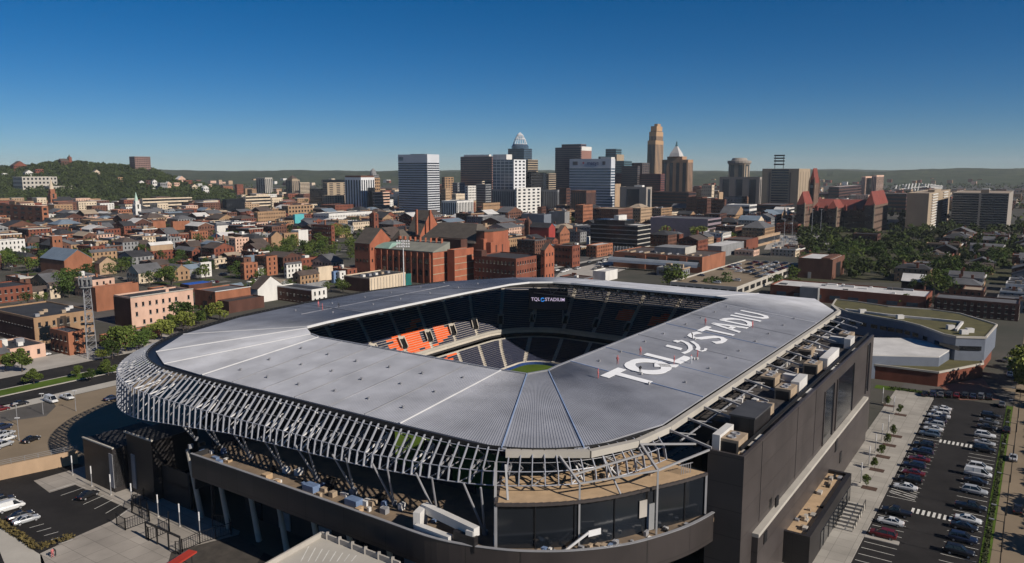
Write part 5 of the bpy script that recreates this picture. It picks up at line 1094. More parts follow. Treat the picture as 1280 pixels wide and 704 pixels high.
# buildings around the foot of the skyline: xl xc xr ytop Y wall roof style floors label
for t in ((552, 556, 567, 222, 1500, 'buff', 'tan', 'grid', 12, 'buff brick tower with tan top right of the white banded tower'), (566, 572, 581, 229, 1420, 'grey', 'grey', 'grid', 10, 'grey apartment block between the buff tower and brown slab'), (551, 557, 563, 236, 1300, 'tan', 'tan', 'house', 8, 'tan narrow block touching the right edge of the white banded tower'),
          (565, 570, 581, 243, 1200, 'cream', 'white', 'house', 6, 'cream low block below the grey apartment block'), (552, 571, 592, 252, 1000, 'white', 'grey', 'ribs', 5, 'grey-sided white apartment block behind the gabled brick hall'), (581, 585, 595, 233, 1350, 'white', 'grey', 'grid', 9, 'white and glass block left of the wide grey slab'), (595, 607, 614, 231, 1300, 'grey', 'grey', 'bands', 11, 'small blue-grey block with lit side before the brown slab'),
          (602, 603, 614, 227, 1360, 'cream', 'tan', 'bands', 11, 'cream block squeezed beneath the brown slab tower'), (602, 604, 625, 255, 1020, 'buff', 'tan', 'house', 4, 'buff low building left of the tall white facade'), (615, 645.5, 647, 237.5, 1120, 'grey', 'grey', 'ribs', 1, 'plain grey slab side joined to the bright white facade'), (644, 646, 676, 236, 1110, 'white', 'white', 'grid', 9, 'bright white gridded apartment facade below the glass towers'),
          (676, 697, 699, 238, 1150, 'grey', 'grey', 'ribs', 1, 'grey ribbed block right of the bright white facade'), (697, 708, 713, 236, 1220, 'dark', 'black', 'grid', 8, 'dark block with a tan lift tower before the sign building'), (714, 733, 745, 239, 1080, 'brown', 'tan', 'ribs', 1, 'brown and tan narrow block in front of the sign building'), (768, 769, 776, 230.5, 1280, 'tan', 'tan', 'plain', 8, 'tan narrow wall just right of the sign building'),
          (815, 861, 870, 241, 1180, 'dark', 'grey', 'bands', 7, 'long dark parking structure below the pyramid-topped tower'), (858, 878, 884, 247, 1090, 'brown', 'black', 'house', 6, 'dark brown block below the pyramid-topped tower'), (871, 884, 889, 249, 1060, 'dark', 'black', 'house', 6, 'dark apartment block with an orange sunlit edge'), (889, 906, 908, 250, 1080, 'brown', 'grey', 'house', 6, 'brown block below the ribbed hotel'), (897, 899, 904, 241, 1200, 'tan', 'tan', 'plain', 6, 'slim tan sunlit wall left of the ribbed hotel'),
          (908, 937, 946, 257, 980, 'white', 'white', 'bands', 4, 'white modern building with blue window bands right of downtown'), (946, 976, 992, 257, 1050, 'dark', 'grey', 'bands', 4, 'low dark deck in front of the tan office tower'), (985, 986, 993, 261, 960, 'white', 'white', 'bands', 5, 'small white banded block left of the red turreted hall'), (877, 890, 893, 232, 1450, 'cream', 'grey', 'house', 6, 'cream small block right of the pyramid tower in the distance'),
          (1036, 1049, 1088, 234, 1700, 'dark', 'white', 'bands', 5, 'long dark glass building with white roof beyond the turreted hall'), (1077, 1082, 1092, 221, 1900, 'pink', 'grey', 'ribs', 1, 'left of two pinkish twin towers far right'), (1090, 1096, 1105, 219.5, 1900, 'pink', 'grey', 'ribs', 1, 'right of two pinkish twin towers far right'), (1100, 1133, 1137, 242.5, 1250, 'dark', 'white', 'bands', 5, 'dark low glass building left of the tan balcony slab')):
    B('office_block', t[9], 'office block', *t[0:4], t[5], t[6], Y=t[4], st=t[7], fl=t[8], g=m_win if t[7] != 'house' else M_glass, cols=None)
r, *_ = B('balcony_slab', 'tan apartment slab with blank grey side and sunlit stacked balconies', 'apartment tower', 1134, 1161.5, 1188, 242.5, m_tanc, 'tan', Y=860, st=None); c, a, b, h = _
for f in range(14):
    for u in (.12, .62): MB().lsbox(c[0] + b * u, c[0] + b * (u + .22), c[1] - 1.3, c[1] - .02, h * (f + .3) / 14, h * (f + .3) / 14 + 1.1).build('balcony', M_white, r)
    win('r', c, b * .42, h * (f + .55) / 14, 2.2, 1.6, M_glass, r); win('r', c, b * .93, h * (f + .55) / 14, 1.6, 1.6, M_glass, r)
MB().lsbox(c[0] + b * .3, c[0] + b * .6, c[1] + 2, c[1] + 9, h, h + 3).build('penthouse', m_tanc, r)
r, *_ = B('dark_slab_block', 'wide dark apartment slab with thin horizontal balconies at the far right', 'apartment tower', 1191, 1261.5, 1267, 242.5, m_ribc, 'tan', Y=880, st=None); c, a, b, h = _
for f in range(15): win('l', c, a * .5, h * (f + .5) / 15, a - .8, h / 15 * .62, M_glass, r, 'window_band')
win('l', c, a * .5, h * .5, 2.2, h, m_ribc, r, 'stair_bay', .5); MB().lsbox(c[0] + 2, c[0] + 8, c[1] + a * .35, c[1] + a * .5, h, h + 4.5).build('penthouse', m_tanc, r)
# white roofed sports stadium far right
r = thing('riverside_stadium', 'distant stadium with white canopy struts behind the balcony slab', 'stadium', atY(1150, 250, 2300)); mb = MB(); r0 = atY(1150, 240, 2300)
for k in range(15): x = 1118 + k * 4; p = atY(x, 241, 2300 + 40 * math.sin(k)); q = atY(x + 3, 232 - 2.5 * math.sin(k / 14 * 3.14), 2320); mb.bar(p, q, 3)
mb.bar(atY(1118, 237, 2300), atY(1160, 233, 2300), 2, 2); mb.build('canopy_struts', M_white, r); MB().poly([atY(1162, 231, 2290), atY(1178, 233, 2290), atY(1178, 238, 2290), atY(1166, 240, 2290)]).bar(atY(1162, 231, 2290), atY(1178, 233, 2290), 3).build('white_canopy', M_white, r); MB().bar(atY(1112, 243, 2310), atY(1180, 243, 2310), 60, 14).build('stand', M_grey, r)
# ------------------------------------------------------------------ red turreted city hall
m_rr = mat('red_tile_roof', (.19, .04, .026), .8, var=.25, scale=.1); m_sand = mat('brown_sandstone', (.12, .075, .052), .9, var=.25, scale=.12)
r, *_ = B('turreted_hall', 'sprawling brown stone hall with red tiled roofs, gables and a tall pointed clock tower', 'civic hall', 996, 1094, 1110, 262, m_sand, m_rr, Y=860, st='house', fl=4, rt='gabS', rise=9); c, a, b, h = _
for xl, xc, xr, yt, wy in ((996, 1006, 1016, 256, 845), (1034, 1046, 1056, 261, 848), (1081, 1093, 1110, 257, 842)):
    cc, la, lb, hh = solve(xl, xc, xr, yt, None, wy); block(cc, la, lb, hh, m_sand, m_rr, r, 'pyr', rise={996: 14, 1034: 9, 1081: 15}[xl], wname='pavilion_wall', rname='pavilion_roof')
    windows(r, cc, la, lb, hh, 'house', 4, M_glass); MB().lsbox(cc[0] - .6, cc[0] + .6, cc[1] - .6, cc[1] + .6, 0, hh + 2).build('corner_turret', m_tanc, r)
for px_ in range(1010, 1090, 12): p = atY(px_, 262, 856); block((LS(p)[0], LS(p)[1]), 3, 3, h + 3.5, m_rr, m_rr, r, 'pyr', z0=h - 1, rise=2.5, wname='dormer', rname='dormer_roof')
cc, la, lb, hh = solve(1012, 1018, 1024, 229, None, 900); block(cc, la, lb, hh, m_sand, m_rr, r, 'pyr', rise=17, wname='clock_tower', rname='spire')
for f in ('l', 'r'): win(f, cc, la / 2, hh - 4, 3.2, 3.2, M_cream, r, 'clock_face', .3)
for sx in (0, 1):
    for sy in (0, 1): p = W(cc[0] + lb * sx, cc[1] + la * sy, 0); MB().lathe((p.x, p.y, 0), [(1.2, hh - 12), (1.2, hh + 2), (.1, hh + 7)], 8).build('corner_turret', m_sand, r)
# ------------------------------------------------------------------ red brick concert hall group
m_hall = mat('hall_orange_brick', (.30, .092, .046), .9, var=.25, scale=.25, streak=.5); m_slate = mat('brown_slate_roof', (.085, .07, .056), .85, var=.3, scale=.2, streak=3); m_cop = mat('green_copper', (.20, .31, .26), .7, var=.2, scale=.2); m_flat = mat('grey_green_flat_roof', (.20, .20, .165), .9, var=.25, scale=.12)
HALLY = 500
r, *_ = B('concert_hall', 'huge red brick concert hall with steep brown slate roofs, gables and round windows', 'concert hall', 524, 606, 637, 306, m_hall, m_slate, Y=HALLY, st=None, rt='flat', par_h=.5); c, a, b, h = _
sm0, sm1 = c[1] + 1, c[1] + a; zr_ = atY(590, 281, HALLY + 12).z
MB().hexa([W(c[0] - .6, c[1] - .3 + 8, h + .3), W(c[0] + b + .6, c[1] + 8, h + .3), W(c[0] + b + .6, sm1 + .6, h + .3), W(c[0] - .6, sm1 + .6, h + .3), W(c[0] + b * .42, c[1] + 15, zr_), W(c[0] + b * .58, c[1] + 15, zr_), W(c[0] + b * .58, sm1 - 9, zr_), W(c[0] + b * .42, sm1 - 9, zr_)]).build('main_roof', m_slate, r)
hh = atY(625, 290, HALLY).z; MB().prism([W(c[0] + 1, c[1] + 7.5), W(c[0] + 1, c[1] + 1), W(c[0] + 5, c[1] - 3), W(c[0] + b * .6, c[1] - 3), W(c[0] + b, c[1] + 1), W(c[0] + b, c[1] + 7.5)], 0, hh).build('apse_wall', m_hall, r)
MB().prism([W(c[0] + .6, c[1] + 8), W(c[0] + .6, c[1] + .6), W(c[0] + 4.8, c[1] - 3.4), W(c[0] + b * .6, c[1] - 3.4), W(c[0] + b + .4, c[1] + .6), W(c[0] + b + .4, c[1] + 8)], hh, hh + .5).build('apse_cornice', m_slate, r)
for u in (.3, .55): win('r', (c[0], c[1] - 3), b * u, hh * .6, 1.4, 5, M_brick4, r, 'blind_window')
for px_, yt in ((602, 299), (611, 303)): 
    p = atY(px_, yt, HALLY - 4); l, s = LS(p); MB().lsbox(l, l + 3.4, s - 1.6, s + 1.6, 0, p.z).build('chimney_stack', m_hall, r)
# high transept with gable
cc, la, lb, h2 = solve(508, 525, 552, 294, None, HALLY + 62); block(cc, la, lb, h2, m_hall, m_slate, r, 'gabS', rise=atY(537, 264, HALLY + 62).z - h2, wname='transept_wall', rname='transept_roof')
win('r', cc, lb / 2, h2 - 1, 3.4, 3.4, M_brick4, r, 'rose_window', .25)
for px_, yt in ((520.5, 262), (537.5, 262.5)): p = atY(px_, yt, HALLY + 64); l, s = LS(p); MB().lsbox(l - .7, l + .7, s - .7, s + .7, h2, p.z).build('pinnacle', m_hall, r)
for xl, xc, xr, yt, ry, Yq, rt in ((443, 462, 491, 305, 287, 485, 'gabS'), (488, 500, 516, 302, 288, 495, 'pyr')):
    cc, la, lb, h2 = solve(xl, xc, xr, yt, None, Yq); block(cc, la, lb, h2, m_hall, m_slate, r, rt, rise=atY(xc + 12, ry, Yq).z - h2, wname='wing_wall', rname='wing_roof'); windows(r, cc, la, lb, h2, 'house', 3, M_glass)
cc, la, lb, h2 = solve(466, 541, 562, 317, None, 462); block(cc, la, lb, h2, m_hall, m_flat, r, wname='front_wing_wall', rname='front_wing_roof')
rz = min(7, lb * .36)
MB().hexa([W(cc[0] - .4, cc[1] - .3, h2 + .55), W(cc[0] + lb, cc[1] - .3, h2 + .55), W(cc[0] + lb, cc[1] + la - 15, h2 + .55), W(cc[0] - .4, cc[1] + la - 15, h2 + .55), W(cc[0] - .4, cc[1] - .3, h2 + .95), W(cc[0] + lb, cc[1] - .3, h2 + rz), W(cc[0] + lb, cc[1] + la - 15, h2 + rz), W(cc[0] - .4, cc[1] + la - 15, h2 + .95)]).build('front_wing_slope', m_flat, r)
for k in range(10): win('l', cc, la * (k + .5) / 10, h2 * .5, 1.1, h2, m_hall, r, 'pilaster', .7)
for k in range(10): 
    if k: win('l', cc, la * k / 10, h2 * .72, 2.2, 3, M_glass, r); win('l', cc, la * k / 10, h2 * .35, 2.2, 3.4, M_glass, r)
for z in (.32, .6, .82): win('r', cc, lb / 2, h2 * z, lb, .5, m_tanc, r, 'stone_band')
MB().hexa([W(cc[0] - .5, cc[1] + la - 14, h2 + .9), W(cc[0] + lb, cc[1] + la - 14, h2 + .9), W(cc[0] + lb, cc[1] + la + .5, h2 + .9), W(cc[0] - .5, cc[1] + la + .5, h2 + .9), W(cc[0] + 5, cc[1] + la - 12, h2 + 4), W(cc[0] + lb - 2, cc[1] + la - 12, h2 + 4), W(cc[0] + lb - 2, cc[1] + la - 5, h2 + 4), W(cc[0] + 5, cc[1] + la - 5, h2 + 4)]).build('copper_roof', m_cop, r)
for k in range(9): MB().lsbox(cc[0] + lb - 3, cc[0] + lb - 1.4, cc[1] + la * (.08 + .09 * k), cc[1] + la * (.06 + .085 * k) + 1.6, h2, h2 + rz + 2.0).build('chimney', m_hall, r)
cc, la, lb, h2 = solve(559, 568, 592, 314, None, 466); block(cc, la, lb, h2, m_hall, m_cop, r, wname='front_pavilion_wall', rname='front_pavilion_roof')
for z in (.2, .4, .6, .8): win('r', cc, lb / 2, h2 * z, lb, .45, m_tanc, r, 'stone_band')
cc, la, lb, h2 = solve(540, 576, 584, 301, None, 488); block(cc, la, lb, h2, M_brick4, m_flat, r, wname='side_wing_wall', rname='side_wing_roof')
FOOT.append((370, 520, 250, 420))
r, *_ = B('brick_warehouse', 'dark red brick block with charcoal roof against the concert hall\'s right side', 'warehouse', 592, 645, 677, 325, M_brick, 'black', Y=455, st='house', fl=3, sill=M_concl); c, a, b, h = _
MB().lsbox(c[0] - .2, c[0] + 5, c[1] + a * .8, c[1] + a, h, h + 4).build('stair_tower', M_brick4, r)
B('gabled_school', 'orange brick gabled building with arched openings right of the dark red block', 'school', 676, 681, 693, 313, m_hall, 'brown', Y=470, st='house', fl=3, rt='gabS', rise=4)
B('brick_building', 'long dark brick building with orange sunlit front and a tree before it', 'brick building', 693, 715.5, 725, 309, M_brick, 'grey', Y=545, st='house', fl=3)
# ------------------------------------------------------------------ mid-ground buildings taken one by one from the photograph
# name label cat xl xc xr ytop ybase wall roof style floors rooftype
MID = [
 ('brown_warehouse', 'brown brick warehouse at the left edge with dark shaded side and sooty wall', 'warehouse', -14, 42, 116, 400, 432, 'buff', 'black', 'house', 2, 'flat'),
 ('brick_shed', 'small orange-red brick building under the lattice mast', 'brick building', 62, 85, 105, 418, 445, 'orange', 'grey', 'house', 2, 'flat'),
 ('low_brick_hall', 'low brick hall with pale gravel roof beside the big white brick building', 'warehouse', 124, 136, 200, 423, 434, 'orange', 'tan', None, 1, 'flat'),
 ('orange_brick_hall', 'windowless orange brick wall behind the lattice mast', 'warehouse', 112, 119, 173, 361.5, 390, 'orange', 'grey', 'plain', 1, 'flat'),
 ('white_brick_building', 'large pinkish white brick building with two rows of small arched windows', 'brick building', 142, 163, 241, 374, 410, 'pink', 'black', None, 3, 'flat'),
 ('orange_gable_hall', 'orange brick hall with white coping left of the stadium roof', 'brick building', 243, 269, 313, 367, 390, 'orange', 'grey', 'plain', 2, 'flat'),
 ('flat_roofed_shop', 'low dark flat-roofed building touching the stadium roof edge', 'shop', 272, 286, 330, 379, 392, 'dark', 'black', 'plain', 1, 'flat'),
 ('red_rowhouse', 'red brick rowhouse with pale window surrounds at the left edge', 'rowhouse', -30, -6, 40, 362, 380, 'red', 'black', 'house', 2, 'flat'),
 ('cream_cottage', 'cream cottage with brown gable roof beside the red rowhouse at left', 'house', 34, 41, 62, 365, 374, 'cream', 'brown', 'house', 2, 'gabL'),
 ('cream_house', 'tall cream house half hidden by a round tree at left', 'house', 58, 62, 75, 357, 374, 'cream', 'brown', 'house', 3, 'gabL'),
 ('orange_gable_hall', 'broad orange gable wall with pale blue-grey roof at left', 'church hall', 50, 80, 115, 326, 346, 'orange', 'blue-grey', None, 1, 'gabS'),
 ('brick_bell_tower', 'square orange brick bell tower above the blue-grey roof', 'bell tower', 62, 65, 77.5, 297, 330, 'orange', 'grey', 'house', 3, 'flat'),
 ('hip_roofed_house', 'low house with black hip roof and orange columned wall', 'house', 8, 31, 47, 322, 331, 'orange', 'black', 'house', 1, 'hip'),
 ('white_apartment_house', 'greyish white apartment house with dark arched windows at the left edge', 'apartment house', -10, -1, 31, 302, 320, 'white', 'brown', 'house', 3, 'flat'),
 ('tan_gable_house', 'tan house showing its gable end below the long tan house', 'house', 118, 124, 145, 330, 344, 'tan', 'brown', None, 2, 'gabS'),
 ('long_tan_house', 'long tan house with orange brick end and grey roof', 'house', 109, 113, 146, 316, 328, 'buff', 'grey', 'house', 2, 'gabL'),
 ('yellow_house', 'pale yellow house with grey roof and a row of dark windows', 'house', 158, 173, 204, 342, 355, 'cream', 'grey', 'house', 2, 'gabL'),
 ('tan_gable_house', 'tan brick gable house right of the yellow house', 'house', 204, 217, 237, 340, 352, 'buff', 'grey', 'house', 2, 'gabS'),
 ('blue_roofed_hall', 'hall with broad dark blue-grey roof above the trees', 'hall', 216, 224, 252, 338, 350, 'grey', 'blue-grey', 'plain', 1, 'gabL'),
 ('white_rowhouse', 'narrow white rowhouse with dark upright windows', 'rowhouse', 249, 251, 264, 330, 347, 'white', 'grey', 'house', 3, 'flat'),
 ('tarpaulin_roofed_building', 'low building covered by a bright blue roof membrane', 'building', 225, 236, 265, 358, 366, 'dark', 'black', 'plain', 1, 'flat'),
 ('pale_gable_shed', 'shed with pale blue-grey gable roof right of the blue roofed building', 'shed', 276, 281, 304, 360, 370, 'white', 'blue-grey', 'plain', 1, 'gabL'),
 ('orange_rowhouse', 'orange brick rowhouse with two rows of dark windows left of the white gable', 'rowhouse', 300, 305, 322, 331, 350, 'orange', 'black', 'house', 3, 'flat'),
 ('white_roofed_house', 'brick house with bright white flat roof among dark roofs', 'house', 186, 191, 219, 316, 326, 'red', 'white', 'house', 2, 'flat'),
 ('red_cottage', 'dark red cottage with pale roof and orange chimney end', 'house', 218, 240, 250, 314, 326, 'red', 'grey', 'house', 2, 'gabS'),
 ('white_end_house', 'white house with rust red roof near the park trees', 'house', 317, 320, 329.5, 335, 347, 'white', 'brown', 'house', 3, 'gabL'),
 ('balcony_tenement', 'dark brick tenement with orange balconied front by the park', 'tenement', 318, 333, 346.5, 322, 345, 'orange', 'black', 'house', 4, 'flat'),
 ('white_town_house', 'white town house with pale grey roof in front of the park', 'house', 355, 358, 377, 331, 348, 'white', 'grey', 'house', 3, 'gabL'),
 ('tan_gable_house', 'tan house with brown gable roof before the white walls', 'house', 366, 375, 399, 345, 358, 'buff', 'brown', 'house', 2, 'gabL'),
 ('white_blank_house', 'white blank-walled house with tan side right of the tan gables', 'house', 396, 398, 416, 336, 352, 'cream', 'grey', None, 2, 'flat'),
 ('blue_house', 'narrow blue painted house in the row left of the cream building', 'house', 415, 417, 424, 341, 354, mat('blue_paint', (.12, .19, .32), .8, var=.15), 'black', 'house', 3, 'flat'),
 ('white_narrow_house', 'narrow white house beside the narrow blue house', 'house', 423, 424.5, 432, 341, 354, 'white', 'white', 'house', 3, 'flat'),
 ('white_gable_house', 'white gable-walled house with orange roof close to the stadium roof', 'house', 312, 322, 355, 362, 379, 'white', 'brown', None, 2, 'gabS'),
 ('dark_corner_house', 'long dark house with a bright white two-window end', 'house', 347, 389.5, 408.5, 364, 381, 'white', 'black', 'house', 2, 'flat'),
 ('white_flat_roof_house', 'pale flat-roofed house behind the dark house with the white end', 'house', 380, 384, 411, 357, 364, 'grey', 'white', 'plain', 1, 'flat'),
 ('cream_panel_building', 'cream panelled building with black roof and dark shaded side', 'building', 430, 462, 507, 349, 366, 'cream', 'black', None, 2, 'flat'),
 ('dark_glass_office', 'wide black glass office with white lower floor in the middle distance', 'office block', 738, 797, 813, 283, 316, m_blk, 'white', 'bands', 5, 'flat'),
 ('purple_grey_garage', 'dark building with purple-grey four-storey garage end', 'garage', 813, 885, 901.5, 275, 300, mat('purple_grey_panel', (.22, .17, .19), .8, var=.12), 'grey', 'bandsr', 4, 'flat'),
 ('orange_brick_factory', 'tall brown brick building with orange sunlit front left of the black glass office', 'brick building', 719, 729, 741, 257, 286, 'orange', 'grey', 'house', 6, 'flat'),
 ('long_brown_building', 'long brown brick building with orange end behind the black glass office', 'brick building', 741, 773, 791, 262, 285, 'brown', 'tan', 'house', 5, 'flat'),
 ('buff_corner_building', 'buff brick corner building right of the black glass office', 'brick building', 791, 801, 815, 261, 282, 'tan', 'tan', 'house', 5, 'flat'),
 ('blue_grey_block', 'plain blue-grey block with flat roof behind the red gabled church', 'building', 652, 680, 689, 269, 284, mat('blue_grey_wall', (.13, .15, .18), .8, var=.15), 'grey', 'plain', 2, 'flat'),
 ('grey_tan_block', 'grey block with tan side beyond the church', 'building', 686, 706, 712, 265.5, 281, 'grey', 'grey', 'plain', 3, 'flat'),
 ('dark_red_block', 'dark red low block with white door panel below the white facade', 'building', 653, 677, 686, 259, 271, 'dark', 'black', 'house', 3, 'flat'),
 ('red_gable_church', 'dark-roofed church with bright red gable end', 'church', 662, 686, 694, 285, 300, mat('bright_red_brick', (.28, .035, .028), .9, var=.15), 'black', None, 2, 'gabS'),
 ('white_parapet_house', 'bright white parapet building above the brick front by the avenue', 'building', 733, 736, 752, 297, 308, 'white', 'white', 'plain', 2, 'flat'),
 ('brick_shop', 'brick shop building with orange front windows beside the avenue', 'shop', 733, 746, 766, 308, 322, 'orange', 'white', 'house', 3, 'flat'),
 ('brick_church_house', 'orange brick house with rounded gable right of the red gable church', 'house', 695, 700, 712, 291, 305, 'orange', 'brown', 'house', 2, 'gabS'),
 ('canopy_hall', 'long brick building with silver curved canopy behind the stadium roof', 'brick building', 767, 878, 907, 323, 342, 'orange', 'brown', None, 2, 'flat'),
 ('white_trailer_block', 'white box building peeking over the stadium roof edge', 'building', 741, 757, 772, 341, 352, 'white', 'white', 'plain', 1, 'flat'),
 ('red_brick_lodge', 'low brick lodge with red end wall left of the car deck', 'building', 904, 933, 948, 301, 313, 'red', 'brown', None, 1, 'flat'),
 ('white_roof_depot', 'low depot with white vaulted roof beside the car deck', 'depot', 880, 902, 930, 309, 322, 'grey', 'white', 'plain', 1, 'flat'),
 ('grey_station_block', 'pale concrete low building with dark openings behind the car deck', 'building', 944, 946, 975, 298, 309, 'tan', 'tan', 'bands', 1, 'flat'),
 ('dark_brick_works', 'large dark brick works with patchy white roof and orange doorway right of the car deck', 'brick building', 998, 1041, 1056, 326, 350, 'brown', 'white', None, 3, 'flat'),
 ('white_roof_warehouse', 'long brick warehouse with broad white roof right of the stadium corner', 'warehouse', 963, 1158, 1166, 373, 390, 'red', 'white', None, 2, 'flat'),
 ('tan_flank_house', 'dark house with tall sunlit tan flank wall among the right-hand trees', 'house', 1066, 1097, 1103, 294, 314, 'dark', 'black', 'house', 3, 'flat'),
 ('shaded_terrace', 'long shaded brick terrace at the far right edge', 'terrace', 1168, 1274, 1279, 382, 402, 'dark', 'grey', 'house', 3, 'flat'),
 ('tan_roofed_house', 'brick house with pale tan flat roof above the shaded terrace', 'house', 1203, 1230, 1234, 365, 380, 'brown', 'tan', 'house', 2, 'flat'),
 ('white_roofed_shed', 'shed with bluish white gable roof behind the white-roofed warehouse', 'shed', 1127, 1155, 1158, 353, 366, 'dark', 'white', 'plain', 1, 'gabS'),
 ('long_brick_school', 'long orange brick institution with pale pilasters at the left edge', 'school', -20, 52, 60, 259, 283, 'orange', 'grey', 'grid', 4, 'flat'),
 ('yellow_hall', 'yellow ochre long hall at the foot of the wooded hill', 'hall', 80, 83, 126, 250, 258, 'buff', 'tan', 'plain', 2, 'flat'),
 ('brown_apartment_slab', 'long brown apartment slab on the wooded slope', 'apartment block', 126, 130, 187, 237.5, 250, 'brown', 'brown', 'grid', 5, 'flat'),
 ('cream_long_building', 'very long cream building under the wooded slope', 'building', 175, 178, 240, 249, 262, 'cream', 'tan', 'bandsr', 3, 'flat'),
 ('dark_glass_school', 'dark glass and white framed school building in the left distance', 'school', 246, 250, 276, 250, 262, m_blk, 'white', 'bands', 3, 'flat'),
 ('black_grid_block', 'black gridded modern block with white posts in the left distance', 'office block', 278, 283, 306, 250, 270, m_blk, 'white', 'ribs', 4, 'flat'),
 ('red_tower_block', 'red brick tower block on the slope above the black gridded block', 'apartment block', 293, 296, 304, 231, 246, 'red', 'tan', 'house', 5, 'flat'),
 ('red_brick_pile', 'orange brick mansion on the slope left of the red tower block', 'mansion', 276, 279, 291, 233, 244, 'orange', 'brown', 'house', 3, 'gabL'),
 ('cream_gallery_building', 'cream banded building right of the black gridded block', 'building', 304, 307, 338, 246, 262, 'cream', 'white', 'bandsr', 4, 'flat'),
 ('grey_gallery_building', 'grey frame building with white upper storey left of the slim brick chimney', 'building', 392, 411, 465, 268, 282, 'white', 'grey', 'house', 2, 'flat'),
 ('red_long_building', 'long red brick building behind the grey frame building', 'brick building', 400, 419, 448, 257, 268, 'red', 'brown', 'house', 3, 'flat'),
 ('turquoise_house', 'tall house painted bright turquoise near the park', 'house', 366, 368.5, 380, 269, 284, mat('turquoise_paint', (.08, .38, .40), .7, var=.1), 'black', None, 3, 'flat'),
 ('white_mural_house', 'white house with a faded rust mural on its end wall', 'house', 364, 373, 385, 289, 307, 'white', 'grey', None, 3, 'flat'),
 ('dark_tenement_row', 'long dark brick tenement row with a tree at its corner', 'tenement', 389, 414, 418, 283, 306, 'red', 'grey', 'house', 4, 'flat'),
 ('cream_mansard_row', 'row of cream gables with dark roofs right of the park', 'terrace', 438, 441, 466, 278, 288, 'cream', 'black', 'house', 2, 'gabL'),
 ('arched_gallery_row', 'buff row of buildings with arched windows left of the turquoise house', 'terrace', 317, 322, 357, 266, 280, 'buff', 'white', 'house', 3, 'flat'),
 ('tan_loft_block', 'tan loft building with large windows behind the turquoise house', 'brick building', 352, 360, 391, 258, 272, 'buff', 'tan', 'grid', 3, 'flat'),
 ('pink_gable_house', 'tan house with rounded gable left of the white mural house', 'house', 335, 339, 353, 296, 311, 'buff', 'black', None, 3, 'gabS'),
 ('buff_tenement', 'buff tenement with rows of windows left of the white mural house', 'tenement', 352, 355, 373, 293, 309, 'buff', 'grey', 'house', 3, 'flat'),
 ('white_barn', 'long white-roofed shed with tan slatted side in the rooftops', 'shed', 183, 188, 216, 307, 317, 'tan', 'white', 'plain', 1, 'gabL'),
 ('orange_warehouse', 'orange brick warehouse with stepped gable among the left rooftops', 'warehouse', 236, 239, 260, 291, 304, 'orange', 'tan', 'house', 3, 'flat'),
 ('pink_tenement', 'tall salmon pink tenement beside dark trees', 'tenement', 286, 294, 311, 299, 316, 'pink', 'grey', 'house', 4, 'flat'),
 ('orange_blank_house', 'orange blank-walled house below the white church steeple', 'house', 188, 191, 207, 278, 288, 'orange', 'black', None, 2, 'flat'),
 ('orange_blank_house', 'second orange blank-walled house right of the steeple', 'house', 213, 216, 237, 278, 288, 'orange', 'black', None, 2, 'flat'),
 ('white_blank_house', 'white gable-ended house left of the salmon tenement', 'house', 268, 271, 287, 282, 293, 'white', 'grey', None, 2, 'gabL'),
]
MIDR = {}
for i, t in enumerate(MID):
    nm, lb, cat, xl, xc, xr, yt, yb, wa, ro, st, fl, rt = t
    rise = None
    res = B(nm, lb, cat, xl, xc, xr, yt, wa, ro, yb=yb, st=st, fl=fl, rt=rt, rise=rise, g=M_glass, sill=M_concl if yb > 355 and st == 'house' else None); MIDR[lb] = res
def mid(s): return next(v for k, v in MIDR.items() if s in k)
r, c, a, b, h = mid('pinkish white brick')
for f, z in ((0, h * .16), (1, h * .46), (2, h * .78)):
    for k in range(9):
        if (f, k) in ((0, 0), (0, 3), (1, 1), (2, 7)): continue
        u = b * (.08 + .105 * k); win('r', c, u, z, 1.0, 1.9, M_glass, r, th=.16); win('r', c, u, z + 1.05, 1.2, .3, M_pink, r, 'window_arch', .2); win('r', c, u, z - 1.08, 1.3, .18, M_concl, r, 'window_sill', .28)
MB().lsbox(c[0] - .15, c[0] + b + .1, c[1] - .35, c[1] + .1, h + .55, h + .95).build('cornice', M_concl, r); MB().lsbox(c[0] + b * .55, c[0] + b * .6, c[1] - .1, c[1] + .9, h + .9, h + 2.2).build('chimney', M_pink, r); win('l', c, a * .1, h * .5, 2.0, h, mat('yellow_paint', (.42, .34, .06), .8), r, 'yellow_stripe', .1)
r, c, a, b, h = mid('brown brick warehouse')
for k in range(6): MB().lsbox(c[0] + 3 + k * 3.4, c[0] + 4.6 + k * 3.4, c[1] + 5 + (k % 3) * 4, c[1] + 6.4 + (k % 3) * 4, h, h + 1.3).build('roof_unit', rnd.choice((M_hvac, M_steelg, M_roofw)), r)
for k in range(3): win('r', c, b * (.42 + .06 * k), h * .72, 2.2, 4.5 + k % 2, mat('soot_stain', (.05, .035, .025), .95, var=.3), r, 'soot_stain', .07)
r, c, a, b, h = mid('orange brick hall with white coping')
MB().lsbox(c[0] - .2, c[0] + b + .2, c[1] - .25, c[1] + .6, h + .7, h + 1.0).build('coping', M_roofw, r); win('l', c, a * .5, 3, 3, 3.4, M_black, r, 'loading_door'); win('l', c, a * .2, 7, 1.2, 2, M_glass, r)
r, c, a, b, h = mid('bright blue roof'); MB().lsbox(c[0] + .5, c[0] + b - .5, c[1] + .5, c[1] + a - .5, h + .13, h + .8).build('blue_membrane', mat('blue_tarpaulin', (.02, .10, .42), .6, var=.2), r)
r, c, a, b, h = mid('cream panelled building')
for k in range(12): win('r', c, b * (k + .5) / 12, h * .5, .25, h, M_concl, r, 'panel_rib', .3)
MB().lsbox(c[0] + b - .3, c[0] + b + 4.5, c[1] - .5, c[1] + 2, 0, h - .5).build('green_sign_panel', mat('dark_teal_sign', (.01, .12, .11), .5), r)
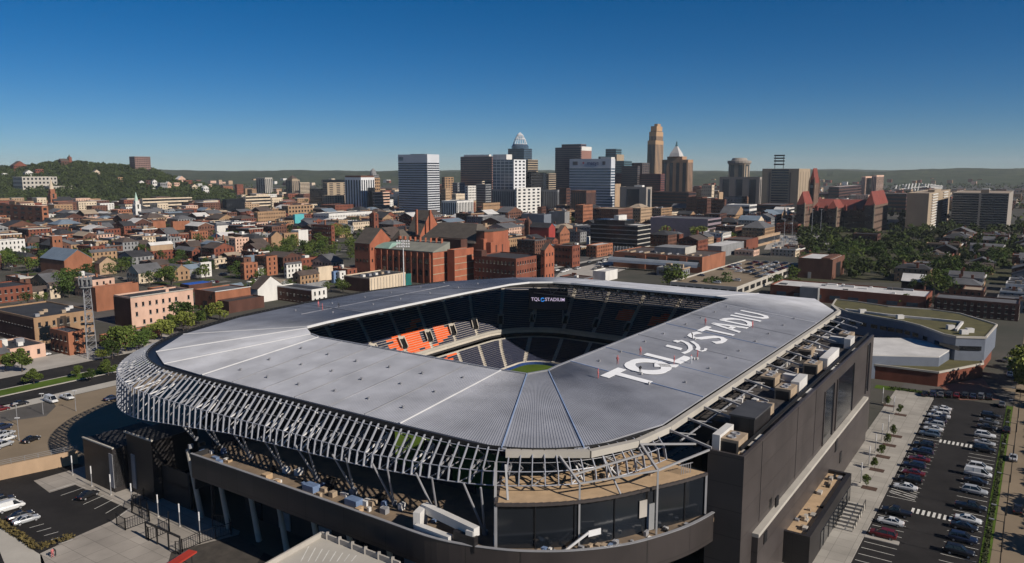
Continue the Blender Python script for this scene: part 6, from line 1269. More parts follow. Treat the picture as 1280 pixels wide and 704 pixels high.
for k in range(5): MB().lsbox(c[0] + b * (.1 + .17 * k), c[0] + b * (.1 + .17 * k) + 2, c[1] + a * .4, c[1] + a * .4 + 2, h, h + 1.4).build('roof_unit', rnd.choice((M_steelg, M_hvac, M_white)), r)
r, c, a, b, h = mid('bright white two-window end'); win('l', c, a / 2, h * .5, a, h, M_brick4, r, 'dark_brick_side_wall', .2)  # this side of the white block is faced in dark brick
for k in range(5): win('l', (c[0] - .1, c[1]), a * (k + .5) / 5, h * .55, 1.2, 1.8, M_glass, r)
r, c, a, b, h = mid('cream panelled'); win('l', c, a / 2, h * .5, a, h, M_brick4, r, 'painted_shade_side', .2)  # dark sheet paints the shade of the side turned from the sun
r, c, a, b, h = mid('pinkish white brick'); win('l', c, a / 2, h * .5, a, h, M_brick4, r, 'painted_shade_side', .2)  # dark sheet over the pale brick paints the unlit side's shade
r, c, a, b, h = mid('brown brick warehouse'); win('l', c, a / 2, h * .5, a, h, M_brick4, r, 'painted_shade_side', .2)  # shade of the left side painted as a dark sheet
r, c, a, b, h = mid('silver curved canopy')
mb = MB()
for k in range(24): 
    s = c[1] + a * k / 24
    ring = lambda s: [W(c[0] - 6 + 3 * math.cos(t * .52), s, 4.5 + 3.4 * math.sin(t * .52)) for t in range(0, 7)]
    mb.loft([ring(s), ring(s + a / 24)], closed=False, cap=False)
mb.build('curved_canopy', mat('silver_canopy', (.35, .38, .40), .4, metal=.4, var=.15), r)
for u in (.2, .42, .66): win('l', c, a * u, h * .5, 5, h, M_brick2, r, 'pier', .8)
for u in (.1, .31, .54, .8): win('l', c, a * u, h * .75, a * .13, 2.2, M_glass, r)
MB().lsbox(c[0] + 14, c[0] + 34, c[1] + 18, c[1] + a * .62, h, h + 4.5).build('upper_hall', M_grey, r); MB().lsbox(c[0] + 14, c[0] + 34, c[1] + 17.7, c[1] + 17.98, h, h + 5).build('white_parapet', M_concl, r)
for k in range(12): MB().lsbox(c[0] + rnd.uniform(4, 12), c[0] + 13.5, c[1] + a * k / 12, c[1] + a * k / 12 + 1.2, h, h + 1).build('roof_unit', rnd.choice((M_steelg, M_hvac)), r)
r, c, a, b, h = mid('long brick warehouse with broad white roof')
for k in range(14): l = c[0] + rnd.uniform(1, b - 2); s = c[1] + rnd.uniform(2, a - 4); MB().lsbox(l, l + rnd.uniform(1, 3), s, s + rnd.uniform(1.2, 6), h, h + rnd.uniform(.5, 1.6)).build('roof_unit', rnd.choice((M_steelg, M_roofg, M_roofw)), r)
for k in range(8): win('l', c, a * (.08 + .12 * k), h * .45, 5, 2, M_glassb, r, 'window')
win('l', c, a * .72, h * .5, 9, h + 2.4, M_grey, r, 'entrance_block', 4)
r, c, a, b, h = mid('dark brick works'); MB().lsbox(c[0] + b * .3, c[0] + b * .65, c[1] - .2, c[1] + .5, 0, h * .8).build('tall_doorway', M_black, r); MB().lsbox(c[0] + 2, c[0] + b * .9, c[1] + 2, c[1] + a * .35, h, h + 1.2).build('roof_patch', M_brick3, r); win('l', c, a * .65, 2, 2.0, 4, M_concl, r, 'door')
r, c, a, b, h = mid('wide black glass office')
for k in range(6): win('l', c, a / 2, h * (k + .98) / 6, a + .2, .5, M_grey, r, 'spandrel', .3); win('r', c, b / 2, h * (k + .98) / 6, b + .2, .8, M_concl, r, 'spandrel', .3)
for k in range(16): win('l', c, a * (k + .5) / 16, 2.4, 1.3, 4.4, M_white, r, 'column', .4)
MB().lsbox(c[0] + 3, c[0] + b - 3, c[1] + a * .3, c[1] + a - 2, h, h + 4.2).build('penthouse', m_blk, r); MB().lsbox(c[0] + 5, c[0] + b - 5, c[1] + a * .45, c[1] + a * .55, h + 4.2, h + 8).build('roof_unit', M_white, r)
# church steeples, chimney, mast
def steeple(label, px_, yb, yt, wpx, wall, roof, tall=.45, name='church_steeple', Y=None):
    p = at(px_, yb) if Y is None else atY(px_, yb, Y); q = atY(px_, yt, p.y); wd = wpx / F * p.y; hb = q.z * (1 - tall); l, s = LS(p)
    r = thing(name, label, 'steeple', W(l, s, 0)); MB().lsbox(l - wd / 2, l + wd / 2, s - wd / 2, s + wd / 2, 0, hb).build('tower', wall, r)
    MB().lsbox(l - wd * .36, l + wd * .36, s - wd * .36, s + wd * .36, hb, hb + (q.z - hb) * .28).build('belfry', wall, r); v = W(l, s, 0)
    MB().lathe((v.x, v.y, 0), [(wd * .36, hb + (q.z - hb) * .28), (wd * .2, hb + (q.z - hb) * .6), (.1, q.z)], 8).build('spire', roof, r)
    for f in ('l', 'r'):
        for z in (.5, .8): win(f, (l - wd / 2, s - wd / 2), wd / 2, hb * z, wd * .25, wd * .45, M_glass, r)
    win('r', (l - wd / 2, s - wd / 2), wd / 2, hb * .93, wd * .3, wd * .3, M_roofb, r, 'clock_face'); FOOT.append((l - wd, l + wd, s - wd, s + wd)); return r, l, s, wd, hb
r, l, s, wd, hb = steeple('white church steeple with pale green spire rising above the left rooftops', 172, 276, 240, 7, M_white, mat('pale_green_spire', (.35, .48, .40), .7), .42)
MB().lsbox(l, l + 34, s - 9, s + 9, 0, 9).build('nave_wall', M_cream, r); MB().hexa([W(l, s - 9.5, 9), W(l + 34, s - 9.5, 9), W(l + 34, s + 9.5, 9), W(l, s + 9.5, 9), W(l, s - .1, 15), W(l + 34, s - .1, 15), W(l + 34, s + .1, 15), W(l, s + .1, 15)]).build('nave_roof', M_roofg, r); FOOT.append((l, l + 34, s - 10, s + 10))
r, l, s, wd, hb = steeple('orange brick church tower with stacked cream belfry below the hill', 66.5, 262, 222, 7.5, M_brick2, M_cream, .5)
MB().lsbox(l - 3, l + 30, s - 10, s + 10, 0, 15).build('nave_wall', M_brick2, r); MB().hexa([W(l - 3, s - 10.5, 15), W(l + 30, s - 10.5, 15), W(l + 30, s + 10.5, 15), W(l - 3, s + 10.5, 15), W(l - 3, s - .1, 22), W(l + 30, s - .1, 22), W(l + 30, s + .1, 22), W(l - 3, s + .1, 22)]).build('nave_roof', M_roofb, r); FOOT.append((l, l + 34, s - 10, s + 10))
steeple('dark red brick church turret left of the red gable', 660, 296, 270, 6.5, M_brick3, M_brick4, .25)
steeple('slim reddish brick tower rising left of the concert hall roofs', 468, 300, 263, 8, M_brick, M_brick3, .12, 'brick_tower'); steeple('tan rubble tower with pointed top before the red turreted hall', 980, 282, 257, 4, M_tan, M_tan, .5, 'stone_tower')
r = thing('lattice_mast', 'tall steel lattice mast with equipment cage on the brick shed', 'mast', at(114, 447)); mb = MB(); b0 = at(114, 447); zt = atY(114, 346, b0.y).z
def leg3(z, q): return [b0 + Vector((q * math.cos(a), q * math.sin(a), z)) for a in (.4, 2.5, 4.6)]
n = 14
for k in range(n):
    A_, B_ = leg3(zt * k / n, 2.1 - .8 * k / n), leg3(zt * (k + 1) / n, 2.1 - .8 * (k + 1) / n)
    for i in range(3): j = (i + 1) % 3; mb.tube(A_[i], B_[i], .16, n=5); mb.bar(A_[i], B_[j], .09); mb.bar(A_[i], A_[j], .09)
mb.build('lattice', M_steelg, r); mb = MB()
for z in (zt * .87, zt * .97): mb.tube(b0 + Vector((0, 0, z)), b0 + Vector((0, 0, z + .3)), 2.2, n=10)
for k in range(8): a = k * .785; mb.bar(b0 + Vector((2.0 * math.cos(a), 2.0 * math.sin(a), zt * .9)), b0 + Vector((2.0 * math.cos(a), 2.0 * math.sin(a), zt)), .7, .3)
mb.build('antenna_cage', M_grey, r); mb = MB()
for z in (.18, .3, .42): mb.tube(b0 + Vector((-2.5, -.5, zt * z)), b0 + Vector((1.5, .5, zt * z)), .5, n=8)
mb.build('dish_platform', M_black, r)
r = thing('floodlight_mast', 'tall white floodlight mast in front of the concert hall', 'floodlight mast', atY(505, 350, 400)); p = atY(505, 362, 400); p.z = 0; zt = atY(505, 302, 400).z
MB().tube(p, p + Vector((0, 0, zt)), .35, .22, n=10).build('pole', M_steelw, r)
mb = MB(); 
for k in range(3):
    mb.bar(p + Vector((-3.4, 0, zt - k * 1.4)), p + Vector((3.4, 0, zt - k * 1.4)), .16)
mb.build('crossbar', M_steelw, r)
for k in range(3):
    for x in (-3, -1.8, -.6, .6, 1.8, 3): MB().box((p.x + x, p.y - .25, zt - k * 1.4 + .3), (.8, .4, .8)).build('lamp', M_steelw, r)
for i, (x, yb, yt) in enumerate(((979, 318, 275), (989, 314, 270), (1014, 300, 262), (1025, 300, 262))):
    p = at(x, yb); zt = atY(x, yt, p.y).z; r = thing('tall_pole', 'slender tall metal pole over the substation yard, %s from the left' % (['first'] + ORD[1:])[i], 'pole', p, 'tall poles over the yard'); MB().tube(p, p + Vector((0, 0, zt)), .3, .15, n=6).build('pole', M_steelg, r); MB().bar(p + Vector((-1.2, 0, zt)), p + Vector((1.2, 0, zt)), .3).build('crossbar', M_steelg, r)
# substation yard: steel frames
r = thing('substation', 'grey mesh of substation steelwork in front of the turreted hall', 'substation', at(1010, 305)); mb = MB(); rs = random.Random(5)
for k in range(90):
    p = at(rs.uniform(965, 1045), rs.uniform(297, 310)); z = rs.uniform(2, 6.5); mb.bar(p, p + Vector((0, 0, z)), .35); mb.bar(p + Vector((0, 0, z)), p + Vector((rs.uniform(-5, 5), rs.uniform(-5, 5), z)), .3)
mb.build('steel_frames', M_steelg, r); mb = MB()
for k in range(26): p = at(rs.uniform(965, 1045), rs.uniform(297, 310)); p.z = .9; mb.box(p, (2.2, 2.2, 1.8))
mb.build('transformers', mat('blue_grey_gear', (.16, .19, .23), .6), r); gpx('yard_gravel', [(955, 312), (1048, 312), (1040, 294), (965, 294)], .03, M_conc)
# car deck with parked cars
r, *_ = B('car_deck', 'open parking deck with tan roof level full of parked cars', 'parking garage', 838, 921, 1001, 361, M_concl, M_lotan, yb=372, st=None, par_h=.9); c, a, b, h = _
for k in range(12): win('r', c, b * (k + .5) / 12, h * .58, b / 12 * .7, h * .5, M_black, r, 'opening')
for k in range(8): win('l', c, a * (k + .5) / 8, h * .58, a / 8 * .7, h * .5, M_black, r, 'opening')
rs = random.Random(11); k = 0
for row in range(6):
    for q in range(int(b / 3.2)):
        if rs.random() < (.07 if q < b / 3.2 * .5 else .42):
            l, s = c[0] + 2 + q * 3.1, c[1] + 3 + row * (a - 6) / 5.2; x, y = proj(W(l, s, h + .13)); k += 1
            car(rs.choice(('sedan', 'suv', 'sedan')), rs.choice(('white', 'silver', 'black', 'grey', 'navy', 'white', 'dark red')), W(l, s, h + .13), ANG_S, 'cars on the open parking deck', None, False)
for i in range(46): 
    x = rs.uniform(694, 775); y = 350 - (x - 640) * .12 - rs.uniform(0, 17)
    if i % 2: continue
    car(rs.choice(('sedan', 'suv')), rs.choice(('white', 'silver', 'black', 'grey')), at(x, y, .03), ANG_L, 'cars along the avenue beyond the stadium', None, False)
gpx('avenue', [(690, 352), (740, 352), (800, 330), (772, 323), (700, 340)], .03, M_conc)
# ------------------------------------------------------------------ school with green roof, right of the stadium
m_green = mat('sedum_roof', (.085, .075, .022), .95, var=.35, scale=.3, bump=.3); m_bgp = mat('blue_grey_panel', (.14, .16, .20), .5, var=.12, scale=.3)
r = thing('green_roofed_school', 'curved grey school with planted green roof right of the stadium tower', 'school', at(1150, 440)); Z = 12.5
front = [at(x, y, Z) for x, y in ((1040, 383), (1060, 391), (1100, 398), (1130, 403), (1150, 408), (1180, 419), (1195, 422), (1232, 423))]
back = [at(x, y, Z) for x, y in ((1246, 407), (1200, 393), (1165, 388), (1110, 384), (1070, 378), (1045, 375))]
poly = [(p.x, p.y) for p in front + back]
MB().prism(poly, 4.6, Z - .1).build('wall', m_bgp, r); ins = MB().prism([(p[0], p[1]) for p in poly], Z - .1, Z + .15).build('planted_roof', m_green, r)
mb = MB()
pl = front + back
for p, q in zip(pl, pl[1:] + pl[:1]): mb.bar(p + Vector((0, 0, .2)), q + Vector((0, 0, .2)), .5, .7)
mb.build('roof_edge', M_concl, r); cen = sum((p for p in pl), Vector()) / len(pl)
MB().prism([((p[0] - cen.x) * .97 + cen.x, (p[1] - cen.y) * .97 + cen.y) for p in poly], 0, 4.6).build('ground_floor', M_brick, r)
for p, q, n in zip(front, front[1:], (2, 3, 3, 2, 2, 1, 1)):
    for k in range(n): 
        d = (q - p).normalized(); m_ = p.lerp(q, (k + .5) / n); m_.z = 9; wd = 2.6 if n > 1 else 7
        MB().bar(m_ - d * wd / 2 + Vector((0, -.1, 0)), m_ + d * wd / 2 + Vector((0, -.1, 0)), .3, 1.4).build('window', M_glass, r)
dk = [at(x, y, Z + .6) for x, y in ((1057, 387), (1110, 394), (1165, 399), (1203, 403), (1195, 413))]; mb = MB()
for p, q in zip(dk, dk[1:]): mb.bar(p, q, .8, .8)
for x, y in ((1078, 389), (1125, 396), (1188, 409), (1205, 415), (1212, 413)): mb.box(at(x, y, Z + .9), (2.4, 1.6, 1.5))
mb.build('roof_duct', M_roofw, r)
gy = thing('white_roofed_gym', 'white-roofed gymnasium in front of the green-roofed school', 'gymnasium', at(1150, 460)); Z = 8
gp_ = [at(x, y, Z) for x, y in ((1060, 443), (1174, 446), (1193, 434), (1137, 423), (1060, 422))]; MB().prism([(p.x, p.y) for p in gp_], 0, Z - .3).build('wall', m_bgp, gy); MB().prism([(p.x, p.y) for p in gp_], Z - .3, Z + .1).build('roof', M_roofw, gy)
lw = [at(x, y, 4.6) for x, y in ((1040, 450), (1173, 466), (1229, 455), (1225, 442), (1193, 443), (1060, 430))]; MB().prism([(p.x, p.y) for p in lw], 0, 4.4).build('brick_base', M_brick, gy); MB().prism([(p.x, p.y) for p in lw], 4.4, 4.7).build('planted_roof', m_green, gy)
mb = MB()
for p, q in zip(lw[:3], lw[1:4]): mb.bar(p + Vector((0, 0, .1)), q + Vector((0, 0, .1)), .5, .6)
mb.build('roof_edge', M_concl, gy)
for x0, x1 in ((1180, 1187), (1199, 1203), (1205, 1211)): p, q = at(x0, 461 - (x0 - 1180) * .2, 2.4), at(x1, 461 - (x1 - 1180) * .2, 2.4); MB().bar(p + Vector((0, -.4, 0)), q + Vector((0, -.4, 0)), .4, 3).build('window', M_concl if x0 == 1199 else M_glass, gy)
FOOT.append((240, 420, -60, 90))
gpx('brick_forecourt', [(1170, 480), (1228, 472), (1250, 500), (1200, 500)], .09, mat('brick_paving', (.20, .09, .06), .9, var=.25))
# ================================================================== THE REST OF THE TOWN: lots of the street grid
rf = random.Random(42)
SIL = [(140, 452), (200, 428), (250, 408), (300, 395), (380, 378), (450, 365), (560, 350), (640, 345), (760, 348), (880, 361), (960, 366), (1040, 384), (1100, 420), (1281, 500)]
def sil(x):
    if x < 140: return 999
    for (a, b), (c, d) in zip(SIL, SIL[1:]):
        if x <= c: return b + (d - b) * (x - a) / (c - a)
    return 500
FOOT += [(0, 275, -30, 300), (-40, 640, 242, 288), (240, 320, -60, 60), (176, 204, 240, 900)]
def free(l0, l1, s0, s1):
    return all(l1 <= f[0] or l0 >= f[1] or s1 <= f[2] or s0 >= f[3] for f in FOOT)
PARK = [(330, 300, 450, 332), (815, 278, 885, 303), (688, 318, 730, 342), (940, 322, 1005, 372), (770, 345, 900, 365), (185, 396, 300, 425), (955, 292, 1048, 313)]
PARK += [(0, 320, 62, 347), (56, 328, 104, 346), (72, 352, 106, 378), (182, 346, 224, 364), (118, 338, 162, 354), (282, 332, 306, 352), (0, 270, 60, 290), (430, 292, 480, 318), (1150, 340, 1200, 374), (1030, 300, 1110, 336)]
def hides(l, l1, s, s1, h):
    P = [proj(W(a, b, z)) for a in (l, l1) for b in (s, s1) for z in (0, h)]; x0, x1 = min(p[0] for p in P), max(p[0] for p in P); y0, y1 = min(p[1] for p in P), max(p[1] for p in P); Y = W(l, s).y
    for (a, b, c, d, _, Ym) in MIDBOX:
        if Y < Ym:
            ox = min(x1, c) - max(x0, a); oy = min(y1, d) - max(y0, b)
            if ox > 0 and oy > 0 and ox * oy > .22 * (c - a) * (d - b): return True
    return False
def inpark(x, y): return any(a <= x <= c and b <= y <= d for a, b, c, d in PARK)
WK = ['red', 'red', 'orange', 'brown', 'brown', 'brown', 'dark', 'dark', 'tan', 'buff', 'buff', 'cream', 'grey', 'grey', 'pink', 'red', 'white', 'brown']; RK = ['black', 'black', 'black', 'grey', 'grey', 'grey', 'white', 'brown', 'brown', 'tan', 'blue-grey']
AUTO = []
def house(c, lenS, lenL, h, wk, rk, rt, far, extras):
    r = thing('rowhouse' if not far else 'town_building', None, 'house' if not far else 'building', W(c[0] + lenL / 2, c[1] + lenS / 2, 0), 'town houses among the rooftops' if not far else 'farther town buildings among the rooftops')
    block(c, lenS, lenL, h, WALL[wk], ROOF[rk], r, rt, rise=(lenL if rt == 'gabS' else lenS if rt == 'gabL' else min(lenL, lenS)) * rf.uniform(.16, .26)); fl = max(1, round(h / 3.4))
    windows(r, c, lenS, lenL, h, 'house' if not far else 'grid', fl if not far else max(2, min(fl, 5)), M_glass, marg=1.4)
    ch = 0
    if not far and rf.random() < .6:
        for k in range(rf.randint(1, 2)): l = c[0] + rf.choice((.05, .82)) * lenL; s = c[1] + rf.uniform(.2, .8) * lenS; ch += 1; MB().lsbox(l, l + .9, s, s + 1.3, h - .5, h + (1.9 if rt == 'flat' else lenL * .2 + 2)).build('chimney', WALL[rf.choice(('red', 'brown', 'orange'))], r)
    hut = 0
    if rt == 'flat' and rf.random() < .75:
        for k in range(rf.randint(1, 3)): l = c[0] + rf.uniform(.1, .7) * lenL; s = c[1] + rf.uniform(.1, .7) * lenS; q = min(lenL, lenS) * .16; hut += 1; MB().lsbox(l, l + q * rf.uniform(.6, 1.6), s, s + q * rf.uniform(.6, 1.6), h, h + rf.uniform(.9, 2.8)).build('roof_unit', rf.choice((M_steelg, M_white, M_hvac, M_grey, WALL[wk])), r)
    if not far and rt == 'flat' and rf.random() < .7:
        q = rf.choice((M_concl, M_tan, M_white, M_roofg, WALL[wk])); MB().lsbox(c[0] - .1, c[0] + lenL + .1, c[1] - .4, c[1] - .02, h - .1, h + .75).build('cornice', q, r)
        if rf.random() < .5: MB().lsbox(c[0] - .4, c[0] - .02, c[1] - .1, c[1] + lenS + .1, h - .1, h + .75).build('cornice', q, r)
    nm = ('one', 'two', 'three', 'four', 'five', 'six', 'seven', 'eight')[min(7, fl - 1)]
    d = '%s-storey %s %s with %s %s' % (nm, LK[wk], 'house' if not far else 'building', rk, 'flat roof' if rt == 'flat' else 'gable roof' if rt != 'hip' else 'hip roof')
    AUTO.append((r, d, W(c[0] + lenL / 2, c[1] + lenS / 2, h)))
NB = 0; cand = []
def fill(s_from, s_to, l_from, l_to, dens, ok, wide=1.0, hmin=8, hmax=14):
    s = s_from
    while s < s_to:
        l = l_from + rf.uniform(0, 20); 
        while l < l_to:
            ctr = W(l + 8, s + 10, 0); d = ctr.length; k = wide * (1 if d < 620 else 1.15 if d < 760 else 1.4 if d < 950 else 1.7)
            w_ = rf.uniform(8.5, 16) * k; dp = min(24, rf.uniform(15, 21) * (1 if d < 700 else 1.15)); h = rf.uniform(hmin, hmax) * (.82 if d < 480 else 1 if d < 800 else 1.1)
            x, y = proj(ctr); xt, yt = proj(Vector((ctr.x, ctr.y, h)))
            if ctr.y > 60 and -25 < x < 1300 and ok(x, y, d) and yt < sil(x) - 1 and not inpark(x, y) and rf.random() < dens and free(l, l + w_, s, s + dp) and not hides(l, l + w_, s, s + dp, h + 1): cand.append((d, l, s, w_, dp, h)); FOOT.append((l, l + w_, s, s + dp))
            l += w_ + (0 if rf.random() < .62 else rf.uniform(3, 16))
            if rf.random() < .09: l += 11
        s += 29 if s % 2 < 1 else 29
left = lambda x, y, d: x < 500 and d < 1280 and y > 256
midl = lambda x, y, d: 500 <= x < 1000 and d < 1150 and y > 262
right = lambda x, y, d: x >= 1000 and d < 950 and y > 280
fill(300, 1150, 60, 1300, .80, left, 1.0, 6, 11.5); fill(-420, 640, 300, 1200, .72, midl, 1.5, 9, 17); fill(-700, 60, 330, 950, .66, right, 1.0, 5, 9)
fill(300, 900, 60, 700, .9, lambda x, y, d: x < 500 and d < 800, .8, 3.2, 6); fill(-420, 640, 300, 800, .7, lambda x, y, d: 500 <= x < 1000 and d < 800, 1.0, 3.5, 7); fill(300, 1150, 60, 1300, .9, lambda x, y, d: x < 500 and d > 560 and d < 1280 and y > 256, .72, 4.5, 9); fill(-420, 640, 300, 1200, .8, lambda x, y, d: 500 <= x < 1000 and 600 < d < 1150 and y > 262, .9, 4.5, 10)
cand.sort(); FAR = cand[570:]; cand = cand[:570]; print('FILL', len(cand), len(FAR), cand[284][0], cand[-1][0])
DSP = cand[284][0]
for d, l, s, w_, dp, h in cand:
    wk = rf.choice(WK); rk = rf.choice(RK); rt = 'flat' if rf.random() < .62 else rf.choice(('gabS', 'gabL', 'hip'))
    x, y = proj(W(l, s))
    if x > 1000: wk = rf.choice(('brown', 'dark', 'red', 'buff', 'grey', 'white')); rk = rf.choice(('black', 'brown', 'grey', 'grey'))
    house((l, s), dp, w_, h, wk, rk, rt, d > DSP, True)
# the far rest of the town reads as one mass
mats_ = [M_brick, M_buff, M_white, M_brick3, M_cream, M_roofg, M_roofb, M_roofw, M_tan, M_pink, M_glass]; me_v, me_f, me_m = [], [], []
def addmass(l, s, w_, dp, h, z=0., a=None):
    i = len(me_v)
    for zz in (z - 3, z + h):
        for q in ((l, s), (l + w_, s), (l + w_, s + dp), (l, s + dp)): me_v.append(tuple(W(*q, zz)))
    wk = rf.choice((0, 0, 1, 2, 3, 4, 8, 9)); rk = rf.choice((5, 5, 6, 7, 3))
    for f, m in (((4, 5, 6, 7), rk), ((0, 1, 5, 4), wk), ((1, 2, 6, 5), wk), ((2, 3, 7, 6), wk), ((3, 0, 4, 7), wk)): me_f.append(tuple(i + k for k in f)); me_m.append(m)
    if z == 0 and h > 5:
        for f in range(int(h / 3.6)):
            zz = 3.6 * f + 1.2
            for q in range(max(1, int(w_ / 4.2))): u = l + w_ * (q + .3) / max(1, int(w_ / 4.2)); j = len(me_v); me_v.extend([tuple(W(*p, zq)) for p, zq in (((u, s - .05), zz), ((u + 1.7, s - .05), zz), ((u + 1.7, s - .05), zz + 1.7), ((u, s - .05), zz + 1.7))]); me_f.append((j, j + 1, j + 2, j + 3)); me_m.append(10)
            for q in range(max(1, int(dp / 4.2))): u = s + dp * (q + .3) / max(1, int(dp / 4.2)); j = len(me_v); me_v.extend([tuple(W(*p, zq)) for p, zq in (((l - .05, u), zz), ((l - .05, u + 1.7), zz), ((l - .05, u + 1.7), zz + 1.7), ((l - .05, u), zz + 1.7))]); me_f.append((j, j + 1, j + 2, j + 3)); me_m.append(10)
for d, l, s, w_, dp, h in FAR: addmass(l, s, w_, dp, h)
for k in range(900):
    x = rf.uniform(-20, 1290); Y = rf.uniform(1250, 2300); ctr = atY(x, 250, Y); ctr.z = 0; l, s = LS(ctr); w_, dp = rf.uniform(14, 34), rf.uniform(14, 26)
    if x < 300 and Y > 1500: continue
    if free(l, l + w_, s, s + dp): addmass(l, s, w_, dp, rf.uniform(8, 18 if x < 500 or x > 1000 else 30))
# ------------------------------------------------------------------ hills
def noise2(x, y, seed=0):
    v = 0; a = 1; f = 1
    for k in range(4): v += a * math.sin(x * f * 1.3 + seed + k * 1.7 + 1.9 * math.sin(y * f * .9 + k)) * math.cos(y * f * 1.1 - seed * .7 + k * 2.3); a *= .5; f *= 2.1
    return v
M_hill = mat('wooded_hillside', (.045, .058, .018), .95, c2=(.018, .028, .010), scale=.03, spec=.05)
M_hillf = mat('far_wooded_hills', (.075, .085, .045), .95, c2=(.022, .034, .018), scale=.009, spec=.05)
def profile(x): return interp(x, [(-60, 208), (0, 207.5), (25, 208.5), (60, 204), (85, 201.5), (110, 202), (140, 205), (165, 207), (190, 209), (205, 216), (230, 225), (262, 233), (300, 241), (330, 251), (360, 258)])
HX0, HX1, HY0, HY1 = -60, 356, 1480, 2500; NXH, NYH = 90, 60; hv = []; hf = []
def hill_h(x, Y):
    top = max(0, atY(x, profile(x), 2250).z); t = (Y - HY0) / (2250 - HY0); t = max(0, min(1, t)); b = t * t * (3 - 2 * t)
    if Y > 2250: b *= 1 - .5 * (Y - 2250) / 250
    return top * b * .93 + 2.5 * noise2(x * .05, Y * .006) * b - 1
for j in range(NYH + 1):
    Y = HY0 + (HY1 - HY0) * j / NYH
    for i in range(NXH + 1): x = HX0 + (HX1 - HX0) * i / NXH; hv.append(((x - CX) / F * Y * 1.0, Y, hill_h(x, Y)))
for j in range(NYH):
    for i in range(NXH): a = j * (NXH + 1) + i; hf.append((a, a + 1, a + NXH + 2, a + NXH + 1))
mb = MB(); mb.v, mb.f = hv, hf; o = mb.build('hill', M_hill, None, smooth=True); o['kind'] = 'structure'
# far ridge
for nm, Y0, base, amp, seed, tops in (('far_hills', 5200, 0, 1, 1, [(-300, 214), (200, 213.5), (330, 214.5), (480, 214), (560, 215), (640, 216), (760, 216), (880, 216), (930, 214.5), (1000, 213), (1080, 214.5), (1150, 212), (1200, 211), (1280, 210), (1600, 209)]), ('far_hills', 7800, 0, 1, 5, [(-300, 212.6), (300, 213.4), (640, 213.2), (900, 214), (1040, 211.8), (1130, 212.4), (1280, 209.8), (1600, 211)])):
    hv, hf = [], []; n = 260; m = 14
    for j in range(m + 1):
        t = j / m; Y = Y0 - 1700 + 2600 * t; b = math.sin(min(1, t / .65) * math.pi / 2) ** 1.5 if t < .65 else 1 - .5 * (t - .65)
        for i in range(n + 1): 
            x = -300 + 1900 * i / n; zt = atY(x, interp(x, tops), Y0).z; hv.append(((x - CX) / F * Y, Y, zt * b + (noise2(x * .03 + seed, t * 5, seed) * 5 + rf.uniform(-3, 3)) * b - 2 * (t == 0)))
    for j in range(m):
        for i in range(n): a = j * (n + 1) + i; hf.append((a, a + 1, a + n + 2, a + n + 1))
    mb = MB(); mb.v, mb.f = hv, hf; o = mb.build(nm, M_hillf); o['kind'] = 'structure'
# woods on the hill: one mass of crowns
wv = MB()
def clump(p, r, n, rs):
    for k in range(n):
        u = Vector((rs.gauss(0, 1), rs.gauss(0, 1), abs(rs.gauss(0, 1)) * .9)).normalized() * r * rs.uniform(.6, 1.05); c = p + u; q = r * rs.uniform(.14, .30); a = Vector((rs.gauss(0, 1), rs.gauss(0, 1), rs.gauss(0, 1))).normalized(); b = a.cross(Vector((rs.gauss(0, 1), rs.gauss(0, 1), rs.gauss(0, 1)))).normalized()
        wv.quad(c - a * q - b * q, c + a * q - b * q * .6, c + a * q + b * q, c - a * q * .7 + b * q)
rs = random.Random(9)
for k in range(3600):
    x = rs.uniform(-40, 345); Y = rs.uniform(1520, 2320); z = hill_h(x, Y)
    if z < 1.5: continue
    p = Vector(((x - CX) / F * Y, Y, z + rs.uniform(2, 5))); clump(p, rs.uniform(4, 8), 26, rs)
for k in range(700):     # scattered woods on the plain behind the town and on the right
    x = rs.choice((rs.uniform(200, 480), rs.uniform(860, 1290), rs.uniform(1040, 1290))); Y = rs.uniform(1500, 3600) if x < 900 else rs.uniform(1000, 3600); p = Vector(((x - CX) / F * Y, Y, 5)); clump(p, rs.uniform(5, 10), 12, rs)
for x0, x1, y0, y1, n, hh in ((1000, 1290, 282, 318, 400, 10), (1060, 1290, 312, 352, 110, 9), (190, 330, 262, 306, 150, 8), (0, 190, 262, 318, 170, 8), (330, 500, 262, 300, 70, 9), (560, 1000, 264, 290, 70, 9)):
    for k in range(n):
        x, y = rs.uniform(x0, x1), rs.uniform(y0, y1); p = at(x, y); l, s = LS(p)
        if not free(l - 1, l + 1, s - 1, s + 1): continue
        hq = hh * rs.uniform(.6, 1.2)
        for q in range(3): clump(p + Vector((rs.uniform(-2, 2), rs.uniform(-2, 2), hq * (.35 + .15 * q))), hq * rs.uniform(.26, .4), 26, rs)
o = wv.build('woodland', mat('woodland_leaf', (.048, .064, .02), .9, var=.55, scale=.03, spec=.05)); o['kind'] = 'stuff'; tag(o, 'dense dark green woods covering the hillside and the plain behind town', 'woods')
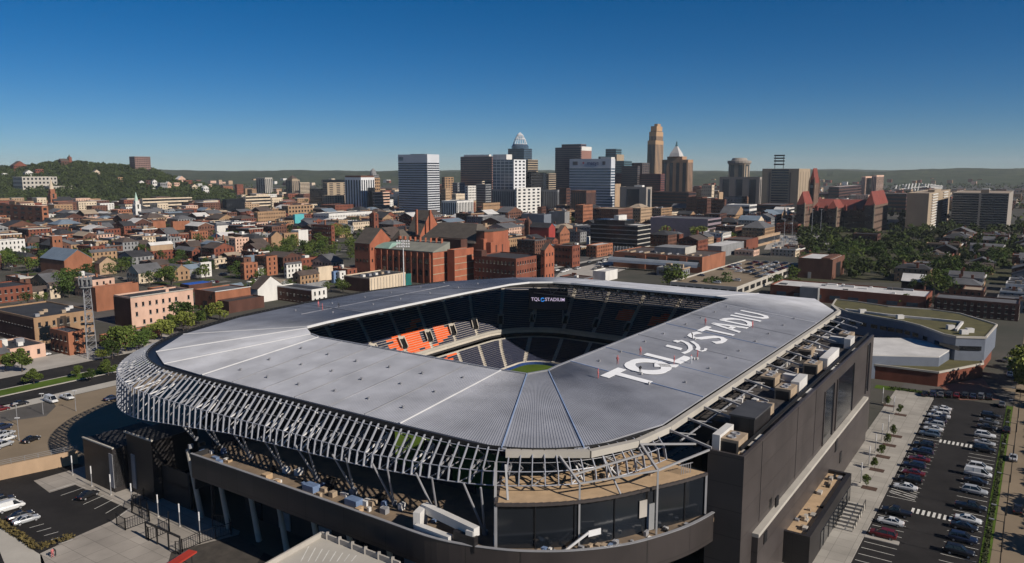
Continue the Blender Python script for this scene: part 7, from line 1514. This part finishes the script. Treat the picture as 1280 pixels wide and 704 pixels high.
# houses and landmarks on the hill
def hillpos(x, y):
    best = None
    for k in range(200):
        Y = HY0 + (2260 - HY0) * k / 200; p = Vector(((x - CX) / F * Y, Y, hill_h(x, Y))); e = abs(proj(p)[1] - y)
        if best is None or e < best[0]: best = (e, p)
    return best[1]
def hillhouse(name, label, cat, xl, xr, yt, yb, wall, roof, rt='flat', fl=3, st='grid'):
    p = hillpos((xl + xr) / 2, yb); sc = F / p.y; wd = (xr - xl) / sc; h = (yb - yt) / sc; l, s = LS(p); z = p.z - 4
    r = thing(name, label, cat, Vector((p.x, p.y, z)), 'houses on the hill' if cat == 'house' else None); lenL, lenS = wd * .75, wd * .45
    c = (l - lenL / 2, s - lenS / 2); block(c, lenS, lenL, z + 4 + h, wall, roof, r, rt, z0=z)
    fh = h / fl
    for f in range(fl):
        for face, ln in (('l', lenS), ('r', lenL)):
            n = max(1, min(9, int(ln / 4)))
            for k in range(n): win(face, c, ln * (k + .5) / n, z + 4 + fh * (f + .55), ln / n * .5, fh * .5, M_glass, r)
    return r, c, lenS, lenL, z + 4 + h
hillhouse('hilltop_apartments', 'bulky brown apartment tower standing alone on the hill crest', 'apartment tower', 167, 194, 196.5, 213, mat('mauve_brick', (.20, .12, .10), .9, var=.2, scale=.06), M_roofg, 'flat', 7)
r, c, a, b, h = hillhouse('hilltop_church', 'small brick church with square tower on the wooded hilltop', 'church', 79, 97, 201.5, 206, M_brick3, M_roofbr, 'gabL', 1)
MB().lsbox(c[0] + b * .7, c[0] + b * .95, c[1] - .3, c[1] + a * .5, h - 10, h + 11).build('bell_tower', M_brick, r); MB().lathe(tuple(W(c[0] + b * .82, c[1] + a * .25, h + 11)), [(b * .12, 0), (.2, 7)], 6).build('spire', M_roofbr, r)
hillhouse('terraced_apartments', 'pale stepped apartment block with dark glazed bays on the wooded hill', 'apartment block', 22, 76, 221.5, 236, M_concl, M_roofg, 'flat', 3)
r_ = hillhouse('hillside_deck', 'low pale concrete terrace below the stepped apartment block', 'terrace', 60, 96, 233, 238, M_concl, M_conc, 'flat', 1)
HH = [(20, 40, 207, 213, 'red', 'brown'), (48, 60, 212, 219, 'red', 'grey'), (35, 47, 216, 221, 'white', 'grey'), (8, 16, 217, 222, 'white', 'grey'), (175, 184, 228, 233, 'white', 'black'), (184, 192, 226, 234, 'dark', 'black'), (192, 200, 227, 236, 'white', 'grey'), (200, 213, 229, 238, 'grey', 'grey'), (208, 218, 230, 238, 'pink', 'white'), (218, 228, 229, 236, 'pink', 'brown'), (222, 236, 224, 230, 'pink', 'white'), (232, 244, 226, 233, 'red', 'white'), (240, 250, 233, 239, 'cream', 'brown'), (248, 256, 230, 236, 'white', 'grey'), (254, 264, 235, 243, 'white', 'white'), (262, 268, 231, 236, 'pink', 'grey'), (120, 130, 215, 219, 'cream', 'grey'), (150, 158, 222, 227, 'buff', 'brown')]
for i, (xl, xr, yt, yb, wk, rk) in enumerate(HH):
    r, *_ = hillhouse('hillside_house', None, 'house', xl, xr, yt, yb, WALL[wk], ROOF[rk], 'flat' if i % 2 else 'gabS', 2); AUTO.append((r, '%s hillside house with %s %s' % (LK[wk], rk, 'flat roof' if i % 2 else 'gable roof'), Vector(r.location)))
for k in range(160):     # specks of houses on the far slopes
    x = rf.uniform(205, 1290); Y = rf.uniform(3300, 4600); p = Vector(((x - CX) / F * Y, Y, 0)); y_t = rf.uniform(217, 231); z = max(2, atY(x, y_t, Y).z * .5); l, s = LS(p); addmass(l, s, rf.uniform(12, 34), rf.uniform(12, 22), rf.uniform(8, 14), z=z * .6)
me = bpy.data.meshes.new('far_town'); me.from_pydata(me_v, [], me_f)
for m in mats_: me.materials.append(m)
me.polygons.foreach_set('material_index', me_m); me.update(); o = link('far_town', me); o['kind'] = 'stuff'; tag(o, 'mass of distant small roofs and houses behind the nearer buildings', 'far town')
# ------------------------------------------------------------------ trees of the town: (x0,x1,y0,y1,count,height,colour)
for x0, x1, y0, y1, n, h, c in ((4, 60, 328, 345, 13, 11, 0), (58, 102, 330, 342, 8, 9, 0), (74, 104, 358, 376, 5, 12, 0), (34, 60, 372, 384, 4, 6, 1), (120, 160, 340, 352, 5, 9, 1), (184, 222, 350, 362, 7, 10, 0), (244, 262, 344, 354, 3, 9, 1), (284, 304, 335, 350, 4, 10, 0), (332, 360, 316, 334, 9, 9, 0), (352, 446, 309, 336, 30, 12, 1), (412, 446, 294, 306, 8, 13, 2), (440, 470, 300, 316, 6, 11, 1), (278, 296, 302, 314, 5, 9, 0), (472, 484, 300, 310, 2, 10, 1), (814, 882, 290, 306, 20, 12, 2), (692, 762, 326, 340, 9, 8, 1), (936, 1004, 338, 366, 12, 7, 1), (828, 848, 354, 362, 3, 13, 0), (876, 906, 358, 366, 5, 9, 0), (1000, 1062, 322, 345, 12, 10, 0), (1036, 1100, 312, 334, 12, 11, 0), (1100, 1284, 322, 352, 34, 11, 0), (1140, 1250, 352, 372, 9, 10, 0), (1164, 1196, 340, 372, 4, 13, 1), (20, 100, 280, 292, 6, 10, 0), (560, 620, 276, 282, 5, 11, 1), (690, 715, 292, 300, 4, 10, 1), (905, 940, 293, 305, 7, 8, 1), (200, 330, 300, 352, 36, 8.5, 0), (100, 200, 300, 352, 26, 8.5, 0), (300, 440, 332, 376, 16, 7, 1), (0, 110, 296, 330, 18, 9, 0), (1120, 1200, 384, 392, 4, 7, 1)):
    for k in range(n):
        x, y = rf.uniform(x0, x1), rf.uniform(y0, y1); p = at(x, y)
        l, s = LS(p)
        if y < 352 and not free(l - .5, l + .5, s - .5, s + .5): continue
        tree(p, h * rf.uniform(.75, 1.25), c if rf.random() < .7 else rf.choice((0, 1)), rf.uniform(.8, 1.1), 'trees among the houses', None, far=p.y > 330)
gpx('green_ground', [(1000, 352), (1300, 356), (1300, 284), (1000, 284)], .006, mat('dark_green_ground', (.055, .06, .025), .95, c2=(.07, .062, .05), scale=.03, spec=.1))  # dark green grass tone below the right-hand trees
m_yard = mat('yard_grass', (.06, .085, .02), .95, var=.45, scale=.12, spec=.1); m_lot = mat('patched_lot', (.17, .155, .135), .95, var=.4, scale=.1, spec=.15)
for k in range(420):
    x, y = rf.uniform(10, 470), rf.uniform(292, 400); p = at(x, y); l, s = LS(p); a, b = rf.uniform(6, 20), rf.uniform(6, 14)
    if y > sil(x) - 2 or not free(l, l + a, s, s + b): continue
    if rf.random() < .6: gls('yard_grass', l, l + a, s, s + b, .010 + .0004 * (k % 9), m_yard)
    else:
        gls('yard_paving', l, l + a, s, s + b, .010 + .0004 * (k % 9), m_lot)
        for q in range(rf.randint(0, 3)):
            if len(CARS) < 215: car(rf.choice(('sedan', 'suv', 'sedan')), rf.choice(('white', 'silver', 'black', 'grey', 'navy', 'dark red')), W(l + 2.5 + q * 2.9, s + 3, .02), ANG_S + rf.uniform(-.06, .06), 'cars parked among the houses', None, False)
    FOOT.append((l, l + a, s, s + b))
# ================================================================== LABEL PASS: tell look-alikes apart by what they stand next to
LM = [(172, 262, 'the white church steeple'), (66, 245, 'the cream-topped church tower'), (71, 308, 'the orange bell tower'), (98, 333, 'the broad orange gable wall'), (114, 395, 'the lattice mast'), (200, 390, 'the pinkish white building'), (190, 347, 'the pale yellow house'), (257, 337, 'the narrow white rowhouse'), (250, 360, 'the bright blue roof'), (291, 378, 'the coped orange hall'), (303, 307, 'the salmon tenement'), (248, 297, 'the stepped-gable orange warehouse'), (374, 276, 'the turquoise house'), (378, 298, 'the white mural house'), (340, 333, 'the balconied tenement'), (338, 368, 'the white gable house'), (398, 370, 'the white-ended dark house'), (484, 356, 'the cream panelled building'), (468, 280, 'the slim brick tower'), (580, 300, 'the concert hall'), (680, 290, 'the red gable church'), (775, 298, 'the black glass office'), (735, 270, 'the tall brown brick building'), (855, 287, 'the purple-grey garage'), (840, 330, 'the silver canopy'), (950, 345, 'the parking deck'), (1028, 336, 'the dark brick works'), (1050, 265, 'the red turreted hall'), (1065, 368, 'the broad white warehouse roof'), (1160, 265, 'the balcony slab'), (1230, 270, 'the dark balcony slab'), (1220, 372, 'the pale tan roof'), (1098, 304, 'the tan flank wall'), (1180, 400, 'the green-roofed school'), (20, 270, 'the long orange institution'), (156, 243, 'the brown slope apartments'), (292, 260, 'the black gridded block'), (425, 275, 'the grey frame building'), (180, 204, 'the hilltop apartment tower'), (50, 228, 'the stepped hill apartments'), (660, 250, 'the bright white facade'), (926, 265, 'the white blue-banded building'), (1250, 470, 'the right-hand street lamps'), (20, 312, 'the greyish white apartment house'), (20, 370, 'the red rowhouse'), (400, 318, 'the park'), (202, 312, 'the white-roofed slatted shed')]
def relation(px_, py_, lx, ly):
    dx, dy = px_ - lx, py_ - ly
    if abs(dx) > 1.1 * abs(dy) + 4: return 'left of' if dx < 0 else 'right of'
    return 'beyond' if dy < 0 else 'in front of'
def autolabel(items, exclude=0):
    seen = {}
    for o, d, p in items:
        x, y = proj(p); best = min(LM, key=lambda q: ((q[0] - x) ** 2 + ((q[1] - y) * 1.3) ** 2)); rl = relation(x, y, best[0], best[1])
        seen.setdefault((d, rl, best[2]), []).append((math.hypot(best[0] - x, best[1] - y), o, x))
    for (d, rl, nm), L in seen.items():
        L.sort(key=lambda t: t[0])
        for i, (q, o, x) in enumerate(L):
            if len(L) == 1: o['label'] = '%s %s %s' % (d, rl, nm)
            else: o['label'] = '%s, %s %s %s' % (d, 'nearest one' if i == 0 else ORD[i] if i < 20 else 'another', rl, nm)
autolabel(AUTO)
TD = ['dark green', 'mid-green', 'yellow-green']
def tsize(h): return 'small' if h < 7.2 else 'medium' if h < 9.6 else 'tall' if h < 11.8 else 'very tall'
autolabel([(o, '%s %s' % (col, kind), Vector(o.location)) for o, kind, col, g in CARS if g == 'cars parked among the houses'])
autolabel([(r, '%s %s tree' % (tsize(h), TD[c]), Vector(r.location) + Vector((0, 0, h * .6))) for r, h, c, lb in TREES if not lb])
for gname, where in (('cars on the open parking deck', 'on the open parking deck'), ('cars along the avenue beyond the stadium', 'on the avenue beyond the stadium')):
    by = {}
    for o, kind, col, g in CARS:
        if g == gname and not o.get('label'): by.setdefault('%s %s' % (col, kind), []).append(o)
    for d, L in by.items():
        L.sort(key=lambda o: proj(o.location)[0])
        for i, o in enumerate(L): o['label'] = '%s parked %s' % (d, where) if len(L) == 1 else '%s, %s %s from the left %s' % (d, (['first'] + ORD[1:])[i], d.split()[-1] + ' of that colour', where.replace('open ', ''))
M_ = [o for o in COL.objects if o.name.startswith('building_material')]; M_.sort(key=lambda o: proj(o.data.vertices[0].co)[1])
for i, o in enumerate(M_): o['label'] = 'small stack of materials on the annex terrace, %s from the far end' % ((['first'] + ORD[1:])[i])

for o in THINGS:
    lb = o.get('label') or ''
    for a, b in ((' flat roof', ' roof'), (' gable roof', ' gables'), ('nearest one', 'nearest'), ('the greyish white', 'the white'), (' in front of ', ' before ')):
        if len(lb.split()) > 16: lb = lb.replace(a, b)
    if lb: o['label'] = lb
# ================================================================== SKY, SUN, CAMERA
HAZE = 4.4e-5
SUN_AZ, SUN_EL = 127.5, 32.0          # clockwise from the view direction (+Y), above the horizon
w = bpy.data.worlds.new('World'); SC.world = w; w.use_nodes = True
nt = w.node_tree; bg = nt.nodes['Background']; sky = nt.nodes.new('ShaderNodeTexSky'); sky.sky_type = 'NISHITA'; sky.sun_disc = False
sky.sun_elevation = rad(SUN_EL); sky.sun_rotation = rad(SUN_AZ); sky.altitude = 200; sky.air_density = .7; sky.dust_density = 0; sky.ozone_density = 6.5
sat = nt.nodes.new('ShaderNodeHueSaturation'); sat.inputs['Saturation'].default_value = 1.28; nt.links.new(sky.outputs[0], sat.inputs['Color']); nt.links.new(sat.outputs[0], bg.inputs['Color']); bg.inputs['Strength'].default_value = .053
sl = bpy.data.lights.new('sun', 'SUN'); sl.energy = 5.0; sl.angle = rad(.5); sl.color = (1, .92, .82)
so = bpy.data.objects.new('sun', sl); COL.objects.link(so)
d = Vector((math.sin(rad(SUN_AZ)) * math.cos(rad(SUN_EL)), math.cos(rad(SUN_AZ)) * math.cos(rad(SUN_EL)), math.sin(rad(SUN_EL))))
so.rotation_euler = d.to_track_quat('Z', 'Y').to_euler(); so.location = d * 300
hz = bpy.data.materials.new('haze_air'); hz.use_nodes = True; hn = hz.node_tree; hn.nodes.remove(hn.nodes['Principled BSDF']); pv_ = hn.nodes.new('ShaderNodeVolumePrincipled')
pv_.inputs['Color'].default_value = (.86, .93, 1, 1); pv_.inputs['Density'].default_value = HAZE; pv_.inputs['Anisotropy'].default_value = .1; hn.links.new(pv_.outputs[0], hn.nodes['Material Output'].inputs['Volume'])
ho = MB().hexa([(-9200, -500, -1.5), (9200, -500, -1.5), (9200, 9400, -1.5), (-9200, 9400, -1.5), (-9200, -500, 205), (9200, -500, 205), (9200, 9400, 205), (-9200, 9400, 205)]).build('haze', hz); ho['kind'] = 'stuff'; tag(ho, 'thin blue haze hanging over the city and the far hills', 'haze')
cd = bpy.data.cameras.new('camera'); co = bpy.data.objects.new('camera', cd); COL.objects.link(co); SC.camera = co
co.location = (0, 0, CAMH); co.rotation_euler = (math.pi / 2 - PITCH, 0, 0); cd.sensor_width = 36; cd.lens = F / 1280 * 36; cd.clip_start = 1; cd.clip_end = 40000
vs = SC.view_settings; vs.view_transform = 'Standard'; vs.look = 'None'; vs.gamma = 1; vs.use_curve_mapping = False; vs.exposure = .12
SC.cycles.max_bounces = 5; SC.cycles.diffuse_bounces = 1; SC.cycles.glossy_bounces = 3; SC.cycles.use_denoising = True
